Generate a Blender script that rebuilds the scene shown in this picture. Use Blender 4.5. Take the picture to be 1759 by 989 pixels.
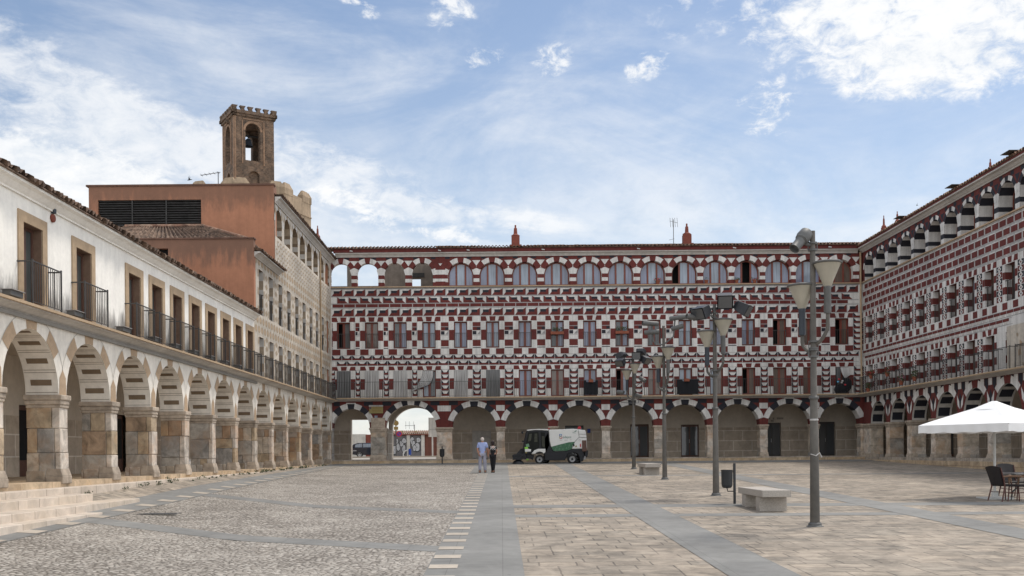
import bpy, bmesh, math, random
from mathutils import Vector, Matrix
R = math.radians
random.seed(7)
scene = bpy.context.scene
for o in list(bpy.data.objects): bpy.data.objects.remove(o)
C = scene.collection
EYE = 2.0            # world height of the lens; heights below are given relative to it
F = 1759.0
# ---------------------------------------------------------------- camera
cam = bpy.data.cameras.new('camera'); camo = bpy.data.objects.new('camera', cam); C.objects.link(camo)
cam.lens = 36; cam.sensor_width = 36; cam.clip_end = 6000; cam.clip_start = .1
cam.shift_x = .00995; cam.shift_y = .161
camo.location = (0, 0, EYE); camo.rotation_euler = (R(90), R(0.50), 0)
scene.camera = camo
# ---------------------------------------------------------------- sky, sun, exposure
SUN_EL, SUN_AZ = 60, 48          # azimuth measured from +Y towards +X
w = bpy.data.worlds.new('World'); scene.world = w; w.use_nodes = True
nt = w.node_tree; nt.nodes.clear(); L = nt.links
def N(t, **k):
    n = nt.nodes.new(t)
    for a, b in k.items(): setattr(n, a, b)
    return n
def wmath(op, a, b=None, c=None, clamp=False):
    n = N('ShaderNodeMath', operation=op, use_clamp=clamp)
    for i, v in enumerate((a, b, c)):
        if v is None: continue
        if isinstance(v, (int, float)): n.inputs[i].default_value = v
        else: L.new(v, n.inputs[i])
    return n.outputs[0]
sky = N('ShaderNodeTexSky', sky_type='NISHITA', sun_disc=False)
sky.sun_elevation = R(SUN_EL); sky.sun_rotation = R(SUN_AZ); sky.air_density = 1.0; sky.dust_density = .8; sky.ozone_density = .7
tc = N('ShaderNodeTexCoord'); sp = N('ShaderNodeSeparateXYZ'); L.new(tc.outputs['Generated'], sp.inputs[0])
az = wmath('ARCTAN2', sp.outputs[0], sp.outputs[1]); el = wmath('ARCSINE', sp.outputs[2])
cb = N('ShaderNodeCombineXYZ'); L.new(az, cb.inputs[0]); L.new(el, cb.inputs[1])
def wnoise(scale, sx, sy, rot, det, rough, dist=0, off=0):
    m = N('ShaderNodeMapping'); m.inputs['Scale'].default_value = (sx, sy, 1); m.inputs['Rotation'].default_value = (0, 0, R(rot))
    m.inputs['Location'].default_value = (off, off*.7, 0)
    L.new(cb.outputs[0], m.inputs[0])
    n = N('ShaderNodeTexNoise'); n.inputs['Scale'].default_value = scale; n.inputs['Detail'].default_value = det
    n.inputs['Roughness'].default_value = rough; n.inputs['Distortion'].default_value = dist
    L.new(m.outputs[0], n.inputs['Vector']); return n.outputs['Fac']
def blob(a0, e0, ra, re, rot=0):
    """soft ellipse of influence around the direction (azimuth a0, elevation e0), in degrees"""
    m = N('ShaderNodeMapping', vector_type='TEXTURE'); m.inputs['Location'].default_value = (R(a0), R(e0), 0)
    m.inputs['Rotation'].default_value = (0, 0, R(rot)); m.inputs['Scale'].default_value = (R(ra), R(re), 1)
    L.new(cb.outputs[0], m.inputs[0])
    v = N('ShaderNodeVectorMath', operation='LENGTH'); L.new(m.outputs[0], v.inputs[0])
    return wmath('SUBTRACT', 1.0, wmath('MULTIPLY', v.outputs['Value'], v.outputs['Value']), clamp=True)
def total(*a):
    s = a[0]
    for b in a[1:]: s = wmath('ADD', s, b)
    return s
fluffy = wnoise(11, 1, 1.5, 0, 9, .62, .3, 3)
puff = wnoise(38, 1, 1.7, 8, 8, .68, .35, 9)
streak = wnoise(5, 1, 3.2, -24, 8, .62, .9, 1)
wisp = wnoise(3.2, 1, 2.4, 12, 7, .62, .8, 5)
def soft(v, lo, hi):
    n = N('ShaderNodeMapRange', interpolation_type='SMOOTHSTEP'); L.new(v, n.inputs[0])
    n.inputs[1].default_value = lo; n.inputs[2].default_value = hi; return n.outputs[0]
def at_px(x, y, rx, ry, rot=0):      # a direction measured in the photograph, as azimuth / elevation on the sky
    h = math.hypot(1759, x-862)
    return blob(math.degrees(math.atan((x-862)/1759)), math.degrees(math.atan((778-y)/h)), rx/30.7*(1759/h)**2, ry/30.7*(1759/h), rot)
# heavy white bank up on the right, fluffy edges
b1 = total(at_px(1660, -20, 470, 200, -6), wmath('MULTIPLY', at_px(1260, 30, 300, 80, -8), .30), wmath('MULTIPLY', at_px(1560, 130, 240, 60, -4), .35), wmath('MULTIPLY', at_px(1310, 190, 90, 110, 40), .28))
c1 = soft(total(wmath('MULTIPLY', fluffy, .55), wmath('MULTIPLY', puff, .85), wmath('MULTIPLY', b1, .40)), .80, 1.10)
c1 = wmath('MULTIPLY', c1, soft(b1, .0, .42))
# cumulus low on the left
b2 = at_px(110, 300, 300, 85, -9)
c2 = wmath('MULTIPLY', soft(total(wmath('MULTIPLY', fluffy, .8), wmath('MULTIPLY', puff, .4), wmath('MULTIPLY', b2, .62)), .78, .98), soft(b2, 0, .30))
# long streaked band falling from upper left behind the tower
b3 = total(at_px(150, 190, 420, 110, -22), wmath('MULTIPLY', at_px(540, 300, 330, 75, -14), .85), wmath('MULTIPLY', at_px(830, 372, 220, 34, -6), .7))
c3 = wmath('MULTIPLY', wmath('MULTIPLY', soft(total(wmath('MULTIPLY', streak, .70), wmath('MULTIPLY', puff, .42), wmath('MULTIPLY', b3, .28)), .63, .86), soft(b3, 0, .5)), .66)
# scattered puffs
b4 = total(at_px(780, 22, 60, 32, 12), at_px(626, 8, 45, 18, -20), at_px(955, 102, 50, 34, 25), at_px(838, 98, 45, 24, 15), at_px(1115, 118, 60, 26, 20), at_px(595, 338, 95, 24, -6), at_px(660, 380, 80, 20, -8), at_px(775, 402, 80, 18, -5), at_px(1320, 190, 60, 60, 60))
c4 = wmath('MULTIPLY', wmath('MULTIPLY', soft(total(puff, wmath('MULTIPLY', fluffy, .35), wmath('MULTIPLY', b4, .22)), .76, 1.0), soft(b4, 0, .6)), .88)
# thin veil, thicker towards the horizon
lowz = soft(el, R(26), R(3))
c5 = wmath('MULTIPLY', soft(total(wmath('MULTIPLY', wisp, .7), wmath('MULTIPLY', streak, .35), wmath('MULTIPLY', lowz, .16)), .44, .80), .62)
veil = wmath('ADD', wmath('MULTIPLY', lowz, .26), .02)
clouds = screen_ = None
def screen(a, b):
    return wmath('SUBTRACT', 1.0, wmath('MULTIPLY', wmath('SUBTRACT', 1.0, a, clamp=True), wmath('SUBTRACT', 1.0, b, clamp=True)))
clouds = screen(screen(c1, c2), screen(c3, screen(c4, screen(c5, veil))))
# cloud cover behind and beside the camera too
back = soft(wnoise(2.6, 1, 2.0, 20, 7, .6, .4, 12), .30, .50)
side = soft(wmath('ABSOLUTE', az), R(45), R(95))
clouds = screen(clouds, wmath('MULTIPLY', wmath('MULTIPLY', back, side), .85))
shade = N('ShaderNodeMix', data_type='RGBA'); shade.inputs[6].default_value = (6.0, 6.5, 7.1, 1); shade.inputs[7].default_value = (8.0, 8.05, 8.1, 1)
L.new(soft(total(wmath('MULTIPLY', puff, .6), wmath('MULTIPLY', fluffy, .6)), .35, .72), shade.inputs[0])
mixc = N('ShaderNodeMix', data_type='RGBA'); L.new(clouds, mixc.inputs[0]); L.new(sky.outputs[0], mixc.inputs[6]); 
cloud_boost = N('ShaderNodeVectorMath', operation='SCALE'); L.new(shade.outputs[2], cloud_boost.inputs[0])   # off-frame clouds beside and behind the camera brightened to light the facades
L.new(total(1.0, wmath('MULTIPLY', side, .35), wmath('MULTIPLY', wmath('MULTIPLY', soft(az, R(35), R(70)), soft(az, R(160), R(120))), .60)), cloud_boost.inputs['Scale']); L.new(cloud_boost.outputs[0], mixc.inputs[7])
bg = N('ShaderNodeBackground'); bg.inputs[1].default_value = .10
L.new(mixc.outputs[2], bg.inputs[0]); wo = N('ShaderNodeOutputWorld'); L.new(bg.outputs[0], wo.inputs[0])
sl = bpy.data.lights.new('sun', 'SUN'); sl.energy = 2.0; sl.angle = R(11); sl.color = (1, .93, .83)
so = bpy.data.objects.new('sun', sl); C.objects.link(so)
sd = Vector((math.sin(R(SUN_AZ))*math.cos(R(SUN_EL)), math.cos(R(SUN_AZ))*math.cos(R(SUN_EL)), math.sin(R(SUN_EL))))
so.rotation_euler = sd.to_track_quat('Z', 'Y').to_euler()
so.location = (0, 20, 40)
scene.view_settings.view_transform = 'Standard'; scene.view_settings.look = 'None'
scene.view_settings.gamma = 1; scene.view_settings.exposure = 0.34

# ---------------------------------------------------------------- materials
def new_mat(name):
    m = bpy.data.materials.new(name); m.use_nodes = True
    t = m.node_tree; b = t.nodes['Principled BSDF']; return m, t, b
def mk(name, col, rough=.8, amp=.15, scale=6, big=.12, bump=0.0, bscale=40, metal=0, streaks=0, stain=None, spec=None, coat=0):
    """plain painted, stuccoed, metal or stone surface: fine grain, large soft blotches, vertical dirt runs, a stain of its own"""
    m, t, b = new_mat(name); n = t.nodes; l = t.links
    geo = n.new('ShaderNodeNewGeometry')
    def noise(s, vec=None, det=6, rough_=.6):
        k = n.new('ShaderNodeTexNoise'); k.inputs['Scale'].default_value = s; k.inputs['Detail'].default_value = det; k.inputs['Roughness'].default_value = rough_
        l.new(vec or geo.outputs['Position'], k.inputs['Vector']); return k.outputs['Fac']
    def rng(v, a, b_, c, d):
        k = n.new('ShaderNodeMapRange'); l.new(v, k.inputs[0])
        for i, x in enumerate((a, b_, c, d)): k.inputs[i+1].default_value = x
        return k.outputs[0]
    def mul(a, b_):
        k = n.new('ShaderNodeMath'); k.operation = 'MULTIPLY'; l.new(a, k.inputs[0]); l.new(b_, k.inputs[1]); return k.outputs[0]
    f = rng(noise(scale), .3, .7, 1-amp, 1+amp*.6)
    f = mul(f, rng(noise(.45, det=4), .32, .68, 1-big, 1+big*.5))
    if streaks:
        mp = n.new('ShaderNodeMapping'); mp.inputs['Scale'].default_value = (4.5, 4.5, .22); l.new(geo.outputs['Position'], mp.inputs[0])
        f = mul(f, rng(noise(1.0, mp.outputs[0], 5), .38, .62, 1-streaks, 1.0))
    v = n.new('ShaderNodeVectorMath'); v.operation = 'SCALE'; v.inputs[0].default_value = col[:3]; l.new(f, v.inputs['Scale'])
    outc = v.outputs[0]
    if stain:                       # (z_from, z_to, strength, colour): mould or rain runs that sit at one height of this wall
        z0, z1, s, sc = stain
        sx = n.new('ShaderNodeSeparateXYZ'); l.new(geo.outputs['Position'], sx.inputs[0])
        near = rng(sx.outputs[2], z0+EYE, z1+EYE, 1, 0)
        mp = n.new('ShaderNodeMapping'); mp.inputs['Scale'].default_value = (2.6, 2.6, .5); l.new(geo.outputs['Position'], mp.inputs[0])
        nz = noise(1.5, mp.outputs[0], 7, .7)
        ad = n.new('ShaderNodeMath'); ad.operation = 'MULTIPLY_ADD'; l.new(near, ad.inputs[0]); ad.inputs[1].default_value = .45; l.new(nz, ad.inputs[2])
        k = rng(ad.outputs[0], .53, .78, 0, s); k = mul(k, rng(near, 0, .15, 0, 1))
        mx = n.new('ShaderNodeMix'); mx.data_type = 'RGBA'; l.new(k, mx.inputs[0]); l.new(outc, mx.inputs[6]); mx.inputs[7].default_value = (*sc, 1)
        outc = mx.outputs[2]
    l.new(outc, b.inputs['Base Color'])
    b.inputs['Roughness'].default_value = rough; b.inputs['Metallic'].default_value = metal
    if coat: b.inputs['Coat Weight'].default_value = coat
    if spec is not None: b.inputs['Specular IOR Level'].default_value = spec
    if bump:
        bp = n.new('ShaderNodeBump'); bp.inputs['Strength'].default_value = bump; bp.inputs['Distance'].default_value = .02
        l.new(noise(bscale), bp.inputs['Height']); l.new(bp.outputs[0], b.inputs['Normal'])
    return m
def mk_blocks(name, c1, c2, mortar, bw, bh, ms, rough=.85, plane='wall', noise_amt=.5, tint=(.4, .25, .12), tint_amt=.35, bump=.4, offset=.5, warp=0, squash=1):
    m, t, b = new_mat(name); n = t.nodes; l = t.links
    geo = n.new('ShaderNodeNewGeometry'); sx = n.new('ShaderNodeSeparateXYZ'); l.new(geo.outputs['Position'], sx.inputs[0])
    cbn = n.new('ShaderNodeCombineXYZ')
    if plane == 'wall':
        ad = n.new('ShaderNodeMath'); ad.operation = 'ADD'; l.new(sx.outputs[0], ad.inputs[0]); l.new(sx.outputs[1], ad.inputs[1])
        l.new(ad.outputs[0], cbn.inputs[0]); l.new(sx.outputs[2], cbn.inputs[1])
    else:
        l.new(sx.outputs[0], cbn.inputs[0]); l.new(sx.outputs[1], cbn.inputs[1])
    vec = cbn.outputs[0]
    if warp:
        nw = n.new('ShaderNodeTexNoise'); nw.inputs['Scale'].default_value = 1.6; nw.inputs['Detail'].default_value = 3; l.new(vec, nw.inputs['Vector'])
        vm = n.new('ShaderNodeVectorMath'); vm.operation = 'MULTIPLY_ADD'; l.new(nw.outputs['Color'], vm.inputs[0]); vm.inputs[1].default_value = (warp, warp, 0); l.new(vec, vm.inputs[2]); vec = vm.outputs[0]
    br = n.new('ShaderNodeTexBrick'); l.new(vec, br.inputs['Vector']); br.offset = offset; br.squash = squash; br.squash_frequency = 3
    br.inputs['Color1'].default_value = (*c1, 1); br.inputs['Color2'].default_value = (*c2, 1); br.inputs['Mortar'].default_value = (*mortar, 1)
    br.inputs['Scale'].default_value = 1; br.inputs['Mortar Size'].default_value = ms; br.inputs['Mortar Smooth'].default_value = .2
    br.inputs['Brick Width'].default_value = bw; br.inputs['Row Height'].default_value = bh; br.inputs['Bias'].default_value = 0
    ns = n.new('ShaderNodeTexNoise'); ns.inputs['Scale'].default_value = 2.4; ns.inputs['Detail'].default_value = 8; ns.inputs['Roughness'].default_value = .68; ns.inputs['Distortion'].default_value = .6
    l.new(geo.outputs['Position'], ns.inputs['Vector'])
    r1 = n.new('ShaderNodeMapRange'); l.new(ns.outputs['Fac'], r1.inputs[0]); r1.inputs[1].default_value = .35; r1.inputs[2].default_value = .66; r1.inputs[3].default_value = 1-noise_amt; r1.inputs[4].default_value = 1+noise_amt*.45
    v = n.new('ShaderNodeVectorMath'); v.operation = 'SCALE'; l.new(br.outputs['Color'], v.inputs[0]); l.new(r1.outputs[0], v.inputs['Scale'])
    n2 = n.new('ShaderNodeTexNoise'); n2.inputs['Scale'].default_value = .9; n2.inputs['Detail'].default_value = 7; n2.inputs['Roughness'].default_value = .7; l.new(geo.outputs['Position'], n2.inputs['Vector'])
    r2 = n.new('ShaderNodeMapRange'); l.new(n2.outputs['Fac'], r2.inputs[0]); r2.inputs[1].default_value = .47; r2.inputs[2].default_value = .66; r2.inputs[3].default_value = 0; r2.inputs[4].default_value = tint_amt
    mx = n.new('ShaderNodeMix'); mx.data_type = 'RGBA'; l.new(r2.outputs[0], mx.inputs[0]); l.new(v.outputs[0], mx.inputs[6]); mx.inputs[7].default_value = (*tint, 1)
    outc = mx.outputs[2]
    if plane == 'floor':            # worn, dirtier stretches and small dark spots
        n3 = n.new('ShaderNodeTexNoise'); n3.inputs['Scale'].default_value = .28; n3.inputs['Detail'].default_value = 9; n3.inputs['Roughness'].default_value = .72; l.new(geo.outputs['Position'], n3.inputs['Vector'])
        r3 = n.new('ShaderNodeMapRange'); l.new(n3.outputs['Fac'], r3.inputs[0]); r3.inputs[1].default_value = .38; r3.inputs[2].default_value = .62; r3.inputs[3].default_value = .78; r3.inputs[4].default_value = 1.12
        v4 = n.new('ShaderNodeTexVoronoi'); v4.inputs['Scale'].default_value = 1.4; l.new(geo.outputs['Position'], v4.inputs['Vector'])
        r4 = n.new('ShaderNodeMapRange'); l.new(v4.outputs['Distance'], r4.inputs[0]); r4.inputs[1].default_value = .03; r4.inputs[2].default_value = .05; r4.inputs[3].default_value = .6; r4.inputs[4].default_value = 1
        m5 = n.new('ShaderNodeMath'); m5.operation = 'MULTIPLY'; l.new(r3.outputs[0], m5.inputs[0]); l.new(r4.outputs[0], m5.inputs[1])
        v5 = n.new('ShaderNodeVectorMath'); v5.operation = 'SCALE'; l.new(outc, v5.inputs[0]); l.new(m5.outputs[0], v5.inputs['Scale']); outc = v5.outputs[0]
    l.new(outc, b.inputs['Base Color']); b.inputs['Roughness'].default_value = rough
    if bump:
        a = n.new('ShaderNodeMath'); a.operation = 'MULTIPLY_ADD'; l.new(br.outputs['Fac'], a.inputs[0]); a.inputs[1].default_value = -1.0; l.new(ns.outputs['Fac'], a.inputs[2])
        bp = n.new('ShaderNodeBump'); bp.inputs['Strength'].default_value = bump; bp.inputs['Distance'].default_value = .03
        l.new(a.outputs[0], bp.inputs['Height']); l.new(bp.outputs[0], b.inputs['Normal'])
    return m
def mk_cobble():
    m, t, b = new_mat('cobbles'); n = t.nodes; l = t.links
    geo = n.new('ShaderNodeNewGeometry')
    mp = n.new('ShaderNodeMapping'); mp.inputs['Scale'].default_value = (9.6, 12.5, 1); l.new(geo.outputs['Position'], mp.inputs[0])
    sx = n.new('ShaderNodeSeparateXYZ'); l.new(mp.outputs[0], sx.inputs[0]); c2 = n.new('ShaderNodeCombineXYZ'); l.new(sx.outputs[0], c2.inputs[0]); l.new(sx.outputs[1], c2.inputs[1])
    ed = n.new('ShaderNodeTexVoronoi'); ed.feature = 'DISTANCE_TO_EDGE'; ed.inputs['Scale'].default_value = 1; ed.inputs['Randomness'].default_value = .8; l.new(c2.outputs[0], ed.inputs['Vector'])
    ce = n.new('ShaderNodeTexVoronoi'); ce.inputs['Scale'].default_value = 1; ce.inputs['Randomness'].default_value = .8; l.new(c2.outputs[0], ce.inputs['Vector'])
    cr = n.new('ShaderNodeValToRGB'); l.new(ce.outputs['Color'], cr.inputs[0]); e = cr.color_ramp.elements
    e[0].position = 0; e[0].color = (.28, .25, .215, 1); e[1].position = 1; e[1].color = (.52, .48, .425, 1)
    x = cr.color_ramp.elements.new(.25); x.color = (.38, .34, .295, 1); x = cr.color_ramp.elements.new(.6); x.color = (.46, .42, .37, 1)
    nz = n.new('ShaderNodeTexNoise'); nz.inputs['Scale'].default_value = .5; nz.inputs['Detail'].default_value = 8; nz.inputs['Roughness'].default_value = .7; l.new(geo.outputs['Position'], nz.inputs['Vector'])
    th = n.new('ShaderNodeMapRange'); l.new(nz.outputs['Fac'], th.inputs[0]); th.inputs[1].default_value = .35; th.inputs[2].default_value = .65; th.inputs[3].default_value = .06; th.inputs[4].default_value = .27
    dv = n.new('ShaderNodeMath'); dv.operation = 'DIVIDE'; l.new(ed.outputs['Distance'], dv.inputs[0]); l.new(th.outputs[0], dv.inputs[1]); dv.use_clamp = True
    mx = n.new('ShaderNodeMix'); mx.data_type = 'RGBA'; l.new(dv.outputs[0], mx.inputs[0]); mx.inputs[6].default_value = (.075, .06, .045, 1); l.new(cr.outputs[0], mx.inputs[7])
    fn = n.new('ShaderNodeTexNoise'); fn.inputs['Scale'].default_value = 9; fn.inputs['Detail'].default_value = 6; l.new(geo.outputs['Position'], fn.inputs['Vector'])
    fr = n.new('ShaderNodeMapRange'); l.new(fn.outputs['Fac'], fr.inputs[0]); fr.inputs[1].default_value = .3; fr.inputs[2].default_value = .7; fr.inputs[3].default_value = .72; fr.inputs[4].default_value = 1.15
    v = n.new('ShaderNodeVectorMath'); v.operation = 'SCALE'; l.new(mx.outputs[2], v.inputs[0]); l.new(fr.outputs[0], v.inputs['Scale'])
    l.new(v.outputs[0], b.inputs['Base Color']); b.inputs['Roughness'].default_value = .75
    sm = n.new('ShaderNodeMapRange'); sm.interpolation_type = 'SMOOTHSTEP'; l.new(ed.outputs['Distance'], sm.inputs[0]); sm.inputs[1].default_value = 0; sm.inputs[2].default_value = .3
    bp = n.new('ShaderNodeBump'); bp.inputs['Strength'].default_value = .7; bp.inputs['Distance'].default_value = .035; l.new(sm.outputs[0], bp.inputs['Height']); l.new(bp.outputs[0], b.inputs['Normal'])
    return m
def mk_tiles(name, c1, c2, c3):
    m, t, b = new_mat(name); n = t.nodes; l = t.links
    geo = n.new('ShaderNodeNewGeometry'); mp = n.new('ShaderNodeMapping'); mp.inputs['Scale'].default_value = (4, 4, 6); l.new(geo.outputs['Position'], mp.inputs[0])
    ce = n.new('ShaderNodeTexVoronoi'); ce.inputs['Scale'].default_value = 1; l.new(mp.outputs[0], ce.inputs['Vector'])
    cr = n.new('ShaderNodeValToRGB'); l.new(ce.outputs['Color'], cr.inputs[0]); e = cr.color_ramp.elements
    e[0].position = .15; e[0].color = (*c1, 1); e[1].position = .85; e[1].color = (*c3, 1); x = e.new(.5); x.color = (*c2, 1)
    ns = n.new('ShaderNodeTexNoise'); ns.inputs['Scale'].default_value = 5; ns.inputs['Detail'].default_value = 8; l.new(geo.outputs['Position'], ns.inputs['Vector'])
    fr = n.new('ShaderNodeMapRange'); l.new(ns.outputs['Fac'], fr.inputs[0]); fr.inputs[1].default_value = .3; fr.inputs[2].default_value = .7; fr.inputs[3].default_value = .45; fr.inputs[4].default_value = 1.3
    v = n.new('ShaderNodeVectorMath'); v.operation = 'SCALE'; l.new(cr.outputs[0], v.inputs[0]); l.new(fr.outputs[0], v.inputs['Scale'])
    l.new(v.outputs[0], b.inputs['Base Color']); b.inputs['Roughness'].default_value = .9
    return m
def mk_glass(name, col, rough=.06, folds=True):
    m, t, b = new_mat(name); n = t.nodes; l = t.links
    geo = n.new('ShaderNodeNewGeometry'); sx = n.new('ShaderNodeSeparateXYZ'); l.new(geo.outputs['Position'], sx.inputs[0])
    ad = n.new('ShaderNodeMath'); ad.operation = 'ADD'; l.new(sx.outputs[0], ad.inputs[0]); l.new(sx.outputs[1], ad.inputs[1])
    cbn = n.new('ShaderNodeCombineXYZ'); l.new(ad.outputs[0], cbn.inputs[0])
    k2 = n.new('ShaderNodeMath'); k2.operation = 'MULTIPLY'; l.new(sx.outputs[2], k2.inputs[0]); k2.inputs[1].default_value = .06; l.new(k2.outputs[0], cbn.inputs[1])
    ns = n.new('ShaderNodeTexNoise'); ns.inputs['Scale'].default_value = 9; ns.inputs['Detail'].default_value = 4; l.new(cbn.outputs[0], ns.inputs['Vector'])
    nb = n.new('ShaderNodeTexNoise'); nb.inputs['Scale'].default_value = .55; nb.inputs['Detail'].default_value = 2; l.new(geo.outputs['Position'], nb.inputs['Vector'])
    a = n.new('ShaderNodeMath'); a.operation = 'ADD'; l.new(ns.outputs['Fac'], a.inputs[0]); l.new(nb.outputs['Fac'], a.inputs[1])
    fr = n.new('ShaderNodeMapRange'); l.new(a.outputs[0], fr.inputs[0]); fr.inputs[1].default_value = .7; fr.inputs[2].default_value = 1.3; fr.inputs[3].default_value = .6 if folds else .9; fr.inputs[4].default_value = 1.3 if folds else 1.1
    v = n.new('ShaderNodeVectorMath'); v.operation = 'SCALE'; v.inputs[0].default_value = col; l.new(fr.outputs[0], v.inputs['Scale'])
    l.new(v.outputs[0], b.inputs['Base Color']); b.inputs['Roughness'].default_value = .5
    b.inputs['Coat Weight'].default_value = 1; b.inputs['Coat Roughness'].default_value = rough; b.inputs['Coat IOR'].default_value = 1.6
    nb2 = n.new('ShaderNodeTexNoise'); nb2.inputs['Scale'].default_value = 1.2; l.new(geo.outputs['Position'], nb2.inputs['Vector'])
    bp = n.new('ShaderNodeBump'); bp.inputs['Strength'].default_value = .12; bp.inputs['Distance'].default_value = .05; l.new(nb2.outputs['Fac'], bp.inputs['Height']); l.new(bp.outputs[0], b.inputs['Coat Normal'])
    return m
M = {}
M['white'] = mk('white_wall_paint', (.73, .71, .68), .85, .12, 14, .17, .2, 60, streaks=.24)
M['red'] = mk('oxblood_wall_paint', (.150, .028, .023), .85, .2, 9, .22, .2, 60, streaks=.22)
M['navy'] = mk('slate_wall_paint', (.017, .018, .027), .8, .18, 14, .15, .1, 60)
M['joint'] = mk('grey_joint_line', (.30, .29, .29), .85, .12, 14, .1)
M['plaster'] = mk('white_lime_plaster', (.89, .86, .80), .9, .06, 9, .12, .25, 30, streaks=.07, stain=(3.3, 4.15, .8, (.13, .12, .11)))
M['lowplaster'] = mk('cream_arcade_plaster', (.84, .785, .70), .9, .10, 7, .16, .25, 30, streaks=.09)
M['trim'] = mk('grey_white_moulding', (.56, .53, .49), .8, .12, 6, .16, .15, 30, streaks=.12)
M['tan'] = mk('tan_stone_paint', (.45, .325, .215), .9, .16, 8, .16, .2, 30)
M['tan2'] = mk('brown_soffit_paint', (.20, .145, .095), .9, .15, 8, .1)
M['ochre'] = mk('ochre_window_surround', (.43, .315, .205), .9, .14, 8, .16, .2, 30)
M['sgraf'] = mk('cream_sgraffito_plaster', (.62, .555, .47), .9, .2, 5, .26, .3, 20, streaks=.25)
M['sgraf2'] = mk('tan_sgraffito_lozenge', (.36, .285, .205), .9, .22, 8, .2)
M['sgraf3'] = mk('grey_sgraffito_line', (.46, .43, .38), .9, .2, 8, .2)
M['orange'] = mk('orange_stucco_high', (.42, .192, .112), .9, .1, 5, .12, .25, 25, streaks=.10, stain=(12.8, 11.4, .55, (.12, .075, .055)))
M['orange2'] = mk('orange_stucco_low', (.42, .192, .112), .9, .1, 5, .12, .25, 25, streaks=.10, stain=(9.37, 8.0, .65, (.10, .07, .055)))
M['louvre'] = mk('dark_weathered_timber', (.045, .042, .040), .7, .5, 5, .35, .2, 20)
M['stain'] = mk('dark_coping', (.16, .085, .06), .9, .3, 6, .3)
M['pier'] = mk_blocks('pier_granite', (.37, .295, .215), (.56, .51, .45), (.15, .11, .08), .83, 1.02, .010, tint=(.33, .17, .075), tint_amt=.65, noise_amt=.5, bump=.7, warp=.16, squash=.6)
for nm_, c_, st_ in (('stone_grey', (.38, .345, .30), .25), ('stone_slate', (.32, .30, .275), .2), ('stone_tan', (.44, .34, .23), .35), ('stone_rust', (.36, .255, .17), .4), ('stone_pale', (.60, .53, .455), .2), ('stone_cream', (.52, .44, .35), .3)):
    M[nm_] = mk_blocks(nm_, c_, tuple(v*1.12 for v in c_), tuple(v*.5 for v in c_), 30, 30, .002, tint=tuple(v*f for v, f in zip(c_, (.92, .68, .5))), tint_amt=.75, noise_amt=.5, bump=.9)
M['pier2'] = mk_blocks('pier_marble', (.42, .38, .33), (.36, .35, .34), (.16, .13, .10), .9, .7, .010, tint=(.34, .22, .14), tint_amt=.45, noise_amt=.35, bump=.6, warp=.08)
M['cap'] = mk('capital_stone', (.46, .38, .30), .9, .35, 5, .3, .6, 14)
M['plinth'] = mk_blocks('plinth_stone', (.52, .40, .27), (.44, .33, .22), (.18, .12, .08), 1.6, .6, .01, tint=(.50, .34, .18), tint_amt=.5, noise_amt=.4, warp=.05)
M['step'] = mk_blocks('step_limestone', (.60, .52, .44), (.53, .45, .37), (.22, .17, .13), .95, 60, .010, tint=(.52, .42, .30), tint_amt=.35, noise_amt=.22, bump=.2)
M['dado'] = mk_blocks('dado_blocks', (.47, .39, .31), (.51, .43, .34), (.74, .68, .60), 1.25, .67, .022, tint=(.2, .16, .13), tint_amt=.3, noise_amt=.2, bump=.1)
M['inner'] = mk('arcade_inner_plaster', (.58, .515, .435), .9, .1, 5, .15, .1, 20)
M['floorst'] = mk_blocks('arcade_floor', (.42, .37, .31), (.38, .33, .28), (.2, .17, .14), .6, .6, .01, plane='floor', tint=(.3, .25, .2))
M['tile'] = mk_tiles('roof_tiles', (.17, .085, .055), (.24, .135, .09), (.30, .21, .15))
M['tile_old'] = mk_tiles('old_roof_tiles', (.085, .055, .040), (.15, .095, .065), (.22, .15, .11))
M['wood'] = mk('red_brown_joinery', (.19, .044, .025), .45, .2, 8, .1)
M['jamb'] = mk('brown_window_jamb', (.20, .125, .085), .8, .2, 8, .15)
M['wooddk'] = mk('dark_brown_joinery', (.105, .050, .035), .55, .25, 8, .1)
M['glass_blue'] = mk_glass('pane_lilac_curtain', (.18, .20, .29))
M['glass_light'] = mk_glass('pane_pale_curtain', (.25, .30, .37))
M['glass_dark'] = mk_glass('pane_dark', (.045, .05, .055), folds=False)
M['glass_green'] = mk_glass('pane_greenish_dark', (.055, .07, .07), folds=True)
M['glass_brown'] = mk_glass('pane_brown_curtain', (.13, .085, .06))
M['black'] = mk('painted_room_dark', (.006, .006, .007), .9, .1, 4, .1)  # near-black colour standing in for the shade of unlit interiors
M['iron'] = mk('black_iron', (.055, .052, .05), .5, .2, 20, .1)
M['vglass'] = mk('dark_cab_window', (.009, .011, .009), .4, .6, 3, .5, spec=.2)
M['curtain_w'] = mk_glass('white_curtain_cloth', (.44, .43, .42), .5)
M['curtain_g'] = mk_glass('grey_curtain_cloth', (.13, .13, .13), .5)
for k in ('curtain_w', 'curtain_g'): M[k].node_tree.nodes['Principled BSDF'].inputs['Coat Weight'].default_value = 0
M['chim'] = mk('chimney_terracotta', (.22, .062, .042), .9, .2, 8, .15, .2, 30)
M['grey_slab'] = mk_blocks('grey_granite_band', (.215, .212, .20), (.195, .193, .184), (.14, .138, .13), .8, 1.9, .006, plane='floor', tint=(.22, .21, .20), tint_amt=.3, noise_amt=.16, bump=.05, offset=0)
M['pale_slab'] = mk('pale_inlay_slab', (.43, .375, .31), .8, .15, 6, .15)
M['flag'] = mk_blocks('beige_flagstones', (.36, .30, .235), (.26, .225, .182), (.14, .118, .095), .56, .43, .015, plane='floor', tint=(.46, .385, .31), tint_amt=.35, noise_amt=.5, bump=.45, warp=.05, squash=1.5)
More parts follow.
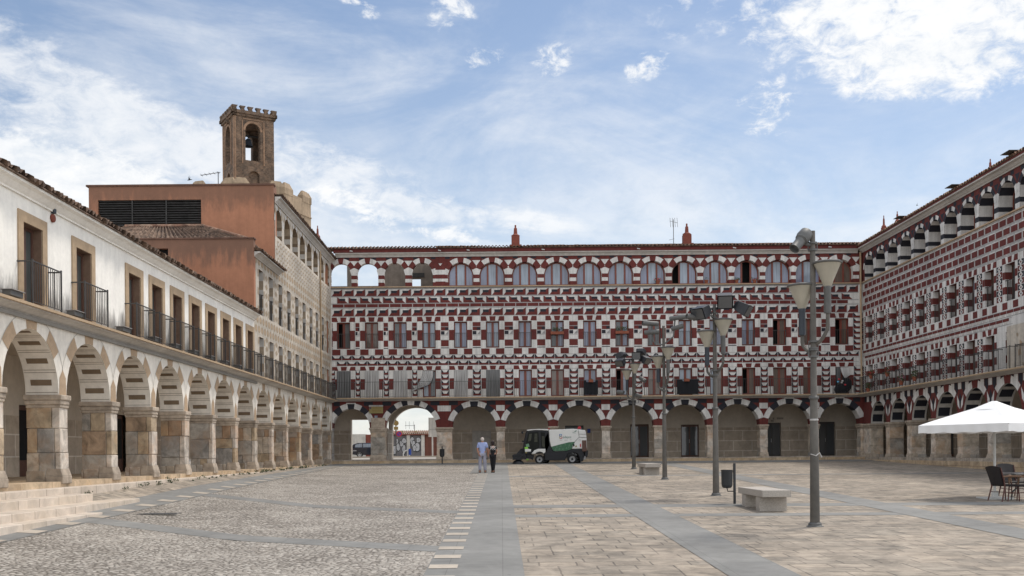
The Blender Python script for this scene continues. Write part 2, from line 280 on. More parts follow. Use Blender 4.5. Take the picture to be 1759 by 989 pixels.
M['cobble'] = mk_cobble()
M['ground'] = mk('far_paving', (.36, .33, .29), .9, .15, 2, .15)
M['concrete'] = mk('bench_granite', (.42, .38, .335), .8, .22, 30, .12, .1, 60)
M['pole'] = mk('weathered_grey_pole', (.115, .104, .090), .65, .22, 8, .3, .1, 40, streaks=.25)
M['spot'] = mk('grey_cast_metal', (.10, .10, .098), .55, .2, 10, .1)
M['dkbody'] = mk('dark_blue_grey_body', (.035, .045, .06), .5, .15, 10, .1)
M['flood'] = mk('black_flood_body', (.022, .024, .030), .5, .2, 10, .1)
M['shade'] = mk('milky_lantern_plastic', (.64, .60, .50), .35, .10, 5, .1, coat=.3)
M['shade'].node_tree.nodes['Principled BSDF'].inputs['Transmission Weight'].default_value = .5
M['canvas'] = mk('white_canvas', (.80, .80, .80), .85, .03, 3, .05, .1, 10)
M['whitemetal'] = mk('white_painted_metal', (.60, .60, .58), .5, .08, 8, .1)
M['wicker'] = mk('dark_wicker', (.018, .014, .016), .6, .3, 60, .1, .5, 160)
M['chairwood'] = mk('reddish_chair_frame', (.10, .035, .028), .5, .2, 10, .1)
M['armwood'] = mk('tan_armrest', (.22, .13, .08), .5, .2, 10, .1)
M['steel'] = mk('brushed_steel', (.42, .42, .43), .35, .06, 30, .05, metal=.7)
M['bin'] = mk('dark_grey_bin', (.028, .03, .034), .5, .15, 10, .1)
M['leaf'] = mk('weed_leaves', (.05, .085, .03), .8, .35, 20, .2)
M['brick_old'] = mk_blocks('old_tower_masonry', (.22, .135, .085), (.135, .088, .06), (.25, .185, .13), .34, .12, .014, tint=(.085, .065, .05), tint_amt=.6, noise_amt=.55, bump=1.0, warp=.16)
M['brick_trim'] = mk('tower_corner_render', (.33, .205, .13), .9, .3, 5, .3, .6, 10)
M['rammed'] = mk('rammed_earth_wall', (.37, .275, .185), .95, .2, 3, .2, .5, 8, streaks=.2)
M['vwhite'] = mk('vehicle_white', (.66, .66, .64), .35, .05, 4, .06, coat=.4)
M['vdark'] = mk('vehicle_dark', (.007, .008, .012), .6, .15, 6, .1)
M['vgreen'] = mk('vehicle_green', (.010, .10, .035), .4, .12, 6, .1, coat=.3)
M['vgreen2'] = mk('pale_green_mark', (.14, .27, .17), .5, .05, 6, .05)
M['cabin'] = mk('olive_cab_reflection', (.055, .058, .042), .8, .5, 6, .3)  # tint for reflections and interior hints painted on the cab windows
M['tyre'] = mk('rubber', (.012, .012, .013), .85, .2, 20, .1)
M['rim'] = mk('painted_wheel_rim', (.36, .36, .36), .45, .15, 20, .1)
M['hivis'] = mk('hi_vis_green', (.25, .62, .06), .7, .1, 10, .05)
M['yellow'] = mk('yellow_plate', (.30, .245, .09), .6, .15, 20, .1)
M['skin'] = mk('skin', (.42, .22, .15), .6, .08, 20, .05)
M['shirt'] = mk('light_blue_shirt', (.33, .40, .66), .9, .08, 12, .05, .3, 30)
M['trouser'] = mk('grey_lilac_trousers', (.33, .33, .40), .9, .08, 12, .05, .3, 30)
M['shoe'] = mk('grey_shoes', (.22, .20, .19), .8, .1, 20, .05)
M['hairw'] = mk('thin_white_hair', (.55, .50, .46), .9, .15, 40, .05)
M['hairb'] = mk('dark_brown_hair', (.018, .009, .009), .7, .3, 40, .1)
M['cloth'] = mk('black_clothing', (.008, .008, .011), .9, .2, 20, .1)
M['tarp'] = mk('black_cloth', (.006, .007, .010), .9, .3, 8, .1)
M['flower_r'] = mk('red_flowers', (.45, .03, .04), .8, .3, 30, .1)
M['flower_p'] = mk('pink_flowers', (.60, .20, .32), .8, .3, 30, .1)
M['pot'] = mk('terracotta_pot', (.25, .075, .04), .8, .15, 10, .1)
M['sky_blue'] = mk('sign_blue', (.01, .05, .30), .5, .05, 10, .05)
M['sign_red'] = mk('sign_red', (.45, .02, .03), .5, .05, 10, .05)
M['sign_y'] = mk('faded_ochre_sign', (.26, .17, .05), .7, .2, 10, .1)
M['carpaint'] = mk('dark_blue_car_paint', (.006, .012, .028), .25, .05, 4, .05, coat=1)
M['offwhite'] = mk('offwhite_render', (.58, .55, .50), .9, .15, 3, .2, streaks=.15)
M['redwall'] = mk('rust_red_wall', (.15, .055, .038), .9, .2, 3, .2, streaks=.2)
M['terrace'] = mk('bare_brown_terrace_wall', (.24, .20, .165), .9, .2, 3, .25, streaks=.2)
M['greywall'] = mk('grey_garden_wall', (.17, .16, .165), .9, .2, 3, .2)
M['spray'] = mk('pale_spray_paint', (.42, .42, .43), .8, .12, 5, .1)
M['spray2'] = mk('purple_spray_paint', (.10, .06, .12), .8, .2, 5, .1)
M['lightblue'] = mk('badge_light_blue', (.10, .35, .55), .5, .05, 5, .05)
M['textgreen'] = mk('badge_dark_green', (.02, .13, .09), .5, .05, 5, .05)
M['bird'] = mk('bird_grey', (.03, .03, .035), .8, .1, 10, .1)

# ---------------------------------------------------------------- mesh builder
WLOC = {}
def wloc(o): return WLOC.get(o.name, Vector((0, 0, 0))) if o is not None else Vector((0, 0, 0))
class MB:
    """collects faces in world coordinates (heights relative to the lens) or, with P, in facade coordinates (u along, z up, d out of the wall)"""
    def __init__(s, P=None): s.v = []; s.f = []; s.m = []; s.P = P; s.ml = []
    def mi(s, k):
        if k not in s.ml: s.ml.append(k)
        return s.ml.index(k)
    def pt(s, p):
        if s.P: p = s.P(*p)
        return (p[0], p[1], p[2])
    def face(s, pts, m):
        b = len(s.v); s.v += [s.pt(p) for p in pts]; s.f.append(tuple(range(b, b+len(pts)))); s.m.append(s.mi(m))
    def poly(s, p2, d, m): s.face([(u, z, d) for u, z in p2], m)
    def rect(s, u0, u1, z0, z1, d, m): s.face([(u0, z0, d), (u1, z0, d), (u1, z1, d), (u0, z1, d)], m)
    def hrect(s, u0, u1, z, d0, d1, m): s.face([(u0, z, d0), (u1, z, d0), (u1, z, d1), (u0, z, d1)], m)
    def grid(s, pts, nu, nv, m, closed_u=False, closed_v=False):
        b = len(s.v); s.v += [s.pt(p) for p in pts]; k = s.mi(m)
        for j in range(nv if closed_v else nv-1):
            for i in range(nu if closed_u else nu-1):
                i2 = (i+1) % nu; j2 = (j+1) % nv
                s.f.append((b+j*nu+i, b+j*nu+i2, b+j2*nu+i2, b+j2*nu+i)); s.m.append(k)
    def prism(s, p2, d0, d1, m, caps=True, ms=None):
        n = len(p2); b = len(s.v); s.v += [s.pt((u, z, d0)) for u, z in p2]+[s.pt((u, z, d1)) for u, z in p2]; k = s.mi(m); k2 = s.mi(ms or m)
        for i in range(n):
            j = (i+1) % n; s.f.append((b+i, b+j, b+n+j, b+n+i)); s.m.append(k2)
        if caps: s.f.append(tuple(b+i for i in range(n))[::-1]); s.m.append(k); s.f.append(tuple(b+n+i for i in range(n))); s.m.append(k)
    def box(s, u0, u1, z0, z1, d0, d1, m): s.prism([(u0, z0), (u1, z0), (u1, z1), (u0, z1)], d0, d1, m)
    def xbox(s, x0, x1, y0, y1, z0, z1, m):
        P = s.P; s.P = None; b = len(s.v)
        s.v += [(x, y, z) for z in (z0, z1) for x, y in ((x0, y0), (x1, y0), (x1, y1), (x0, y1))]; k = s.mi(m)
        for f in ((3, 2, 1, 0), (4, 5, 6, 7), (0, 1, 5, 4), (1, 2, 6, 5), (2, 3, 7, 6), (3, 0, 4, 7)): s.f.append(tuple(b+i for i in f)); s.m.append(k)
        s.P = P
    def tube(s, pts, r, m, n=8, caps=True):
        pts = [Vector(s.pt(p)) for p in pts]; P = s.P; s.P = None
        if isinstance(r, (int, float)): r = [r]*len(pts)
        rings = []; up = None
        for i, p in enumerate(pts):
            t = (pts[min(i+1, len(pts)-1)]-pts[max(i-1, 0)]).normalized()
            if up is None:
                up = Vector((0, 0, 1)) if abs(t.z) < .9 else Vector((1, 0, 0))
            a = t.cross(up).normalized(); c = a.cross(t).normalized(); up = c
            rings.append([p+(a*math.cos(2*math.pi*k/n)+c*math.sin(2*math.pi*k/n))*r[i] for k in range(n)])
        b = len(s.v)
        for q in rings: s.v += [tuple(x) for x in q]
        k_ = s.mi(m)
        for j in range(len(rings)-1):
            for i in range(n): s.f.append((b+j*n+i, b+j*n+(i+1) % n, b+(j+1)*n+(i+1) % n, b+(j+1)*n+i)); s.m.append(k_)
        if caps:
            s.f.append(tuple(b+i for i in range(n))[::-1]); s.m.append(k_)
            e = b+(len(rings)-1)*n; s.f.append(tuple(e+i for i in range(n))); s.m.append(k_)
        s.P = P
    def lathe(s, c, prof, m, n=20, axis=None):
        """prof: (radius, height) pairs about the vertical through c, or about axis"""
        c = Vector(c); q = Vector(axis).normalized().to_track_quat('Z', 'Y') if axis is not None else None
        pts = []
        for r, h in prof:
            for i in range(n):
                a = 2*math.pi*i/n; v = Vector((r*math.cos(a), r*math.sin(a), h))
                if q: v = q @ v
                pts.append(tuple(c+v))
        P = s.P; s.P = None; s.grid(pts, n, len(prof), m, closed_u=True); s.P = P
    def blob(s, c, rad, m, nu=10, nv=7):
        pts = []; cx, cy, cz = c
        for j in range(nv):
            t = math.pi*(j+.001)/(nv-1+.002)
            for i in range(nu):
                a = 2*math.pi*i/nu; pts.append((cx+rad[0]*math.sin(t)*math.cos(a), cy+rad[1]*math.sin(t)*math.sin(a), cz-rad[2]*math.cos(t)))
        P = s.P; s.P = None; s.grid(pts, nu, nv, m, closed_u=True); s.P = P
    def build(s, name, parent=None, smooth=False, origin=None, bevel=0, local=False):
        me = bpy.data.meshes.new(name)
        w_ = wloc(parent); off = Vector(origin) if origin is not None else Vector((0, 0, 0))
        if parent is not None: off = off  # origin is given in world terms
        base = Vector((0, 0, EYE)) if not local else Vector((0, 0, 0))
        org = (off if origin is not None else w_)
        me.from_pydata([tuple(Vector(v)+base-org) for v in s.v], [], s.f)
        for k in s.ml: me.materials.append(M[k])
        me.polygons.foreach_set('material_index', s.m)
        if smooth: me.polygons.foreach_set('use_smooth', [True]*len(me.polygons))
        bm = bmesh.new(); bm.from_mesh(me); bmesh.ops.remove_doubles(bm, verts=bm.verts, dist=.0004); bmesh.ops.recalc_face_normals(bm, faces=bm.faces); bm.to_mesh(me); bm.free()
        if smooth:
            try: me.set_sharp_from_angle(angle=R(40))
            except Exception: pass
        o = bpy.data.objects.new(name, me); C.objects.link(o)
        o.location = org-w_
        if parent is not None: o.parent = parent
        WLOC[o.name] = org
        if bevel:
            md = o.modifiers.new('bevel', 'BEVEL'); md.width = bevel; md.segments = 2; md.limit_method = 'ANGLE'; md.angle_limit = R(50)
        return o
def tag(o, label=None, cat=None, group=None, kind=None):
    if label: o['label'] = label
    if cat: o['category'] = cat
    if group: o['group'] = group
    if kind: o['kind'] = kind
    return o
def thing(name, loc, label, cat, group=None):
    """Empty at the base of a thing; loc heights relative to the lens"""
    o = bpy.data.objects.new(name, None); C.objects.link(o); o.empty_display_size = .2
    o.location = (loc[0], loc[1], loc[2]+EYE); WLOC[o.name] = Vector(o.location)
    return tag(o, label, cat, group)
def text_mesh(body, size, mat, name, parent, loc, rot=(math.pi/2, 0, 0), extrude=.002):
    cu = bpy.data.curves.new(name, 'FONT'); cu.body = body; cu.size = size; cu.extrude = extrude; cu.align_x = 'LEFT'
    t = bpy.data.objects.new('tmp', cu); C.objects.link(t); dg = bpy.context.evaluated_depsgraph_get()
    me = bpy.data.meshes.new_from_object(t.evaluated_get(dg)); bpy.data.objects.remove(t); bpy.data.curves.remove(cu)
    o = bpy.data.objects.new(name, me); C.objects.link(o); me.materials.clear(); me.materials.append(M[mat])
    o.location = Vector((loc[0], loc[1], loc[2]+EYE))-wloc(parent); o.rotation_euler = rot; o.parent = parent
    return o

# ---------------------------------------------------------------- terrain
XB = [-10.3, -9.5, -8.8, -5.0]
def lift(x, y):
    if x >= -5: s = 0
    elif x >= -8.8: s = .22*(-5-x)/3.8
    elif x >= -9.5: s = .22+.08*(-8.8-x)/.7
    elif x >= -10.3: s = .30+.20*(-9.5-x)/.8
    else: s = .50
    return s*max(0, min(1, (62-y)/30))
def gz(x, y):
    """height of the plaza relative to the lens: it climbs gently away from the camera"""
    return min(-2.0+.0218*y, -.34)+lift(x, y)
def sheet(name, xs, ys, h, m, origin=None):
    b = MB()
    b.grid([(x, y, gz(x, y)+h) for y in ys for x in xs], len(xs), len(ys), m)
    return b
def steps_(a, b, st):
    n = max(1, int(math.ceil((b-a)/st))); return [a+(b-a)*i/n for i in range(n+1)]
def withb(lst): return sorted(set([round(v, 4) for v in lst]+[v for v in XB if lst[0] < v < lst[-1]]))
YS = [-40.0+10*i for i in range(4)]+steps_(0, 76, 1.0)+[76.15, 76.2, 90, 120, 200, 500, 2500]
YS = sorted(set([round(y, 4) for y in YS]+[32.0, 62.0, 76.1468]))
XS = [-2500, -500, -100, -40, -20, -14]+withb(steps_(-12, 24, 1.0))+[27, 40, 100, 500, 2500]
g = sheet('ground', XS, YS, 0, 'ground'); tag(g.build('ground'), 'plain paved ground under the plaza and beyond', kind='structure')
FS = withb(steps_(-12, 24, 1.0))
fy = lambda a, b: sorted(set([round(v, 4) for v in steps_(a, b, 1.0)]+[v for v in (32.0, 62.0) if a < v < b]))
def area(name, x0, x1, y0, y1, h, m, label):
    xs = sorted(set([x0, x1]+[x for x in FS if x0 < x < x1])); ys = sorted(set([y0, y1]+[y for y in YS if y0 < y < y1]))
    tag(sheet(name, xs, ys, h, m).build(name), label, kind='structure')
area('flagstone_paving', .3, 22.6, 2, 64.5, .005, 'flag', 'beige flagstones on the right half of the plaza')
area('cobble_paving', -9.3, -1.1, 2, 60.5, .005, 'cobble', 'pale cobbles on the left half of the plaza')
area('side_paving', -10.4, -9.3, 20, 64.5, .005, 'flag', 'narrow paved margin along the white building')
def band(b, pts, h, m):
    """quad strip a,b,c,d (a-b one long side, d-c the other) laid on the ground"""
    a, bb, c, d = [Vector((p[0], p[1])) for p in pts]
    nl = max(2, int((bb-a).length/.5)); nw = max(1, int((d-a).length/.5))
    P = []
    for j in range(nl+1):
        for i in range(nw+1):
            p = a.lerp(bb, j/nl).lerp(d.lerp(c, j/nl), i/nw); P.append((p.x, p.y, gz(p.x, p.y)+h))
    b.grid(P, nw+1, nl+1, m)
b = MB()
band(b, [(-.63, 2), (-.63, 50), (.3, 50), (.3, 2)], .012, 'grey_slab')
band(b, [(-1.1, 2), (-1.1, 48), (-.63, 48), (-.63, 2)], .012, 'grey_slab')
tag(b.build('central_path'), 'smooth grey granite path down the middle of the plaza', kind='structure')
b = MB(); y = 3.0
while y < 47.5:
    band(b, [(-1.08, y), (-1.08, y+.42), (-.66, y+.42), (-.66, y)], .018, 'pale_slab'); y += 1.18
y = 12.0
while y < 58:
    xr_ = -8.35-(y-17)*.0186; band(b, [(xr_-.46, y), (xr_-.46, y+.5), (xr_-.04, y+.5), (xr_-.04, y)], .020, 'pale_slab'); y += 1.62
tag(b.build('path_inlay'), 'pale inlaid slabs set in the grey bands', kind='structure')
b = MB(); band(b, [(3.05, 2), (3.05, 60), (4.02, 60), (4.02, 2)], .012, 'grey_slab'); band(b, [(9.15, 2), (9.15, 60), (10.1, 60), (10.1, 2)], .012, 'grey_slab')
band(b, [(-9.30, 8), (-10.05, 60.2), (-9.15, 60.2), (-8.18, 8)], .012, 'grey_slab')
tag(b.build('paving_bands'), 'long grey granite bands running away from the camera', kind='structure')
b = MB()
for y0, y1 in ((23.45, 24.2), (26.3, 27.3), (44.0, 44.7)): band(b, [(.3, y0), (22.4, y0-.6), (22.4, y1-.6), (.3, y1)], .009, 'grey_slab')
for (xa, ya), (xb_, yb) in (((-8.6, 29.2), (-1.1, 24.7)), ((-8.45, 20.8), (-1.1, 16.9))): band(b, [(xa, ya), (xb_, yb), (xb_, yb+.85), (xa, ya+.95)], .009, 'grey_slab')
band(b, [(-10.3, 60.3), (22.5, 60.3), (22.5, 64.2), (-10.3, 64.2)], .009, 'grey_slab')
band(b, [(-1.5, 47.8), (-1.5, 60.3), (.32, 60.3), (.32, 47.8)], .0145, 'grey_slab')
tag(b.build('cross_bands'), 'grey granite bands crossing the plaza', kind='structure')
# ================================================================ facade tools
YB, XL, XR = 64.7, -10.7, 22.87
PB = lambda u, z, d: (u, YB-d, z)
PL = lambda u, z, d: (XL+d, u, z)
PR = lambda u, z, d: (XR-d, u, z)
SB = 27.2
def bx(px, s=SB): return (px-862)/s
def arc_pts(uc, zs, ru, rz, n=18): return [(uc-ru*math.cos(math.pi*i/n), zs+rz*math.sin(math.pi*i/n)) for i in range(n+1)]
def strip(mb, u0, u1, z0, z1, ops, d, m):
    """wall band with openings; op = (ua, ub, za, zb) or (ua, ub, za, zspring, rise)"""
    ops = sorted(ops); u = u0
    for op in ops:
        ua, ub, za, zb = op[:4]
        if ua > u: mb.rect(u, ua, z0, z1, d, m)
        if za > z0: mb.rect(ua, ub, z0, za, d, m)
        if len(op) == 4:
            if zb < z1: mb.rect(ua, ub, zb, z1, d, m)
        else:
            a = arc_pts((ua+ub)/2, zb, (ub-ua)/2, op[4])
            for (p, q) in zip(a, a[1:]): mb.face([(p[0], p[1], d), (q[0], q[1], d), (q[0], z1, d), (p[0], z1, d)], m)
        u = ub
    if u < u1: mb.rect(u, u1, z0, z1, d, m)
def reveal(mb, op, d0, d1, m, bands=None, arcm=None, sill=None):
    """inner faces of an opening; bands = [(z0, z1, mat)] for the jambs, arcm(t) = material at angle t"""
    ua, ub, za, zb = op[:4]
    for u in ((ua, ub) if zb-za > .01 else ()):
        for (a, b_, k) in (bands or [(za, zb, m)]): mb.face([(u, a, d0), (u, b_, d0), (u, b_, d1), (u, a, d1)], k)
    if len(op) == 4 or zb-za > .01: mb.face([(ua, za, d0), (ub, za, d0), (ub, za, d1), (ua, za, d1)], sill or m)
    if len(op) == 4: mb.face([(ua, zb, d0), (ub, zb, d0), (ub, zb, d1), (ua, zb, d1)], m)
    else:
        n = 36; a = arc_pts((ua+ub)/2, zb, (ub-ua)/2, op[4], n)
        for i, (p, q) in enumerate(zip(a, a[1:])):
            k = arcm(180*(i+.5)/n) if arcm else m
            mb.face([(p[0], p[1], d0), (q[0], q[1], d0), (q[0], q[1], d1), (p[0], p[1], d1)], k)
def voussoirs(mb, uc, zs, ru, rz, t, cuts, mats, d):
    """painted wedge stones round an arch; cuts in degrees from the left springing"""
    for (a0, a1, k) in zip(cuts, cuts[1:], mats):
        if k is None: continue
        n = max(2, int((a1-a0)/6)); pts = []
        for i in range(n+1):
            a = R(a0+(a1-a0)*i/n); pts.append((uc-ru*math.cos(a), zs+rz*math.sin(a)))
        for i in range(n, -1, -1):
            a = R(a0+(a1-a0)*i/n); pts.append((uc-(ru+t)*math.cos(a), zs+(rz+t)*math.sin(a)))
        mb.poly(pts, d, k)
def pick(cuts, mats, other):
    def f(t):
        for a0, a1, k in zip(cuts, cuts[1:], mats):
            if a0 <= t < a1: return k or other
        return other
    return f
def diamond_row(mb, u0, u1, z0, z1, w_, style, d, shift=0.0, red='red', navy='navy', joint='joint'):
    n = max(1, int(round((u1-u0)/w_))); w_ = (u1-u0)/n; h = z1-z0
    mb.rect(u0, u1, z1-.018, z1+.004, d, joint); mb.rect(u0, u1, z0-.004, z0+.018, d, joint)
    for i in range(-1, n+1):
        a = u0+(i+shift)*w_
        if a < u0-1e-4 or a+w_ > u1+1e-4: continue
        c = a+w_
        mb.rect(a-.010, a+.010, z0, z1, d+.001, joint)
        ol, orr, ob, ot = a+.03*w_, c-.03*w_, z0+.05*h, z1-.05*h
        il, ir, ib, it = a+.23*w_, c-.27*w_, z0+.42*h, z1-.26*h
        if style in ('A', 'B'):
            mb.poly([(ol, ob), (orr, ob), (ir, ib), (il, ib)], d, red)
            if style == 'A': mb.poly([(orr, ob), (orr, ot), (ir, it), (ir, ib)], d, red)
            else: mb.poly([(ol, ob), (il, ib), (il, it), (ol, ot)], d, red)
            mb.rect(il, ir, ib, it, d+.002, navy)
            mb.rect(ol, orr, ot-.012, ot, d, joint)
        elif style == 'D':
            mb.rect(ol, orr, ob, z0+.44*h, d, red)
            mb.poly([(ol, z0+.40*h), (ol, ot), (a+.09*w_, ot), (a+.31*w_, z0+.46*h), (a+.33*w_, z0+.40*h)], d+.001, navy)
            mb.poly([(orr, z0+.40*h), (orr, ot), (c-.09*w_, ot), (c-.31*w_, z0+.46*h), (c-.33*w_, z0+.40*h)], d+.001, navy)
        elif style == 'brick':
            mb.rect(ol, orr, ob, ot, d, red)
        elif style == 'R':       # right-hand building: red block, pale upper edge, thin frame
            mb.rect(a+.10*w_, c-.06*w_, z0+.11*h, z1-.19*h, d, red); mb.rect(a+.06*w_, a+.09*w_, ob, ot, d, joint); mb.rect(ol, orr, ob-.012, ob+.004, d, joint)
        elif style == 'R2':
            mb.rect(ol, orr, z0+.5*h, ot, d, red); mb.poly([(a+.2*w_, z0+.5*h), (c-.2*w_, z0+.5*h), (c-.3*w_, z0+.12*h), (a+.3*w_, z0+.12*h)], d+.001, 'trim')
            mb.rect(ol, orr, ob-.012, ob+.004, d, joint)
def lintel(mb, uc, hw, z0, z1, d):
    """flat arch of five painted wedges over a window"""
    W = hw; e = [-1, -.58, -.27, .27, .58, 1]
    for i, k in enumerate(('red', 'white', 'red', 'white', 'red')):
        b0, b1 = uc+e[i]*W*.80, uc+e[i+1]*W*.80; t0, t1 = uc+e[i]*W, uc+e[i+1]*W
        if i == 0: b0 = uc-W
        if i == 4: b1 = uc+W
        mb.poly([(b0, z0), (b1, z0), (t1, z1), (t0, z1)], d, k)
def corrugated(mb, o, along, up, n_al, nu_per, length_up, r, m, jitter=.012):
    """barrel-tiled slope: o = eave start, along = vector of the eave, up = unit vector up the slope"""
    o = Vector(o); al = Vector(along); up = Vector(up).normalized(); nrm = al.normalized().cross(up).normalized()
    if nrm.z < 0: nrm = -nrm
    rows = max(1, int(length_up/.38)); rnd = random.Random(3)
    cols = n_al*nu_per
    js = [rnd.uniform(-jitter, jitter) for _ in range(n_al+1)]
    pts = []; 
    for j in range(rows+1):
        for lip in ((0, 1) if 0 < j < rows else (0,)):
            for i in range(cols+1):
                ph = 2*math.pi*i/nu_per; hgt = r*(math.cos(ph)) ; base = o+al*(i/cols)+up*(length_up*j/rows)+nrm*(hgt+(.028 if lip == 0 and j > 0 else 0)*-1+js[i//nu_per]+ (0.028 if lip else 0))
                if j == 0: base += up*js[i//nu_per]*2.5
                pts.append(tuple(base))
    P = mb.P; mb.P = None; mb.grid(pts, cols+1, len(pts)//(cols+1), m); mb.P = P
def joinery(P, name, uc, hw, z0, z1, d, style, parent, wood='wood', mull=1, arch=None, label=None):
    """a window: wooden frame, its panes as sub-parts; style picks what stands behind the glass"""
    fr = MB(P); t = .075
    if arch is None:
        fr.box(uc-hw, uc-hw+t, z0, z1, d-.06, d, wood); fr.box(uc+hw-t, uc+hw, z0, z1, d-.06, d, wood)
        fr.box(uc-hw+t, uc+hw-t, z1-t, z1, d-.06, d-.002, wood); fr.box(uc-hw+t, uc+hw-t, z0, z0+.10, d-.06, d-.002, wood)
    else:
        zs, rz = arch; a0 = arc_pts(uc, zs, hw, rz, 14); a1 = arc_pts(uc, zs, hw-t, rz-t, 14)
        for (p, q, r_, s_) in zip(a0, a0[1:], a1, a1[1:]): fr.prism([p, q, s_, r_], d-.06, d, wood)
        for s in (-1, 1): fr.box(min(uc+s*hw, uc+s*(hw-t)), max(uc+s*hw, uc+s*(hw-t)), z0, zs, d-.06, d, wood)
        fr.box(uc-hw+t, uc+hw-t, z0, z0+.08, d-.06, d-.002, wood)
    if mull == 1: fr.box(uc-.075, uc+.075, z0+.1, z1-t, d-.07, d+.012, wood); xs = [(uc-hw+t, uc-.075), (uc+.075, uc+hw-t)]
    else:
        q = hw*.36
        for s in (-1, 1): fr.box(uc+s*q-.055, uc+s*q+.055, z0+.08, (z1 if arch is None else arch[0]+arch[1]*.90), d-.07, d+.012, wood)
        xs = [(uc-hw+t, uc-q-.055), (uc-q+.055, uc+q-.055), (uc+q+.055, uc+hw-t)]
    w_ = tag(fr.build(name, parent), label)
    for i, (a, b_) in enumerate(xs):
        st = style if isinstance(style, str) else style[i]
        if st is None: continue
        k = MB(P)
        if arch is None: k.box(a, b_, z0+.1, z1-t, d-.045, d-.03, st)
        else:
            zs, rz = arch; n = 5; tp = []
            for j in range(n+1):
                u = b_+(a-b_)*j/n; x = max(-1, min(1, (u-uc)/(hw-.02))); tp.append((u, zs+(rz-.02)*math.sqrt(max(0, 1-x*x))))
            k.prism([(a, z0+.08), (b_, z0+.08)]+tp, d-.045, d-.03, st)
        k.build('pane', w_)
    return w_
def railing(P, uc, hw, z0, h, dout, parent, step=.135, name='balcony_railing', r=.0065):
    k = MB(P)
    k.box(uc-hw, uc+hw, z0+h-.025, z0+h, dout-.014, dout+.014, 'iron'); k.box(uc-hw, uc+hw, z0+.06, z0+.075, dout-.012, dout+.012, 'iron')
    for s in (-1, 1):
        u = uc+s*hw; k.box(u-.015, u+.015, z0+h-.03, z0+h, 0, dout-.02, 'iron')
        k.box(u-.016, u+.016, z0, z0+h+.03, dout-.016, dout+.016, 'iron')
        if dout > .15: k.box(u-r, u+r, z0, z0+h-.03, dout*.5-r, dout*.5+r, 'iron')
    n = max(3, int(2*hw/step))
    for i in range(1, n):
        u = uc-hw+2*hw*i/n; k.box(u-r, u+r, z0+.08, z0+h-.03, dout-r, dout+r, 'iron')
    return k.build(name, parent)
def curtain(P, u0, u1, z0, z1, d, m, parent, swing=0, name='curtain', amp=.03):
    """hanging cloth with folds; swing pulls the lower corner aside"""
    k = MB(P); nu, nv = 22, 10; pts = []
    for side in (0, 1):
        for j in range(nv+1):
            t = j/nv
            for i in range(nu+1):
                s = i/nu; u = u0+(u1-u0)*s; z = z1+(z0-z1)*t
                if swing: u += swing*t*t*(1-.15*s)-(swing*.5)*t*s*abs(t); z += .55*t*s*(z1-z0)*t*.6
                pts.append((u, z, d+amp*math.sin(s*34+1.3*t)*(0.4+t*.6)-.01*side+(.25*t*abs(swing))))
    h = len(pts)//2
    k.grid(pts[:h], nu+1, nv+1, m); k.grid(pts[h:], nu+1, nv+1, m)
    return k.build(name, parent, smooth=True)
def pier(P, u0, u1, d0, d1, zb, zt, parent, m='pier', seed=0, label=None, capw=.10, bow=.0):
    """stone pier: slightly uneven shaft, worn capital and base as sub-parts"""
    rnd = random.Random(seed); k = MB(P)
    core = 'stone_grey' if m == 'pier' else 'stone_cream'
    mats_ = ['stone_grey', 'stone_slate', 'stone_tan', 'stone_rust', 'stone_grey', 'stone_cream'] if m == 'pier' else ['stone_pale', 'stone_cream', 'stone_pale', 'stone_grey']
    k.box(u0+.03, u1-.03, zb+.02, zt-.31, d0+.03, d1-.03, core)
    z = zb+.10; top = zt-.315; hs = []
    while z < top-.25: h_ = rnd.uniform(.38, .85); hs.append((z, min(z+h_, top))); z += h_+.012
    if hs and hs[-1][1] < top: hs[-1] = (hs[-1][0], top)
    for (za, zb_) in hs:
        f = d1-rnd.uniform(.10, .20) if m == 'pier' else d1-.001; j = rnd.uniform(-.012, .016)
        if m == 'pier': k.box(u0-j, u1+j, za, zb_, f, d1+rnd.uniform(-.01, .012), 'stone_pale' if rnd.random() < .8 else 'stone_tan')
        cut = [d0+rnd.uniform(-.012, .01), f-.010]
        if rnd.random() < .55 and m == 'pier': cut.insert(1, d0+(f-d0)*rnd.uniform(.3, .7))
        for q0, q1 in zip(cut, cut[1:]): j = rnd.uniform(-.010, .018); k.box(u0-j, u1+j, za, zb_, q0, q1-.009, rnd.choice(mats_))
        if m != 'pier': k.box(u0-j+.004, u1+j-.004, za, zb_, f-.02, d1+rnd.uniform(0, .012), rnd.choice(mats_))
    sh = tag(k.build('pier', parent, bevel=.015), label)
    c = MB(P)
    for (a, b_, e) in ((zt-.32, zt-.24, .02), (zt-.24, zt-.13, capw*.55), (zt-.13, zt, capw)):
        j = rnd.uniform(-.01, .01); c.box(u0-e+j, u1+e+j, a, b_, d0-e, d1+e, 'cap')
    c.build('capital', sh, bevel=.022)
    c = MB(P)
    dm = d1-.36; c.box(u0-.045, u1+.045, zb, zb+.20, dm, d1+.08, 'cap'); c.box(u0-.03, u1+.03, zb, zb+.32, d0-.02, dm-.002, m)
    b0 = [(u0-.04, zb+.20, dm+.01), (u1+.04, zb+.20, dm+.01), (u1+.04, zb+.20, d1+.07), (u0-.04, zb+.20, d1+.07)]
    b1 = [(u0-.02, zb+.37, dm+.03), (u1+.02, zb+.37, dm+.03), (u1+.02, zb+.37, d1+.02), (u0-.02, zb+.37, d1+.02)]
    c.grid(b0+b1, 4, 2, 'cap', closed_u=True)
    c.build('pier_base', sh, bevel=.025)
    return sh
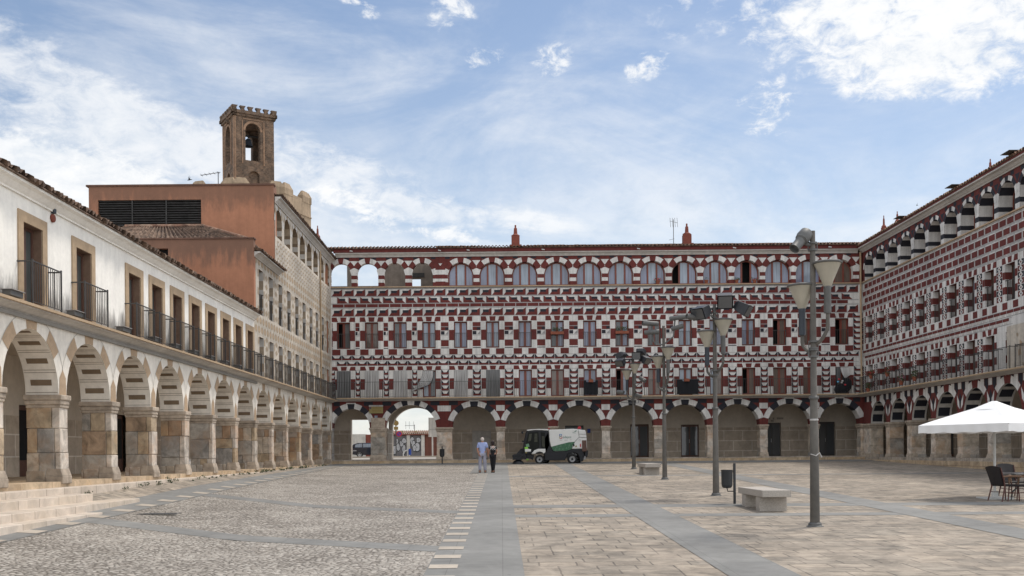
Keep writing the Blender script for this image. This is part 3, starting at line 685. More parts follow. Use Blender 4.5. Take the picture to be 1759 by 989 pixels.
def cornice(mb, u0, u1, z0, z1, out, m, d0=0.0):
    prof = [(d0, z0), (d0+.05, z0), (d0+.05, z0+(z1-z0)*.15), (d0+out*.35, z0+(z1-z0)*.30), (d0+out*.62, z0+(z1-z0)*.62), (d0+out*.9, z0+(z1-z0)*.74), (d0+out, z0+(z1-z0)*.76), (d0+out, z1), (d0, z1)]
    b = len(mb.v); n = len(prof); k = mb.mi(m)
    for u in (u0, u1): mb.v += [mb.pt((u, z, d)) for d, z in prof]
    for i in range(n):
        j = (i+1) % n; mb.f.append((b+i, b+j, b+n+j, b+n+i)); mb.m.append(k)
    mb.f.append(tuple(b+i for i in range(n))); mb.m.append(k); mb.f.append(tuple(b+n+i for i in range(n))[::-1]); mb.m.append(k)

# ================================================================ BACK BUILDING (red, white and navy painted)
back = thing('arcaded_building', (5.8, YB, -.6), 'wide three storey building painted in red, white and navy blocks closing the plaza', 'building')
W2 = [bx(v) for v in (591.7, 640, 689, 738.5, 793, 848, 903.7, 959, 1015, 1070.3, 1125.6, 1179, 1232, 1287.5, 1341, 1392.5, 1448)]
ZL0, ZL1 = 3.33, 3.53       # ledge
wl = MB(PB); UL, UR = XL, XR
# --- ground arcade
AR = [(bx(603.5), bx(32+862)), (bx(706.5), bx(43.3+862))]+[(bx(c), bx(37.5+862)) for c in (815, 905.6, 996, 1086.4, 1177.6, 1268, 1357)]+[(bx(1443.2), bx(35.5+862))]
ZS = 1.65
rise = [1.22, 1.42]+[1.32]*8
ops = [(c-h, c+h, ZS, ZS, r_) for (c, h), r_ in zip(AR, rise)]
strip(wl, UL, UR, ZS, ZL0, ops, 0, 'red')
cuts = [0, 16, 42, 62, 81, 99, 118, 138, 164, 180]; vm = [None, 'white', 'navy', 'white', 'navy', 'white', 'navy', 'white', None]
cutsb = [0, 18, 40, 58, 74, 83, 97, 106, 122, 140, 162, 180]
cutsb = [0, 20, 40, 57, 72, 83, 97, 108, 123, 140, 160, 180]; vmb = [None, 'white', 'navy', 'white', 'navy', 'white', 'navy', 'white', 'navy', 'white', None]
cutsb = [0, 20, 42, 61, 80, 100, 119, 138, 160, 180]; vmb = [None, 'white', 'navy', 'white', 'navy', 'white', 'navy', 'white', None]
cutsb = [0, 18, 38, 56, 71, 83, 97, 109, 124, 142, 162, 180]; vmb = [None, 'white', 'navy', 'white', 'navy', 'white', 'navy', 'white', 'navy', 'white', None]
for i, ((c, h), op) in enumerate(zip(AR, ops)):
    cu, vv = (cutsb, vmb) if i == 1 else (cuts, vm)
    voussoirs(wl, c, ZS, h, op[4], .34, cu, vv, .012)
    if i not in (1,): wl.rect(c-.30, c+.30, ZS+op[4]+.30, ZS+op[4]+.37, .014, 'white')
    reveal(wl, op, 0, -.75, 'inner', arcm=pick(cu, vv, 'red') if i != 1 else None)
# spandrel blocks
edges = [UL]+[(AR[i][0]+AR[i][1]+AR[i+1][0]-AR[i+1][1])/2 for i in range(9)]+[UR]
for i in range(1, 10):
    uc = edges[i]; hwid = .36 if i != 2 else .56
    wl.rect(uc-hwid*.75, uc+hwid*.75, 2.66, 3.02, .005, 'white')
    for s in (-1, 1): wl.rect(min(uc+s*.05, uc+s*.62)+s*.25, max(uc+s*.05, uc+s*.62)+s*.25, 3.04, ZL0-.03, .004, 'navy')
wl.rect(UL+.1, UL+.5, 3.04, ZL0-.03, .004, 'navy'); wl.rect(UR-.65, UR-.2, 3.04, ZL0-.03, .004, 'navy')
wl.box(bx(638), bx(662), 1.66, 2.28, .013, .035, 'cap')
# --- first floor
z0, zl = ZL1, 5.27
HW = .42
F1 = [(u-HW, u+HW, ZL1, 5.25) for u in W2]
strip(wl, UL, UR, ZL1-.2, 5.57, F1, 0, 'white')
for u in W2:
    for s in (-1, 1):
        a, b_ = sorted((u+s*HW, u+s*(HW+.31)))
        wl.rect(a, b_, 4.06, 4.74, .004, 'red')
    lintel(wl, u, HW+.32, 5.27, 5.52, .005)
mids = [(W2[i]+HW+.31, W2[i+1]-HW-.31) for i in range(16)]+[(UL+.05, W2[0]-HW-.28), (W2[-1]+HW+.30, W2[-1]+HW+.95)]
for a, b_ in mids:
    if b_-a < .2: a, b_ = (a+b_)/2-.18, (a+b_)/2+.18
    zz = 3.62
    while zz < 5.3:
        diamond_row(wl, a+.02, b_-.02, zz, zz+.33, b_-a, 'D', .006); zz += .34
# --- rows between floors
diamond_row(wl, UL, UR-.25, 5.57, 5.87, .64, 'D', .004, .5); diamond_row(wl, UL, UR-.25, 5.92, 6.23, .64, 'D', .004, 0)
strip(wl, UL, UR, 5.57, 6.65, [], 0, 'white')
# --- second floor
F2 = [(u-HW, u+HW, 6.65, 8.32) for u in W2]
strip(wl, UL, UR, 6.65, 8.66, F2, 0, 'white')
for u in W2:
    for s in (-1, 1):
        a, b_ = sorted((u+s*HW, u+s*(HW+.31)))
        wl.rect(a, b_, 7.14, 7.80, .004, 'red'); wl.rect(*sorted((u+s*(HW+.31), u+s*.20)), 6.25, 6.61, .004, 'red')
    lintel(wl, u, HW+.32, 8.35, 8.64, .005)
for a, b_ in mids[:17]:
    w_ = b_-a; a += .03; b_ -= .03
    for (q0, q1, k) in ((8.02, 8.28, 'red'), (7.76, 7.98, 'red'), (6.76, 7.15, 'red')): wl.rect(a, b_, q0, q1, .004, k)
    wl.rect(a+w_*.5, b_, 7.80, 7.95, .006, 'navy'); wl.rect(a, a+w_*.42, 7.50, 7.72, .006, 'navy')
    wl.poly([(a+w_*.5, 7.50), (b_, 7.76), (b_, 7.50)], .006, 'joint')
    wl.rect(a, b_, 6.64, 6.69, .006, 'navy'); wl.rect(a, b_, 7.98, 8.02, .006, 'joint'); wl.rect(a, b_, 7.16, 7.18, .006, 'joint'); wl.rect(a, b_, 7.44, 7.46, .006, 'joint')
zz = 6.3; a, b_ = mids[17]
while zz < 8.5: diamond_row(wl, a, b_, zz, zz+.33, b_-a, 'D', .006); zz += .34
# --- rows above
strip(wl, UL, UR, 8.66, 10.53, [], 0, 'white')
diamond_row(wl, UL, UR-.25, 8.68, 9.21, .72, 'A', .004); diamond_row(wl, UL, UR-.25, 9.25, 9.48, .72, 'brick', .004, .1)
diamond_row(wl, UL, UR-.25, 9.50, 9.94, .72, 'B', .004, .5); diamond_row(wl, UL, UR-.25, 9.95, 10.43, .72, 'A', .004, 0)
# --- top arcade
TA = [(bx(c), bx(18.2+862)) for c in (588, 634, 680.5, 728)]+[(bx(c), bx(22+862)) for c in (794, 848, 904, 959, 1014.5, 1069, 1124, 1178.6, 1232.5, 1286, 1339.3, 1392, 1446)]
topz = 12.06; ops_t = [(c-h, c+h, 10.58, topz-min(h, .8), min(h, .8)) for c, h in TA]
strip(wl, UL, UR, 10.53, 12.43, ops_t, 0, 'red')
ct = [0, 22, 45, 78, 102, 135, 158, 180]
ct = [0, 24, 52, 79, 101, 128, 156, 180]; tm = ['white', 'red', 'white', 'red', 'white', 'red', 'white']
for i, ((c, h), op) in enumerate(zip(TA, ops_t)):
    voussoirs(wl, c, op[3], h, op[4], .30, ct, [None]+tm[1:6]+[None], .012)
    reveal(wl, op, 0, -.45, 'red', bands=[(10.58, 10.82, 'red'), (10.82, 11.05, 'white'), (11.05, 11.28, 'red'), (11.28, op[3]+.001, 'white')] if op[3] > 11.28 else [(10.58, 10.82, 'red'), (10.82, op[3], 'white')], arcm=pick(ct, tm, 'white'), sill='tan')
pt = []
for i in range(16):
    a, b_ = TA[i][0]+TA[i][1], TA[i+1][0]-TA[i+1][1]
    pt.append((a, b_))
pt += [(UL+.05, TA[0][0]-TA[0][1]), (TA[-1][0]+TA[-1][1], UR-.2)]
for a, b_ in pt:
    uc = (a+b_)/2
    wl.rect(a, b_, 10.82, 11.04, .004, 'white')
    wl.poly([(a, 11.28), (b_, 11.28), (b_+.10, 11.62), (uc, 11.80), (a-.10, 11.62)], .0045, 'white')
    wl.poly([(uc, 11.84), (uc+.26, 12.19), (uc-.26, 12.19)], .004, 'white')
    wl.rect(uc+.30, uc+.60, 12.28, 12.40, .004, 'navy'); wl.rect(uc-.60, uc-.30, 12.28, 12.40, .004, 'navy')
    if b_-a > .6:
        for z in (10.60, 11.04, 11.60, 12.0): wl.rect(a+.16, b_-.16, z, z+.26, .008, 'red' if z != 11.6 else 'red')
wl.rect(UL, UR, 10.44, 10.53, .004, 'joint')
tag(wl.build('wall', back), 'painted front wall with diamond point blocks and striped arches')
# sill course, ledge, cornice
k = MB(PB); k.box(UL, UR, 10.50, 10.56, .013, .10, 'tan'); k.build('sill_course', back)
k = MB(PB); k.box(UL, UR, ZL1-.07, ZL1, -.02, .50, 'ochre'); cornice(k, UL, UR, ZL0, ZL1-.07, .40, 'trim', .012); k.build('balcony_ledge', back)
k = MB(PB); cornice(k, UL+.3, UR-.3, 12.42, 12.68, .22, 'trim', .01); k.box(UL+.2, UR-.2, 12.68, 12.93, 0, .26, 'red'); k.build('cornice', back)
# roof
k = MB(); corrugated(k, (UL-.2, YB-.42, 12.97), (6.8, 0, 0), (0, 1, .20), 30, 6, 1.1, .05, 'tile'); corrugated(k, (UL+6.6, YB-.42, 12.97), (UR-UL-6.4, 0, 0), (0, 1, .20), 120, 6, 4.6, .05, 'tile')
k.xbox(UL-.2, UL+6.6, YB-.36, YB+.55, 12.90, 12.935, 'tile_old'); k.xbox(UL+6.6, UR+.2, YB-.36, YB+4.2, 12.90, 12.935, 'tile_old')
roof = k.build('roof', back)
def chimney(x, y, zb, h=1.25, w_=.42, parent=roof):
    k = MB(); k.xbox(x-w_*.9, x+w_*.9, y-w_*.9, y+w_*.9, zb-.3, zb+.10, 'chim'); k.xbox(x-w_*.62, x+w_*.62, y-w_*.62, y+w_*.62, zb+.10, zb+h*.55, 'chim')
    k.lathe((x, y, zb+h*.55), [(w_*.62, 0), (w_*.68, .05), (w_*.45, .12), (w_*.30, .16), (w_*.24, h*.42), (w_*.13, h*.45), (w_*.13, h*.58), (.001, h*.60)], 'chim', 10)
    return k.build('chimney', parent)
chimney(bx(889, 26.9), 66.0, 13.25); chimney(bx(1186, 26.9), 66.0, 13.25)
# arcade: floor, inner wall with doors, ceiling, party ends
BI = 68.3; SI = 25.75
def ix(px): return (px-862)/SI
doors = [(ix(603)-.0, ix(637)+1.2, -.37, 2.3), (ix(811.4), ix(843.7), -.37, 1.8), (ix(971), ix(1003), -.37, 1.78), (ix(1083), ix(1115), -.37, 1.83), (ix(1170), ix(1201), -.37, 1.78), (ix(1312), ix(1341.7), -.37, 1.85), (ix(1405), ix(1435), -.37, 1.88)]
pz = (bx(706.5)-1.59, bx(706.5)+1.59)
k = MB(lambda u, z, d: (u, BI-d, z))
sp_doors = [d_ for d_ in doors]
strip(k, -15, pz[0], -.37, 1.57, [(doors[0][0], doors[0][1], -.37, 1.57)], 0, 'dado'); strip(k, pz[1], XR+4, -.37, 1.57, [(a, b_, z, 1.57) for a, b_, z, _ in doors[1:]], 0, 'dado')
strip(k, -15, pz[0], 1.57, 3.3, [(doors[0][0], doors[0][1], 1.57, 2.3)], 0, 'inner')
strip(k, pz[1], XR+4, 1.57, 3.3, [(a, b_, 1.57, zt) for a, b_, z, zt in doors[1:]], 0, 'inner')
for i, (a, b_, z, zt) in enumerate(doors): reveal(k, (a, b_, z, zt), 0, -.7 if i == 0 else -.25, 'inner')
# the through passage
po = (pz[0], pz[1], -.37, ZS, 1.42)
strip(k, pz[0], pz[1], ZS, 3.3, [(pz[0], pz[1], ZS, ZS, 1.42)], 0, 'inner'); reveal(k, po, 0, -.75, 'inner')
k.face([(pz[0]-.003, -.37, 2.85), (pz[0]-.003, 1.6, 2.85), (pz[0]-.003, 1.6, 0), (pz[0]-.003, -.37, 0)], 'dado')
k.rect(-15, XR+4, 3.3, 3.31, 0, 'inner')
k.build('arcade_back_wall', back)
k = MB(); k.xbox(UL-.1, pz[0], BI-3.55, BI-2.85, -.37, ZS, 'inner') if False else None
k.xbox(-15, XR+4, YB+.02, BI+.8, 3.3, 3.5, 'inner'); k.build('arcade_ceiling', back)
# passage lower side return on the left with its red edge
k = MB(); k.xbox(pz[0]-.55, pz[0]-.002, BI+.02, BI+.78, -.37, ZS, 'redwall'); k.build('passage_jamb', back)
k = MB(); k.xbox(-15, 27, 64.0, 69.4, -1.4, -.37, 'floorst'); k.xbox(XL-.1, XR+.05, 63.72, 64.02, -1.4, -.44, 'plinth'); k.build('arcade_floor', back)
# doors in the inner wall
def door_leaf(u0, u1, z0, z1, kind):
    P = lambda u, z, d: (u, BI-d, z); k = MB(P); c = (u0+u1)/2
    if kind == 'shutter':
        n = 22; pts = []
        for j in range(n*2+1):
            z = z0+(z1-.3-z0)*j/(n*2)
            for u in (u0, u1): pts.append((u, z, -.16+(.02 if j % 2 else 0)))
        k.grid(pts, 2, n*2+1, 'trim'); k.box(u0, u1, z1-.3, z1, -.18, -.1, 'inner'); k.build('roller_shutter', back); return
    k.box(u0, u1, z0, z1, -.26, -.20, 'wooddk' if kind != 'dark' else 'iron'); dd = k.build('door', back)
    k = MB(P)
    k.box(u0+.08, c-.05, z0+.1, z1-.15, -.20, -.185, 'glass_dark'); k.box(c+.05, u1-.08, z0+.1, z1-.15, -.20, -.185, 'glass_dark'); k.build('door_glass', dd)
    k = MB(P); k.box(c-.035, c-.015, .55, .8, -.185, -.15, 'steel'); k.build('handle', dd)
for i, (a, b_, z, zt) in enumerate(doors):
    if i == 0: continue
    door_leaf(a, b_, z, zt, ['', 'shutter', 'dark', 'brown', 'brown', 'dark', 'dark'][i])
# piers
pe = [UL]
for i in range(9):
    a = AR[i][0]+AR[i][1]; b_ = AR[i+1][0]-AR[i+1][1]
    if i == 0: a += .02
    pier(PB, a+.02, b_-.02, -.72, .03, -.45, ZS, back, 'pier2', 40+i, capw=.08)
pier(PB, AR[-1][0]+AR[-1][1]+.02, UR-.0, -.72, .03, -.45, ZS, back, 'pier2', 60)
k = MB(PB); k.box(UL-.5, AR[0][0]-AR[0][1]-.02, -.45, ZS-.01, -.72, -.005, 'pier2'); k.build('corner_pier', back)
# upper body: rear wall, gable ends, loggia shell behind the open arches
k = MB(lambda u, z, d: (u, 69.2-d, z))
sc_ = 25.5
ops_r = [((570-862)/sc_-.6, (598-862)/sc_, 11.36, 12.95), ((611-862)/sc_, (655-862)/sc_, 11.36, 12.95), ((709-862)/sc_, (725-862)/sc_, 10.9, 11.84)]
strip(k, XL-4.2, XR+4, 10.5, 12.95, ops_r, 0, 'terrace')
for op in ops_r: reveal(k, op, 0, -.4, 'terrace')
strip(k, XL-4.2, XR+4, 3.3, 10.5, [], -.39, 'offwhite'); strip(k, XL-4.2, XR+4, 10.5, 12.95, ops_r, -.39, 'offwhite')
k.box((708-862)/sc_-.05, (731-862)/sc_, 11.92, 12.2, 0, .06, 'louvre')
k.build('rear_wall', back)
k = MB(); k.xbox(XL-4, bx(758), YB+.46, 69.1, 10.2, 10.52, 'terrace'); k.xbox(bx(752), bx(760), YB+.46, 69.1, 10.5, 12.9, 'terrace')
k.xbox(bx(755), XR+4, YB+.02, 69.2, 12.75, 12.86, 'terrace')
k.build('loggia_room', back)
# black sheets painted in place of unlit rooms behind the openings
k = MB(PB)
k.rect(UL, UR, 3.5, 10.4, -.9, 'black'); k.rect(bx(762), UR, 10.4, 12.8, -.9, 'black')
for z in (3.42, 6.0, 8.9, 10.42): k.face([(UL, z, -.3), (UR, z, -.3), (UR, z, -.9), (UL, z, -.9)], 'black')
k.build('dark_backing', back)
# windows
st1 = ['glass_dark', 'glass_dark', 'glass_dark', ('glass_light', 'glass_dark'), 'glass_dark', 'glass_dark', 'glass_blue', 'glass_brown', 'glass_blue', (None, 'glass_light'), 'glass_brown', 'glass_light', ('glass_light', 'glass_brown'), (None, 'glass_brown'), 'glass_brown', 'glass_brown', 'glass_dark']
st2 = [(None, 'curtain_g'), 'glass_brown', ('glass_dark', 'glass_blue'), 'glass_light', ('glass_light', 'glass_blue'), 'glass_light', 'glass_blue', ('glass_dark', 'glass_blue'), 'glass_blue', ('glass_dark', 'glass_blue'), ('glass_dark', 'glass_dark'), 'glass_light', 'glass_blue', ('glass_blue', 'glass_light'), (None, 'glass_brown'), 'glass_brown', (None, 'glass_brown')]
wins1 = []
for i, u in enumerate(W2):
    w1 = joinery(PB, 'window', u, HW, ZL1, 5.25, -.20, st1[i], back); wins1.append(w1)
    w2 = joinery(PB, 'window', u, HW, 6.65, 8.32, -.20, st2[i], back)
    for ww, zb in ((w1, ZL1), (w2, 6.65)):
        k = MB(PB)
        op = (u-HW, u+HW, zb, 5.25 if zb < 6 else 8.32); reveal(k, op, -.001, -.26, 'red')
        k.build('window_reveal', ww)
    railing(PB, u, HW-.02, 6.66, .95, -.06, w2, .13, 'railing', .008)
    railing(PB, u, .70, ZL1, 1.0, .40, back, .12)
for i, (c, h) in enumerate(TA[4:]):
    op = ops_t[4+i]
    s3 = ('glass_blue', 'glass_light', 'glass_blue')
    if i == 7: s3 = (None, 'glass_light', 'glass_blue')
    if i == 9: s3 = ('glass_blue', None, 'glass_blue')
    if i == 12: s3 = 'glass_brown'
    joinery(PB, 'arched_window', c, h-.01, 10.58, 12.0, -.30, s3, back, mull=2, arch=(op[3], op[4]-.01))
for i, m_, sw in ((0, 'curtain_g', 0), (1, 'curtain_w', 0), (2, 'curtain_w', 0), (3, 'curtain_w', -.75), (4, 'curtain_w', 0), (5, 'curtain_g', 0), (16, 'curtain_w', .25)):
    u = W2[i]
    if i == 3: curtain(PB, u-HW, u+.25, 3.9, 5.22, .02, m_, wins1[i], swing=sw)
    elif i == 16: curtain(PB, u-.1, u+HW, 4.5, 5.22, .02, m_, wins1[i], swing=sw)
    else: curtain(PB, u-HW-.02, u+HW+.02, ZL1+.03, 5.25, .02, m_, wins1[i])
curtain(PB, W2[16]-.35, W2[16]-.1, 4.0, 5.22, .0, 'curtain_g', wins1[16])
# right-hand downpipe in the corner
k = MB(); k.tube([(XR-.16, YB-.16, 3.55), (XR-.16, YB-.16, 12.45)], .06, 'ochre', 8); k.build('downpipe', back)

# ================================================================ RIGHT BUILDING
right = thing('arcaded_building', (XR, 52, -.8), 'long three storey painted building with striped arches down the right side of the plaza', 'building')
U0, U1 = 34.0, YB
wr = MB(PR)
# arcade
KA = [63.75-1.6-3.18*i for i in range(9)]   # arch centres
HA = 1.27; ZR = 1.62
opa = [(c-HA, c+HA, ZR, ZR, 1.33) for c in KA]
strip(wr, U0, U1, ZR, ZL0, opa, 0, 'red')
cr_ = [0, 20, 45, 80, 100, 135, 160, 180]; rm = [None, 'white', 'white', 'red', 'white', 'white', None]
cr_ = [0, 14, 44, 78, 102, 136, 166, 180]; rm = [None, None, 'white', 'red', 'white', None, None]
for c, op in zip(KA, opa):
    voussoirs(wr, c, ZR, HA, 1.33, .36, cr_, rm, .012)
    voussoirs(wr, c, ZR, HA, 1.33, .30, [14, 44], ['red'], .011); voussoirs(wr, c, ZR, HA, 1.33, .30, [136, 166], ['red'], .011)
    # pale V with a navy heart above each pier
    # soffit: navy bars framed in cream
    n = 36; a = arc_pts(c, ZR, HA, 1.33, n); 
    for i in range(n):
        p, q = a[i], a[i+1]; kk = 'navy' if (i % 6) in (1, 2, 3, 4) else 'tan2'
        for (da, db, mm) in ((0, -.10, 'trim'), (-.10, -.70, kk), (-.70, -.80, 'trim')):
            wr.face([(p[0], p[1], da), (q[0], q[1], da), (q[0], q[1], db), (p[0], p[1], db)], mm if not (kk == 'tan2' and mm == kk) else 'trim')
for i in range(8):
    uc = (KA[i]+KA[i+1])/2
    for s in (-1, 1):
        wr.poly([(uc+s*.06, 1.98), (uc+s*.30, 2.20), (uc+s*.36, 2.72), (uc+s*.10, 2.35)], .013, 'white')
    wr.poly([(uc, 2.02), (uc+.16, 2.50), (uc, 2.80), (uc-.16, 2.50)], .012, 'navy')
    for s in (-1, 1): wr.poly([(uc+s*.22, 3.0), (uc+s*.50, 3.0), (uc+s*.36, 2.70)], .006, 'navy')
u = U0+.1
j = 0
while u < U1-.3:
    wr.rect(u, u+.36, 2.98, ZL0-.02, .005, 'white' if j % 2 == 0 else 'navy'); u += .40; j += 1
# floors
CW = [45.95+1.945*i for i in range(-5, 10)]; CW = [c for c in CW if c < 64.1]
cwin = [c for c in CW]
f1 = [(u-.45, u+.45, ZL1, 5.25) for u in cwin]; f2 = [(u-.45, u+.45, 6.65, 8.32) for u in cwin]
strip(wr, U0, U1, ZL1-.2, 5.57, f1, 0, 'white'); strip(wr, U0, U1, 5.57, 6.65, [], 0, 'white'); strip(wr, U0, U1, 6.65, 8.66, f2, 0, 'white'); strip(wr, U0, U1, 8.66, 10.53, [], 0, 'white')
PATCH = 46.75
for zb, zt, oo in ((ZL1, 5.25, f1), (6.65, 8.32, f2)):
    hh = (zt-zb)/5
    for n_, op in enumerate(oo):
        u = (op[0]+op[1])/2
        faded = zb < 5 and u < PATCH
        bands = [(zb+hh*i, zb+hh*(i+1), 'white' if i % 2 == 0 else 'red') for i in range(5)]
        reveal(wr, op, 0, -.32, 'red', bands=bands)
        if faded: continue
        for s in (-1, 1):
            for i in (1, 3): wr.rect(*sorted((u+s*.45, u+s*.68)), zb+hh*i, zb+hh*(i+1), .004, 'red')
        lintel(wr, u, .72, zt+.03, zt+.31, .005)
        if zb > 6:
            for s in (-1, 1): wr.rect(*sorted((u+s*.72, u+s*.25)), 6.28, 6.6, .004, 'red')
        # zigzag strip towards the next window
        v = u+.972
        if v < U1-.2:
            z = zb+.02; q_ = 0
            while z < zt-.05:
                wr.rect(v-.27, v+.27, z, min(z+.26, zt), .005, 'navy' if q_ % 2 else 'red')
                wr.rect(v-.27, v+.27, z-.012, z+.012, .0065, 'white')
                wr.poly([(v-.17, z+.13), (v, z-.02), (v+.17, z+.13), (v, z+.28)], .008, 'white')
                wr.poly([(v-.07, z+.13), (v, z+.07), (v+.07, z+.13), (v, z+.19)], .010, 'red' if q_ % 2 else 'navy')
                z += .28; q_ += 1
diamond_row(wr, max(U0, PATCH-1), U1, 5.58, 5.88, .62, 'R2', .004, .5); diamond_row(wr, U0, U1, 5.93, 6.23, .62, 'R2', .004)
for i, z in enumerate((8.72, 9.16, 9.60, 10.04)): diamond_row(wr, U0, U1, z, z+.41, .70, 'R', .004, .5*(i % 2))
wr.rect(U0, U1, 8.655, 8.69, .004, 'joint')
# faded cream stretch of first-floor wall
wr.rect(U0, PATCH-.48, ZL1, 5.50, .010, 'sgraf')
# top arcade
CT = [59.65+1.925*i for i in range(-13, 3)]
ht = .76; opt = [(c-ht, c+ht, 10.58, 11.32, .74) for c in CT if c-ht > U0]
strip(wr, U0, U1, 10.53, 12.43, opt, 0, 'red')
for op in opt:
    c = (op[0]+op[1])/2
    voussoirs(wr, c, 11.32, ht, .74, .22, [0, 26, 55, 80, 100, 125, 154, 180], ['white', 'navy', 'white', 'navy', 'white', 'navy', 'white'], .012)
    reveal(wr, op, 0, -.72, 'white', bands=[(10.58, 10.84, 'white'), (10.84, 11.06, 'navy'), (11.06, 11.5, 'white')][:2]+[(11.06, 11.32, 'white')], arcm=pick([0, 20, 48, 75, 105, 132, 160, 180], ['white', 'navy', 'white', 'navy', 'white', 'navy', 'white'], 'white'), sill='tan')
for i in range(len(opt)-1):
    a, b_ = opt[i][1], opt[i+1][0]
    for z, k in ((10.60, 'white'), (10.84, 'navy'), (11.06, 'white')): wr.rect(a, b_, z, z+.24, .0045, k)
    uc = (a+b_)/2
    wr.poly([(a, 11.3), (b_, 11.3), (b_+.06, 11.55), (uc, 11.72), (a-.06, 11.55)], .005, 'white')
    wr.poly([(uc, 11.78), (uc+.22, 12.15), (uc-.22, 12.15)], .006, 'navy'); wr.rect(uc+.3, uc+.6, 12.2, 12.4, .006, 'navy'); wr.rect(uc-.6, uc-.3, 12.2, 12.4, .006, 'navy')
tag(wr.build('wall', right), 'painted front wall with checkered window jambs')
k = MB(PR); rnd = random.Random(5)
for i in range(70):   # remains of old painted ornament on the faded stretch
    u = rnd.uniform(U0+.3, PATCH-.7); z = rnd.uniform(3.7, 5.4)
    if any(abs(u-c) < .62 and z < 5.45 for c in cwin): continue
    s = rnd.uniform(.05, .16); pts = [(u+s*math.cos(a)*rnd.uniform(.5, 1.4), z+s*1.5*math.sin(a)*rnd.uniform(.5, 1.3)) for a in [i_*math.pi/4 for i_ in range(8)]]
    k.poly(pts, .0135+i*.0004, 'sgraf2' if i % 3 else 'tan')
k.build('faded_ornament', right)
k = MB(PR); k.box(U0, U1-.52, ZL1-.07, ZL1, -.02, .50, 'ochre'); cornice(k, U0, U1-.42, ZL0, ZL1-.07, .40, 'trim', .013); k.build('balcony_ledge', right)
k = MB(PR); k.box(U0, U1-.1, 10.50, 10.56, .013, .10, 'tan'); k.build('sill_course', right)
k = MB(PR); cornice(k, U0, U1-.05, 12.42, 12.70, .34, 'trim', .01); k.box(U0, U1-.31, 12.70, 12.79, 0, .36, 'red'); k.build('cornice', right)
k = MB(); corrugated(k, (XR-.45, U0, 12.85), (0, U1-U0, 0), (1, 0, .30), 128, 6, 4.5, .05, 'tile'); k.xbox(XR-.40, XR+6, U0, YB, 12.79, 12.82, 'tile_old')
roofr = k.build('roof', right)
for (x, y, zb, h_) in ((24.0, 64.0, 13.2, 1.25), (24.3, 62.6, 13.3, 1.1), (24.5, 51.1, 13.2, 1.1)): chimney(x, y, zb, h_, .22, roofr)
for y in (57.0, 50.3, 44.6): k = MB(); k.xbox(XR-.66, XR-.1, y, y+.8, 12.99, 13.01, 'pole'); k.build('roof_flashing', roofr)
# inner arcade
k = MB(lambda u, z, d: (XR+4-d, u, z))
drr = [(57.6, 58.9), (60.9, 62.2), (49.4, 50.7), (43, 44.2)]
strip(k, U0, 68.3, -.45, 1.57, [(a, b_, -.45, 1.57) for a, b_ in sorted(drr)], 0, 'dado'); strip(k, U0, 68.3, 1.57, 3.35, [(a, b_, 1.57, 1.85) for a, b_ in sorted(drr)], 0, 'inner'); k.build('arcade_back_wall', right)
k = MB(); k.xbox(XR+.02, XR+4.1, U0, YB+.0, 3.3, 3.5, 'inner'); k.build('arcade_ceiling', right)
k = MB(); k.xbox(XR-.28, XR+4.1, U0, 63.9, -1.7, -.45, 'floorst'); k.xbox(XR-.55, XR-.28, U0, 63.8, -1.9, -.60, 'plinth'); k.build('arcade_floor', right)
for a, b_ in drr:
    P = lambda u, z, d: (XR+4-d, u, z); k = MB(P); k.box(a, b_, -.45, 1.85, -.2, -.14, 'wooddk'); dd = k.build('door', right)
    k = MB(P); k.box(a+.1, (a+b_)/2-.04, -.3, 1.7, -.14, -.13, 'glass_dark'); k.box((a+b_)/2+.04, b_-.1, -.3, 1.7, -.14, -.13, 'glass_dark'); k.build('door_glass', dd)
for i in range(8):
    uc = (KA[i]+KA[i+1])/2; pier(PR, uc-.30, uc+.30, -.78, .03, -.6, ZR, right, 'pier2', 80+i, capw=.10)
pier(PR, KA[0]+HA+.03, 64.6, -.78, .03, -.6, ZR, right, 'pier2', 95)
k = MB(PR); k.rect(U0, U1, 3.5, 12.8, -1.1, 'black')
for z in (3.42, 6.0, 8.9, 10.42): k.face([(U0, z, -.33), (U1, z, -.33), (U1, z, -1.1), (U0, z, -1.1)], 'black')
k.build('dark_backing', right)  # black backing painted for the gloom inside the right-hand rooms
k = MB(); k.xbox(XR+4.2, XR+4.5, U0, YB+4.3, -1.5, 12.9, 'offwhite'); k.rect if False else None
k.xbox(XR+.01, XR+4.3, U0-.3, U0-.001, 3.3, 12.9, 'offwhite'); k.build('rear_wall', right)
rs = ['glass_dark', 'glass_brown', 'glass_dark', ('glass_dark', 'glass_light'), 'glass_brown', ('glass_blue', 'glass_dark')]
for i, c in enumerate(cwin):
    w1 = joinery(PR, 'window', c, .44, ZL1, 5.25, -.30, rs[i % 6], right, 'wooddk'); w2 = joinery(PR, 'window', c, .44, 6.65, 8.32, -.30, rs[(i*2+1) % 6], right, 'wooddk')
    railing(PR, c, .43, 6.66, .95, -.10, w2, .13, 'railing', .008)
    railing(PR, c, .72, ZL1, 1.0, .40, right, .12)
for op in opt: joinery(PR, 'arched_window', (op[0]+op[1])/2, ht-.01, 10.58, 12.0, -.64, ('glass_blue', 'glass_light', 'glass_dark'), right, mull=2, arch=(11.32, .73))
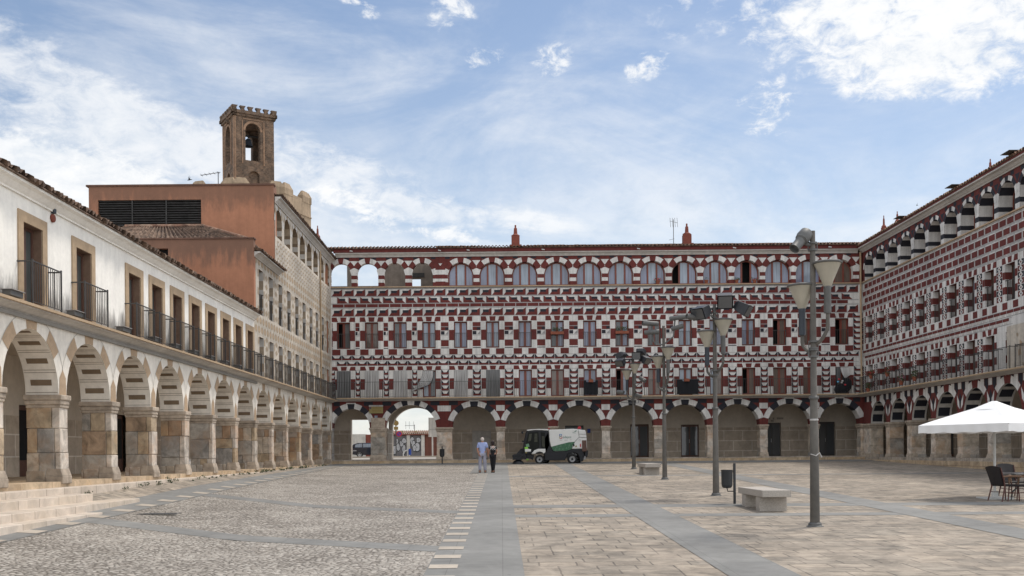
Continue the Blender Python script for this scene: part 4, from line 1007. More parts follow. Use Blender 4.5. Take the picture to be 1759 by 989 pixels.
# ================================================================ LEFT WHITE BUILDING
left = thing('arcaded_building', (XL, 31, -1.2), 'long white two storey building with tan framed balcony doors over an arcade on the left', 'building')
V0, V1 = 14.0, 44.4
LZ0, LZ1, LS = 3.20, 3.38, 1.50
def arcade_wall(mb, u0, u1, ks):
    ops = []
    for k_ in ks:
        c = 26.6+3.25*k_; ops.append((c-1.40, c+1.40, LS, LS, 1.42))
    strip(mb, u0, u1, LS, LZ0+.02, ops, 0, 'lowplaster')
    cu = [0, 20, 44, 78, 102, 136, 160, 180]; mm = ['tan', None, 'tan', None, 'tan', None, 'tan']
    cu = [0, 14, 36, 58, 80, 100, 122, 144, 166, 180]; mm = [None, None, 'tan', None, 'tan', None, 'tan', None, None]
    for op in ops:
        c = (op[0]+op[1])/2
        voussoirs(mb, c, LS, 1.40, 1.42, .34, cu, mm, .006)
        voussoirs(mb, c, LS, 1.74, 1.76, .018, [0, 180], ['sgraf3'], .007)
        mb.poly([(op[1]+.02, LS), (op[1]+.43, LS), (op[1]+.40, LS+.42), (op[1]+.225, LS+.62), (op[1]+.05, LS+.42)], .008, 'tan')
        n = 40; a = arc_pts(c, LS, 1.40, 1.42, n)
        for i in range(n):
            p, q = a[i], a[i+1]
            mb.face([(p[0], p[1], 0), (q[0], q[1], 0), (q[0], q[1], -.8), (p[0], p[1], -.8)], 'lowplaster')
        # painted panels on the soffit: brown bar, thin double lines
        def ip(t, r_): return (c-(1.40-r_)*math.cos(R(t)), LS+(1.42-r_)*math.sin(R(t)))
        for t in [12+22.3*i for i in range(8)]:
            for (ta, tb, da, db, kk) in ((t-2.9, t+2.9, -.15, -.66, 'tan2'), (t+9.4, t+9.9, -.02, -.78, 'tan2'), (t+12.1, t+12.6, -.02, -.78, 'tan2')):
                if tb > 179: continue
                p, q = ip(ta, .004), ip(tb, .004)
                mb.face([(p[0], p[1], da), (q[0], q[1], da), (q[0], q[1], db), (p[0], p[1], db)], kk)
wl_ = MB(PL); arcade_wall(wl_, V0, V1, range(-3, 6))
WY = [23.42, 26.27, 29.9, 31.85, 33.85, 35.85, 37.8, 39.8, 41.7, 43.65]
fw = [(y-.48, y+.48, LZ1, 5.28) for y in [15.6, 19.4]+WY]
strip(wl_, V0, V1, LZ0, 6.0, fw, 0, 'plaster')
for op in fw: reveal(wl_, op, 0, -.26, 'jamb')
tag(wl_.build('wall', left), 'white limewashed wall, mouldy above the ledge')
WY2 = [15.6, 19.4]+WY
for i, y in enumerate(WY2):
    k = MB(PL)
    k.box(y-.72, y-.481, LZ1, 5.52, .001, .035, 'ochre'); k.box(y+.481, y+.72, LZ1, 5.52, .001, .035, 'ochre'); k.box(y-.481, y+.481, 5.28, 5.52, .001, .035, 'ochre')
    w_ = joinery(PL, 'window', y, .475, LZ1, 5.28, -.19, 'glass_green', left, 'wooddk'); k.build('window_surround', w_)
    railing(PL, y, .74 if i != 11 else .66, LZ1, .98, .34, left, .11)
k = MB(PL); k.box(V0, V1+.2, LZ1-.06, LZ1, -.02, .42, 'ochre'); cornice(k, V0, V1+.2, LZ0, LZ1-.06, .34, 'trim', .01); k.box(V0, V1+.2, LZ0-.10, LZ0-.012, .012, .085, 'plaster'); k.build('balcony_ledge', left)
k = MB(PL); cornice(k, V0, V1, 5.84, 6.09, .28, 'plaster', .004); k.build('cornice', left)
k = MB(); corrugated(k, (XL+.40, V0, 6.16), (0, V1-V0, 0), (-1, 0, .33), 132, 6, 4.7, .055, 'tile_old', .03); k.xbox(XL-4.3, XL+.34, V0, V1, 6.09, 6.12, 'tile_old'); k.build('roof', left)
k = MB(); k.xbox(XL-4.5, XL-4.3, V0, V1, -1.5, 6.3, 'offwhite'); k.xbox(XL-4.3, XL-.01, V0-.2, V0, 3.2, 6.3, 'offwhite'); k.build('rear_wall', left)
def left_arcade(parent, u0, u1, ks, drs):
    k = MB(lambda u, z, d: (XL-4+d, u, z))
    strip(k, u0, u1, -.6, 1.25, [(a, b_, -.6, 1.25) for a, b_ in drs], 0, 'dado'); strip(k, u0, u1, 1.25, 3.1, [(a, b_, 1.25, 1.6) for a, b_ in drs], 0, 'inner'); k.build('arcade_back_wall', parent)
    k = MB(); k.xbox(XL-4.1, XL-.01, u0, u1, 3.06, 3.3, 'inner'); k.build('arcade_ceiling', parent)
    k = MB(); k.xbox(XL-4.1, XL+.06, u0, u1, -1.9, -.60, 'plinth'); k.build('arcade_floor', parent)
    for a, b_ in drs:
        k = MB(lambda u, z, d: (XL-4+d, u, z)); k.box(a, b_, -.6, 1.6, -.2, -.14, 'wooddk'); dd = k.build('door', parent)
        k = MB(lambda u, z, d: (XL-4+d, u, z)); k.box(a+.1, b_-.1, -.1, 1.45, -.14, -.13, 'black'); k.build('door_panel', dd)
    for k_ in ks: pier(PL, 24.75+3.25*k_, 25.2+3.25*k_, -.78, .03, -.66, LS, parent, 'pier', 10+k_, capw=.065)
left_arcade(left, V0, V1, range(-3, 7), [(18.5, 19.9), (25.6, 26.9), (31.2, 32.3), (39.0, 40.1)])
k = MB(PL); k.rect(V0, V1, 3.3, 5.9, -1.0, 'black'); k.build('dark_backing', left)  # black sheet painted as the unlit inside behind the windows

# ================================================================ SGRAFFITO BUILDING (far left, tall)
sg = thing('sgraffito_building', (XL, 55, -.9), 'tall cream building with faded tan lozenge decoration and a top row of small arches', 'building')
G0, G1, GT = V1, 48.7, YB
ws = MB(PL); arcade_wall(ws, G0, GT, range(6, 12))
GY = [45.8, 47.8, 49.8, 51.8, 53.8, 55.8, 57.8, 59.7, 61.6, 63.4]
g1 = [(y-.42, y+.42, LZ1, 5.25) for y in GY]; g2 = [(y-.42, y+.42, 6.25, 8.25) for y in GY]
strip(ws, G0, GT, LZ0, 5.6, g1, 0, 'sgraf'); strip(ws, G0, GT, 5.6, 8.7, g2, 0, 'sgraf'); strip(ws, G1, GT, 8.7, 10.4, [], 0, 'sgraf'); strip(ws, G0, G1, 8.7, 8.8, [], 0, 'sgraf')
LC = [49.55+1.96*i for i in range(8)]
lo = [(c-.72, c+.72, 10.45, 11.15, .66) for c in LC if c+.72 < GT]
strip(ws, G1, GT, 10.4, 12.2, lo, 0, 'sgraf')
for op in lo:
    reveal(ws, op, 0, -.75, 'sgraf', bands=[(10.45, 10.72, 'tan2'), (10.72, 10.98, 'trim'), (10.98, 11.15, 'tan2')], arcm=lambda t: 'tan2' if 30 < t < 150 else 'sgraf2')
    c = (op[0]+op[1])/2; voussoirs(ws, c, 11.15, .72, .66, .26, [0, 25, 50, 78, 102, 130, 155, 180], ['trim', 'sgraf2', 'trim', 'sgraf2', 'trim', 'sgraf2', 'trim'], .006)
for op in g1+g2:
    hh = (op[3]-op[2])/5
    reveal(ws, op, 0, -.34, 'tan2', bands=[(op[2]+hh*i, op[2]+hh*(i+1), 'trim' if i % 2 == 0 else 'sgraf2') for i in range(5)])
    for s in (0, 1):
        u = op[s]+(-.14 if s == 0 else .14)
        for i in (0, 2, 4): ws.rect(u-.11, u+.11, op[2]+hh*i+.04, op[2]+hh*(i+1)-.04, .005, 'sgraf2')
def lozenges(u0, u1, z0, z1, w_=.56, h=.42):
    z = z0; j = 0
    while z+h <= z1+.01:
        u = u0+(w_/2 if j % 2 else 0)
        while u+w_ <= u1:
            uc, zc = u+w_/2, z+h/2; a, b_ = w_*.40, h*.38
            ws.poly([(uc-a, zc-b_*.4), (uc-a*.5, zc-b_), (uc+a*.5, zc-b_), (uc+a, zc-b_*.4), (uc+a, zc+b_*.4), (uc+a*.5, zc+b_), (uc-a*.5, zc+b_), (uc-a, zc+b_*.4)], .005, 'sgraf2')
            ws.rect(uc-a*.5, uc+a*.5, zc-b_*.42, zc+b_*.42, .008, 'trim' if z > 8.9 else 'tan')
            u += w_
        ws.rect(u0, u1, z-.008, z+.008, .006, 'sgraf3'); z += h; j += 1
lozenges(G0+.1, GT-.05, 5.35, 6.2); lozenges(G0+.1, GT-.05, 8.35, 8.72, .6, .37); lozenges(G1+.1, GT-.05, 8.75, 10.35, .6, .40)
for i in range(9):
    a, b_ = GY[i]+.68, GY[i+1]-.68
    for z in [LZ1+.1+.4*q for q in range(5)]+[6.3+.4*q for q in range(5)]:
        ws.poly([(a+.04, z+.15), ((a+b_)/2, z), (b_-.04, z+.15), ((a+b_)/2, z+.3)], .006, 'sgraf2')
tag(ws.build('wall', sg), 'cream wall with weathered lozenge decoration')
k = MB(PL); k.box(G0+.2, GT-.52, LZ1-.06, LZ1, -.02, .42, 'ochre'); cornice(k, G0+.2, GT-.42, LZ0, LZ1-.06, .34, 'trim', .01); k.build('balcony_ledge', sg)
k = MB(PL); cornice(k, G1, GT-.2, 11.98, 12.28, .28, 'trim', .006); cornice(k, G0, G1+.6, 8.62, 8.83, .30, 'trim', .009); k.build('cornice', sg)
k = MB(); corrugated(k, (XL+.40, G1+.02, 12.36), (0, GT-G1, 0), (-1, 0, .05), 68, 6, 4.2, .05, 'tile_old'); k.xbox(XL-4.3, XL+.34, G1, YB, 12.28, 12.31, 'tile_old')
corrugated(k, (XL+.42, G0-.05, 8.88), (0, G1-G0+.9, 0), (-1, 0, .25), 20, 6, 1.0, .05, 'tile_old')
rg = k.build('roof', sg)
chimney(-11.25, 63.2, 12.75, 1.2, .24, rg)
left_arcade(sg, G0, GT, range(7, 13), [(47.5, 48.6), (55, 56.1)])
k = MB(PL); k.rect(G0, GT, 3.2, 8.6, -1.0, 'black'); k.rect(G1, GT, 10.4, 12.6, -1.15, 'sgraf2'); k.face([(G1, 10.44, -.3), (GT, 10.44, -.3), (GT, 10.44, -1.15), (G1, 10.44, -1.15)], 'tan2'); k.build('dark_backing', sg)  # black sheet painted for unlit rooms, plus loggia back wall and floor
for y in GY:
    w1 = joinery(PL, 'window', y, .415, LZ1, 5.25, -.30, 'glass_dark', sg, 'wooddk'); w2 = joinery(PL, 'window', y, .415, 6.25, 8.25, -.30, 'glass_dark', sg, 'wooddk')
    railing(PL, y, .40, 6.26, .95, -.08, w2, .13, 'railing', .008); railing(PL, y, .72, LZ1, .98, .34, sg, .12)
k = MB(); k.tube([(XL+.06, 60.6, 3.4), (XL+.06, 60.6, 12.2)], .045, 'ochre', 8); k.build('downpipe', sg)

# ================================================================ ORANGE STUCCO BUILDINGS
ob = thing('stucco_building', (-15.1, 52, -.5), 'taller orange stucco block with a dark timber louvre under the brick tower', 'building')
k = MB(); PO = lambda u, z, d: (u, 48.6-d, z); k.P = PO
lv = ((172-862)/36.2, (349-862)/36.2, 9.9, 12.15)
strip(k, -19.5, XL-.02, 3.4, 12.80, [(lv[0], lv[1], 8.6, lv[3])], 0, 'orange')
reveal(k, (lv[0], lv[1], 8.6, lv[3]), 0, -.3, 'orange')
k.face([(-19.5, -1, 0), (-19.5, 12.8, 0), (-19.5, 12.8, -15), (-19.5, -1, -15)], 'orange'); k.face([(XL-.02, 5.5, 0), (XL-.02, 12.8, 0), (XL-.02, 12.8, -.6), (XL-.02, 5.5, -.6)], 'orange')
k.rect(-19.5, XL-.02, 3.4, 12.8, -15, 'orange'); k.rect(-19.5, -14.95, -1, 3.4, 0, 'orange'); k.face([(-19.5, 12.45, -.3), (XL-.3, 12.45, -.3), (XL-.3, 12.45, -15), (-19.5, 12.45, -15)], 'tile_old')
k.build('wall', ob)
k = MB(PO); k.box(-19.62, XL+.02, 12.80, 12.88, -.30, .05, 'stain'); k.box(-19.62, -19.3, 12.80, 12.88, -15, -.301, 'stain'); k.build('parapet_coping', ob)
k = MB(PO); z = 8.65
while z < lv[3]-.02:
    k.prism([(lv[0]+.02, z), (lv[1]-.02, z), (lv[1]-.02, z+.015), (lv[0]+.02, z+.015)], -.16, -.04, 'louvre')
    k.face([(lv[0]+.02, z, -.04), (lv[1]-.02, z, -.04), (lv[1]-.02, z+.10, -.15), (lv[0]+.02, z+.10, -.15)], 'louvre'); z += .115
for f_ in (.33, .66): u = lv[0]+(lv[1]-lv[0])*f_; k.box(u-.03, u+.03, 8.6, lv[3], -.05, -.02, 'louvre')
k.rect(lv[0], lv[1], 8.6, lv[3], -.25, 'black')
tag(k.build('louvre_panel', ob), 'wide weathered dark timber louvre')
ol = thing('stucco_building', (-13.5, 46, -.5), 'lower orange stucco block with a hipped tile roof behind the white building', 'building')
k = MB(); PO2 = lambda u, z, d: (u, 44.3-d, z); k.P = PO2
strip(k, -18.2, XL+.04, 5.9, 9.36, [((268-862)/39.7, (292-862)/39.7, 8.52, 8.97)], 0, 'orange2'); reveal(k, ((268-862)/39.7, (292-862)/39.7, 8.52, 8.97), 0, -.3, 'orange2')
k.box((267-862)/39.7, (293-862)/39.7, 8.51, 8.98, -.32, -.30, 'black')
k.face([(XL+.04, 5.9, 0), (XL+.04, 9.36, 0), (XL+.04, 9.36, -.32), (XL+.04, 5.9, -.32)], 'orange2'); k.rect(-18.2, XL+.04, 5.9, 9.36, -.32, 'orange2')
k.face([(-18.2, 5.9, 0), (-18.2, 9.36, 0), (-18.2, 9.36, -4.2), (-18.2, 5.9, -4.2)], 'orange2')
k.build('wall', ol)
k = MB(PO2); k.box(-18.3, XL+.08, 9.36, 9.42, -.34, .05, 'stain'); k.build('parapet_coping', ol)
k = MB()
# front hip slope and the right-hand hip end
e0, e1 = Vector((-18.3, 44.7, 9.38)), Vector((-10.95, 44.7, 9.38)); r0, r1 = Vector((-17.2, 47.0, 10.5)), Vector((-13.6, 47.0, 10.5))
def slope(a, b_, c, d_, n, m):     # tiled quad a-b eave, d-c ridge
    cols, rows = n*6, 9; pts = []; nrm = (b_-a).cross(d_-a).normalized()
    if nrm.z < 0: nrm = -nrm
    for j in range(rows+1):
        for i in range(cols+1):
            s, t = i/cols, j/rows; p = a.lerp(b_, s).lerp(a.lerp(b_, s)+((d_-a) if True else 0), 0)
            lo_, hi_ = a.lerp(b_, s), None
            top = d_.lerp(c, s); pts.append(tuple(lo_.lerp(top, t)+nrm*(.055*math.cos(2*math.pi*i/6)+(.03 if j % 2 else 0))))
    k.grid(pts, cols+1, rows+1, m)
slope(e0, e1, r1, r0, 31, 'tile_old'); slope(e1, Vector((-10.95, 48.5, 9.38)), r1+Vector((0, .1, 0)), r1, 15, 'tile_old')
k.tube([tuple(r0+Vector((0, 0, .03))), tuple(r1+Vector((0, 0, .03)))], .10, 'tile', 8); k.tube([tuple(r1+Vector((0, 0, .02))), tuple(e1+Vector((0, 0, .04)))], .09, 'tile', 8)
k.build('roof', ol)

# ================================================================ TOWER AND RAMMED-EARTH WALL
tw = thing('bell_tower', (-20.3, 82.2, 18), 'slender square brick bell tower with a battlement and a tall open arch', 'tower')
A = Vector((-20.7, 80.0)); ru_ = Vector((.86, .51)).normalized(); rv_ = Vector((-.51, .86)).normalized(); S = 3.2
def side(n):
    o = [A, A+ru_*S, A+ru_*S+rv_*S, A+rv_*S][n]; e = [ru_, rv_, -ru_, -rv_][n]; inn = [rv_, -ru_, -rv_, ru_][n]
    return lambda u, z, d: (o.x+e.x*u-inn.x*d, o.y+e.y*u-inn.y*d, z)
ZT0, ZT1 = 17.0, 26.6
k = MB()
for n in range(4):
    k.P = side(n)
    op = (.90, 2.10, 23.2, 25.55, .60); lo2 = (1.15, 2.0, 20.9, 22.0, .40)
    strip(k, 0, S, ZT0, 22.7, [lo2], 0, 'brick_old'); strip(k, 0, S, 22.7, ZT1, [op], 0, 'brick_old')
    strip(k, .5, S-.5, 22.7, ZT1, [op], -.5, 'brick_old')
    reveal(k, op, 0, -.5, 'brick_old'); reveal(k, lo2, 0, -.25, 'brick_old'); k.rect(1.1, 2.05, 20.8, 22.5, -.25, 'brick_old')
    # recessed panel frame and corner render strips
    k.box(.62, .70, 22.9, 26.3, .001, .05, 'brick_trim'); k.box(2.32, 2.44, 22.9, 26.3, .001, .05, 'brick_trim'); k.box(.70, 2.32, 26.38, 26.46, .001, .05, 'brick_trim')
    voussoirs(k, 1.5, 25.55, .60, .60, .18, [0, 180], ['brick_trim'], .02)
k.P = None
k.v; kb = k.build('shaft', tw)
k = MB()
for n in (3, 0):
    k.P = side(n)
    if n == 3: k.box(S-.22, S+.0, ZT0, ZT1, .001, .03, 'brick_trim'); k.box(.0, .25, ZT0, ZT1, .001, .03, 'brick_trim')
    else: k.box(0.02, .14, ZT0, ZT1, .001, .025, 'brick_trim')
k.build('corner_render', tw)
k = MB()
for n in range(4):
    k.P = side(n); k.box(-.12, S+.12, ZT1, ZT1+.18, -.2, .12, 'brick_old'); k.box(-.22, S+.22, ZT1+.18, ZT1+.42, -.2, .22, 'brick_old')
    for i in range(6):
        u = -.18+i*(S+.36-.42)/5; z = ZT1+.42
        k.prism([(u+.05, z), (u+.37, z), (u+.32, z+.14), (u+.44, z+.34), (u-.02, z+.34), (u+.10, z+.14)], -.12, .20, 'brick_old')
k.build('battlement', tw)
k = MB(); k.xbox(-21.6, -19.0, 81.0, 83.4, ZT1-.3, ZT1+.15, 'brick_old'); k.build('belfry_ceiling', tw)
cx_, cy_ = (A+ru_*S/2+rv_*S/2)
bell = MB(); bell.lathe((cx_, cy_, 24.75), [(.40, 0), (.36, .06), (.28, .27), (.23, .48), (.15, .60), (.03, .65)], 'dkbody', 18)
b0 = Vector((cx_, cy_, 25.6)); bell.tube([tuple(b0-Vector((ru_.x, ru_.y, 0))*1.05), tuple(b0+Vector((ru_.x, ru_.y, 0))*1.05)], .09, 'louvre', 8)
bell.tube([(cx_, cy_, 25.4), tuple(b0)], .05, 'iron', 6)
bell.build('bell', tw, smooth=True)
rw = thing('octagonal_tower', (-20.3, 82.2, -.3), 'ochre rammed earth octagonal tower with pyramid capped merlons below the belfry', 'tower')
k = MB(); ro = 5.0; ot = R(3.3); oc = [(-20.2+ro*math.cos(ot+R(45*i)), 82.2+ro*math.sin(ot+R(45*i))) for i in range(8)]
k.grid([(x, y, z) for z in (-.3, 19.0, 19.02, 20.3) for x, y in oc], 8, 4, 'rammed', closed_u=True)
k.face([(x, y, 20.3) for x, y in oc], 'rammed')
k.build('wall', rw)
k = MB()
for i in range(8):
    a, b_ = Vector(oc[i]), Vector(oc[(i+1) % 8]); e = (b_-a).normalized(); nrm = Vector((e.y, -e.x))
    k.P = (lambda a, e, nrm: (lambda u, z, d: (a.x+e.x*u+nrm.x*d, a.y+e.y*u+nrm.y*d, z)))(a, e, nrm)
    Ln = (b_-a).length; k.box(0, Ln, 19.0, 19.08, -.01, .06, 'rammed')
    for f_ in (.12, .82):
        u = Ln*f_; hw_ = .62; z = 20.3; k.box(u-hw_, u+hw_, z-.2, z+.30, -.45, .02, 'rammed')
        ps = [(u-hw_, z+.30, -.45), (u+hw_, z+.30, -.45), (u+hw_, z+.30, .02), (u-hw_, z+.30, .02)]; pt_ = [(u-hw_*.55, z+.74, -.3), (u+hw_*.55, z+.74, -.3), (u+hw_*.55, z+.74, -.14), (u-hw_*.55, z+.74, -.14)]
        k.grid(ps+pt_, 4, 2, 'rammed', closed_u=True); k.face(pt_, 'rammed')
k.build('merlons', rw)

# ================================================================ KERB, STEPS
kb_ = MB(); kb_.xbox(XL+.06, XL+.42, V0, 62.6, -1.9, -.735, 'step'); tag(kb_.build('stone_kerb', None, bevel=.012, origin=(XL+.24, 30, -1.2+EYE)), 'pale stone kerb running along the foot of the white arcade', 'kerb')
st = thing('stone_steps', (-9.6, 19, -1.5), 'flight of wide pale limestone steps at the near left', 'steps')
for (x, z, ye) in ((-8.78, -1.229, 22.5), (-9.17, -1.068, 25.9), (-9.79, -.886, 24.5)):
    k = MB(); k.xbox(-10.28, x, 8, ye, -2.2, z, 'step'); k.build('step', st, bevel=.012)
# ================================================================ LAMP POSTS
def lantern(root, x, y, z, sx, sy, arm_z, dark):
    """funnel lantern on a curved arm: z = rim height, (sx, sy) = offset from the pole"""
    cx, cy = x+sx, y+sy
    a = MB(); pts = []
    for i in range(9):
        t = i/8; pts.append((x+sx*min(1, t*1.5)**.8, y+sy*min(1, t*1.5)**.8, arm_z+(z-1.03-arm_z)*t**1.7))
    a.tube(pts, .038, 'pole', 8); arm = a.build('arm', root, smooth=True)
    b = MB(); b.lathe((cx, cy, z-1.05), [(.001, 0), (.066, .01), (.072, .05), (.068, .50), (.075, .52), (.07, .56)], dark, 16); h = b.build('lamp_holder', root, smooth=True)
    c = MB(); c.lathe((cx, cy, z-.50), [(.068, 0), (.085, .02), (.12, .12), (.255, .44), (.275, .47), (.262, .46), (.11, .14), (.06, .04)], 'shade', 24); s = c.build('lamp_shade', root, smooth=True)
    d = MB(); d.lathe((cx, cy, z-.05), [(.26, 0), (.295, .01), (.30, .035), (.27, .05), (.12, .075), (.001, .08)], 'spot', 24); d.build('shade_cap', s, smooth=True)
def collar(root, x, y, z, r):
    b = MB()
    for dz in (-.08, .06): b.lathe((x, y, z+dz-.02), [(r, 0), (r+.028, .002), (r+.028, .04), (r, .042)], 'spot', 16)
    b.tube([(x-r-.03, y, z-.08), (x-r-.03, y, z+.08)], .012, 'spot', 6); b.tube([(x+r+.03, y, z-.08), (x+r+.03, y, z+.08)], .012, 'spot', 6)
    b.build('clamp_collar', root)
def can_spot(root, p, dirv, L=.62, r=.085, big=False):
    p = Vector(p); d = Vector(dirv).normalized(); b = MB()
    if big: prof = [(.001, 0), (.10, .01), (.135, .05), (.145, .20), (.13, .24), (.13, .27), (.10, .30), (.095, .54), (.107, .56), (.098, .565), (.08, .48), (.001, .46)]
    else: prof = [(.001, 0), (r*.8, .01), (r, .06), (r, L*.55), (r*1.08, L*.56), (r*1.08, L*.98), (r*.98, L), (r*.9, L*.9), (.001, L*.88)]
    b.lathe(p-d*(.25 if big else L/2), prof, 'spot', 18, axis=d); s = b.build('spotlight', root, smooth=True)
    return s
def box_flood(root, p, yaw, tilt, w_=.42, h=.34, dp=.40):
    """tapered floodlight box aimed down and outwards"""
    b = MB(); rot = Matrix.Rotation(R(yaw), 3, 'Z') @ Matrix.Rotation(R(tilt), 3, 'X')
    f_ = [(-w_/2, -dp*.6, -h/2), (w_/2, -dp*.6, -h/2), (w_/2, -dp*.6, h/2), (-w_/2, -dp*.6, h/2)]
    m_ = [(-w_/2, -dp*.5, -h/2), (w_/2, -dp*.5, -h/2), (w_/2, -dp*.5, h/2), (-w_/2, -dp*.5, h/2)]
    g_ = [(-w_*.42, dp*.15, -h*.40), (w_*.42, dp*.15, -h*.40), (w_*.42, dp*.15, h*.42), (-w_*.42, dp*.15, h*.42)]
    e_ = [(-w_*.28, dp*.4, -h*.2), (w_*.28, dp*.4, -h*.2), (w_*.28, dp*.4, h*.22), (-w_*.28, dp*.4, h*.22)]
    P = [tuple(Vector(p)+rot @ Vector(q)) for r_ in (f_, m_, g_, e_) for q in r_]
    b.grid(P, 4, 4, 'flood', closed_u=True); b.face(P[12:], 'flood')
    s = b.build('floodlight', root, bevel=.02)
    c = MB(); c.face([tuple(Vector(p)+rot @ Vector((q[0]*.86, -dp*.605, q[2]*.86))) for q in f_], 'glass_dark'); c.build('lens', s)
def lamp(px, py, top_px, label):
    x, y, z = at(px, py); k_ = 1759/y
    H = (778-(top_px+.0087*(px-862)))/k_   # top relative to the lens
    root = thing('lamp_post', (x, y, z), label, 'lamp post', 'lamp posts standing in a row on the right half of the plaza')
    b = MB(); b.tube([(x, y, z), (x, y, z+.1), (x, y, z+2.6), (x, y, z+2.62), (x, y, H)], [.100, .097, .076, .064, .052], 'pole', 14); pl = b.build('pole', root, smooth=True)
    b = MB(); b.lathe((x, y, z-.02), [(.17, 0), (.17, .035), (.135, .05), (.13, .09), (.11, .11)], 'spot', 20); b.build('base_flange', root)
    b = MB(); b.lathe((x, y, z+2.58), [(.09, 0), (.10, .01), (.10, .05), (.085, .06)], 'spot', 16); b.build('joint_ring', pl)
    return root, x, y, z, H, k_
def at(px, py):
    X = px+0.0087*(778-py); Y = py+.0087*(px-862); dx, dz = (X-862)/F, (778-Y)/F; y = 8.0
    while y < 140 and dz*y > gz(dx*y, y): y += .02
    return dx*y, y, gz(dx*y, y)
def zr(px, py, y): return (778-(py+.0087*(px-862)))/F*y
def xr(px, py, y): return (px+.0087*(778-py)-862)/F*y
r, x, y, z, H, s = lamp(1400, 905, 397, 'nearest grey lamp post, a single can spotlight at its top')
lantern(r, x, y, zr(1424, 450, y-.1), .25, -.14, zr(1402, 592, y), 'spot'); lantern(r, x, y, zr(1388, 487, y+.1), -.16, .22, zr(1402, 606, y), 'dkbody')
collar(r, x, y, zr(1400, 592, y), .062); collar(r, x, y, zr(1400, 606, y), .062); collar(r, x, y, zr(1400, 423, y), .06)
b = MB(); b.tube([(x, y, zr(1400, 422, y)), (xr(1385, 415, y), y-.02, zr(1385, 420, y)), (xr(1378, 412, y), y-.04, zr(1378, 414, y))], .035, 'spot', 8); b.build('spotlight_bracket', r, smooth=True)
can_spot(r, (xr(1376, 412, y), y-.05, zr(1376, 412, y)), (-.55, -.35, -.62), big=True)
b = MB(); b.lathe((x, y, zr(1400, 723, y)), [(.082, 0), (.088, .01), (.088, .025), (.082, .04)], 'curtain_w', 16)
b.tube([(x-.09, y-.05, zr(1400, 780, y)), (x, y-.105, zr(1400, 783, y)), (x+.09, y-.05, zr(1400, 778, y)), (x+.13, y-.06, zr(1400, 786, y))], .012, 'curtain_w', 6); b.build('tape_scrap', r)
r, x, y, z, H, s = lamp(1230, 852, 540, 'grey lamp post crowned by three black box floodlights, beside the litter bin')
lantern(r, x, y, zr(1245, 549, y), .22, -.15, zr(1232, 640, y), 'spot'); lantern(r, x, y, zr(1222, 567, y), -.20, .15, zr(1232, 648, y), 'dkbody')
collar(r, x, y, zr(1232, 640, y), .07); collar(r, x, y, zr(1232, 541, y), .06)
zt = zr(1234, 530, y); b = MB(); b.tube([(x-.62, y, zt-.06), (x, y, zt), (x+.6, y, zt+.04)], .035, 'flood', 8); b.tube([(x, y, zt-.3), (x, y, zt+.12)], .05, 'spot', 8)
b.tube([(x, y, zt-.22), (x-.7, y-.03, zt-.2)], .022, 'spot', 6); b.build('crossbar', r)
box_flood(r, (xr(1243, 512, y), y-.12, zr(1243, 515, y)), -8, 28, .46, .42, .46); box_flood(r, (xr(1207, 535, y), y-.1, zr(1207, 535, y)), -52, 26, .50, .36, .46); box_flood(r, (xr(1271, 528, y), y-.1, zr(1271, 529, y)), 62, 30, .50, .36, .46)
can_spot(r, (xr(1189, 544, y), y-.1, zr(1189, 546, y)), (-.85, -.3, .12), .42, .075)
r, x, y, z, H, s = lamp(1142, 824, 560, 'grey lamp post carrying four slim tube spotlights on bent arms')
lantern(r, x, y, zr(1149, 597, y), .14, -.18, zr(1143, 665, y), 'spot'); lantern(r, x, y, zr(1136, 611, y), -.20, .15, zr(1143, 671, y), 'dkbody')
collar(r, x, y, zr(1143, 668, y), .07)
b = MB(); zz = zr(1145, 592, y)
b.tube([(x, y, zz), (xr(1127, 593, y), y, zr(1127, 592, y)), (xr(1122, 590, y), y, zr(1122, 586, y)), (xr(1120, 575, y), y, zr(1120, 556, y))], .03, 'spot', 8)
b.tube([(x, y, zz), (xr(1157, 590, y), y, zr(1157, 578, y)), (xr(1160, 562, y), y, zr(1160, 545, y))], .03, 'spot', 8); b.tube([(x, y, zz-.3), (x, y, zr(1145, 565, y))], .05, 'spot', 10); b.build('spotlight_bracket', r, smooth=True)
can_spot(r, (xr(1164, 545, y), y-.05, zr(1164, 546, y)), (.95, -.2, .12), .68, .095); can_spot(r, (xr(1163, 562, y), y-.05, zr(1163, 563, y)), (.92, -.3, .22), .50, .09)
can_spot(r, (xr(1117, 556, y), y-.05, zr(1117, 556, y)), (-.97, -.2, .04), .66, .095); can_spot(r, (xr(1119, 571, y), y-.05, zr(1119, 571, y)), (.97, -.2, .03), .60, .09)
r, x, y, z, H, s = lamp(1089, 806, 615, 'farthest grey lamp post, a cluster of five black floodlights at its top')
lantern(r, x, y, zr(1090, 625, y), .06, -.18, zr(1088, 680, y), 'spot'); lantern(r, x, y, zr(1079, 635, y), -.30, .12, zr(1088, 686, y), 'dkbody')
collar(r, x, y, zr(1088, 690, y), .09)
zt = zr(1090, 616, y); b = MB(); b.tube([(x-.62, y, zt-.05), (x+.62, y, zt)], .035, 'flood', 8); b.tube([(x, y, zt-.3), (x, y, zt+.1)], .05, 'spot', 8); b.build('crossbar', r)
box_flood(r, (xr(1091, 611, y), y-.2, zr(1091, 612, y)), 0, 6, .46, .38, .40); box_flood(r, (xr(1067, 620, y), y-.15, zr(1067, 621, y)), -42, 34, .48, .36, .42); box_flood(r, (xr(1106, 615, y), y-.15, zr(1106, 617, y)), 48, 34, .50, .36, .42)
box_flood(r, (xr(1070, 609, y), y+.25, zr(1070, 609, y)), -130, 26, .48, .34, .42); box_flood(r, (xr(1101, 602, y), y+.25, zr(1101, 603, y)), 160, 22, .48, .34, .42)
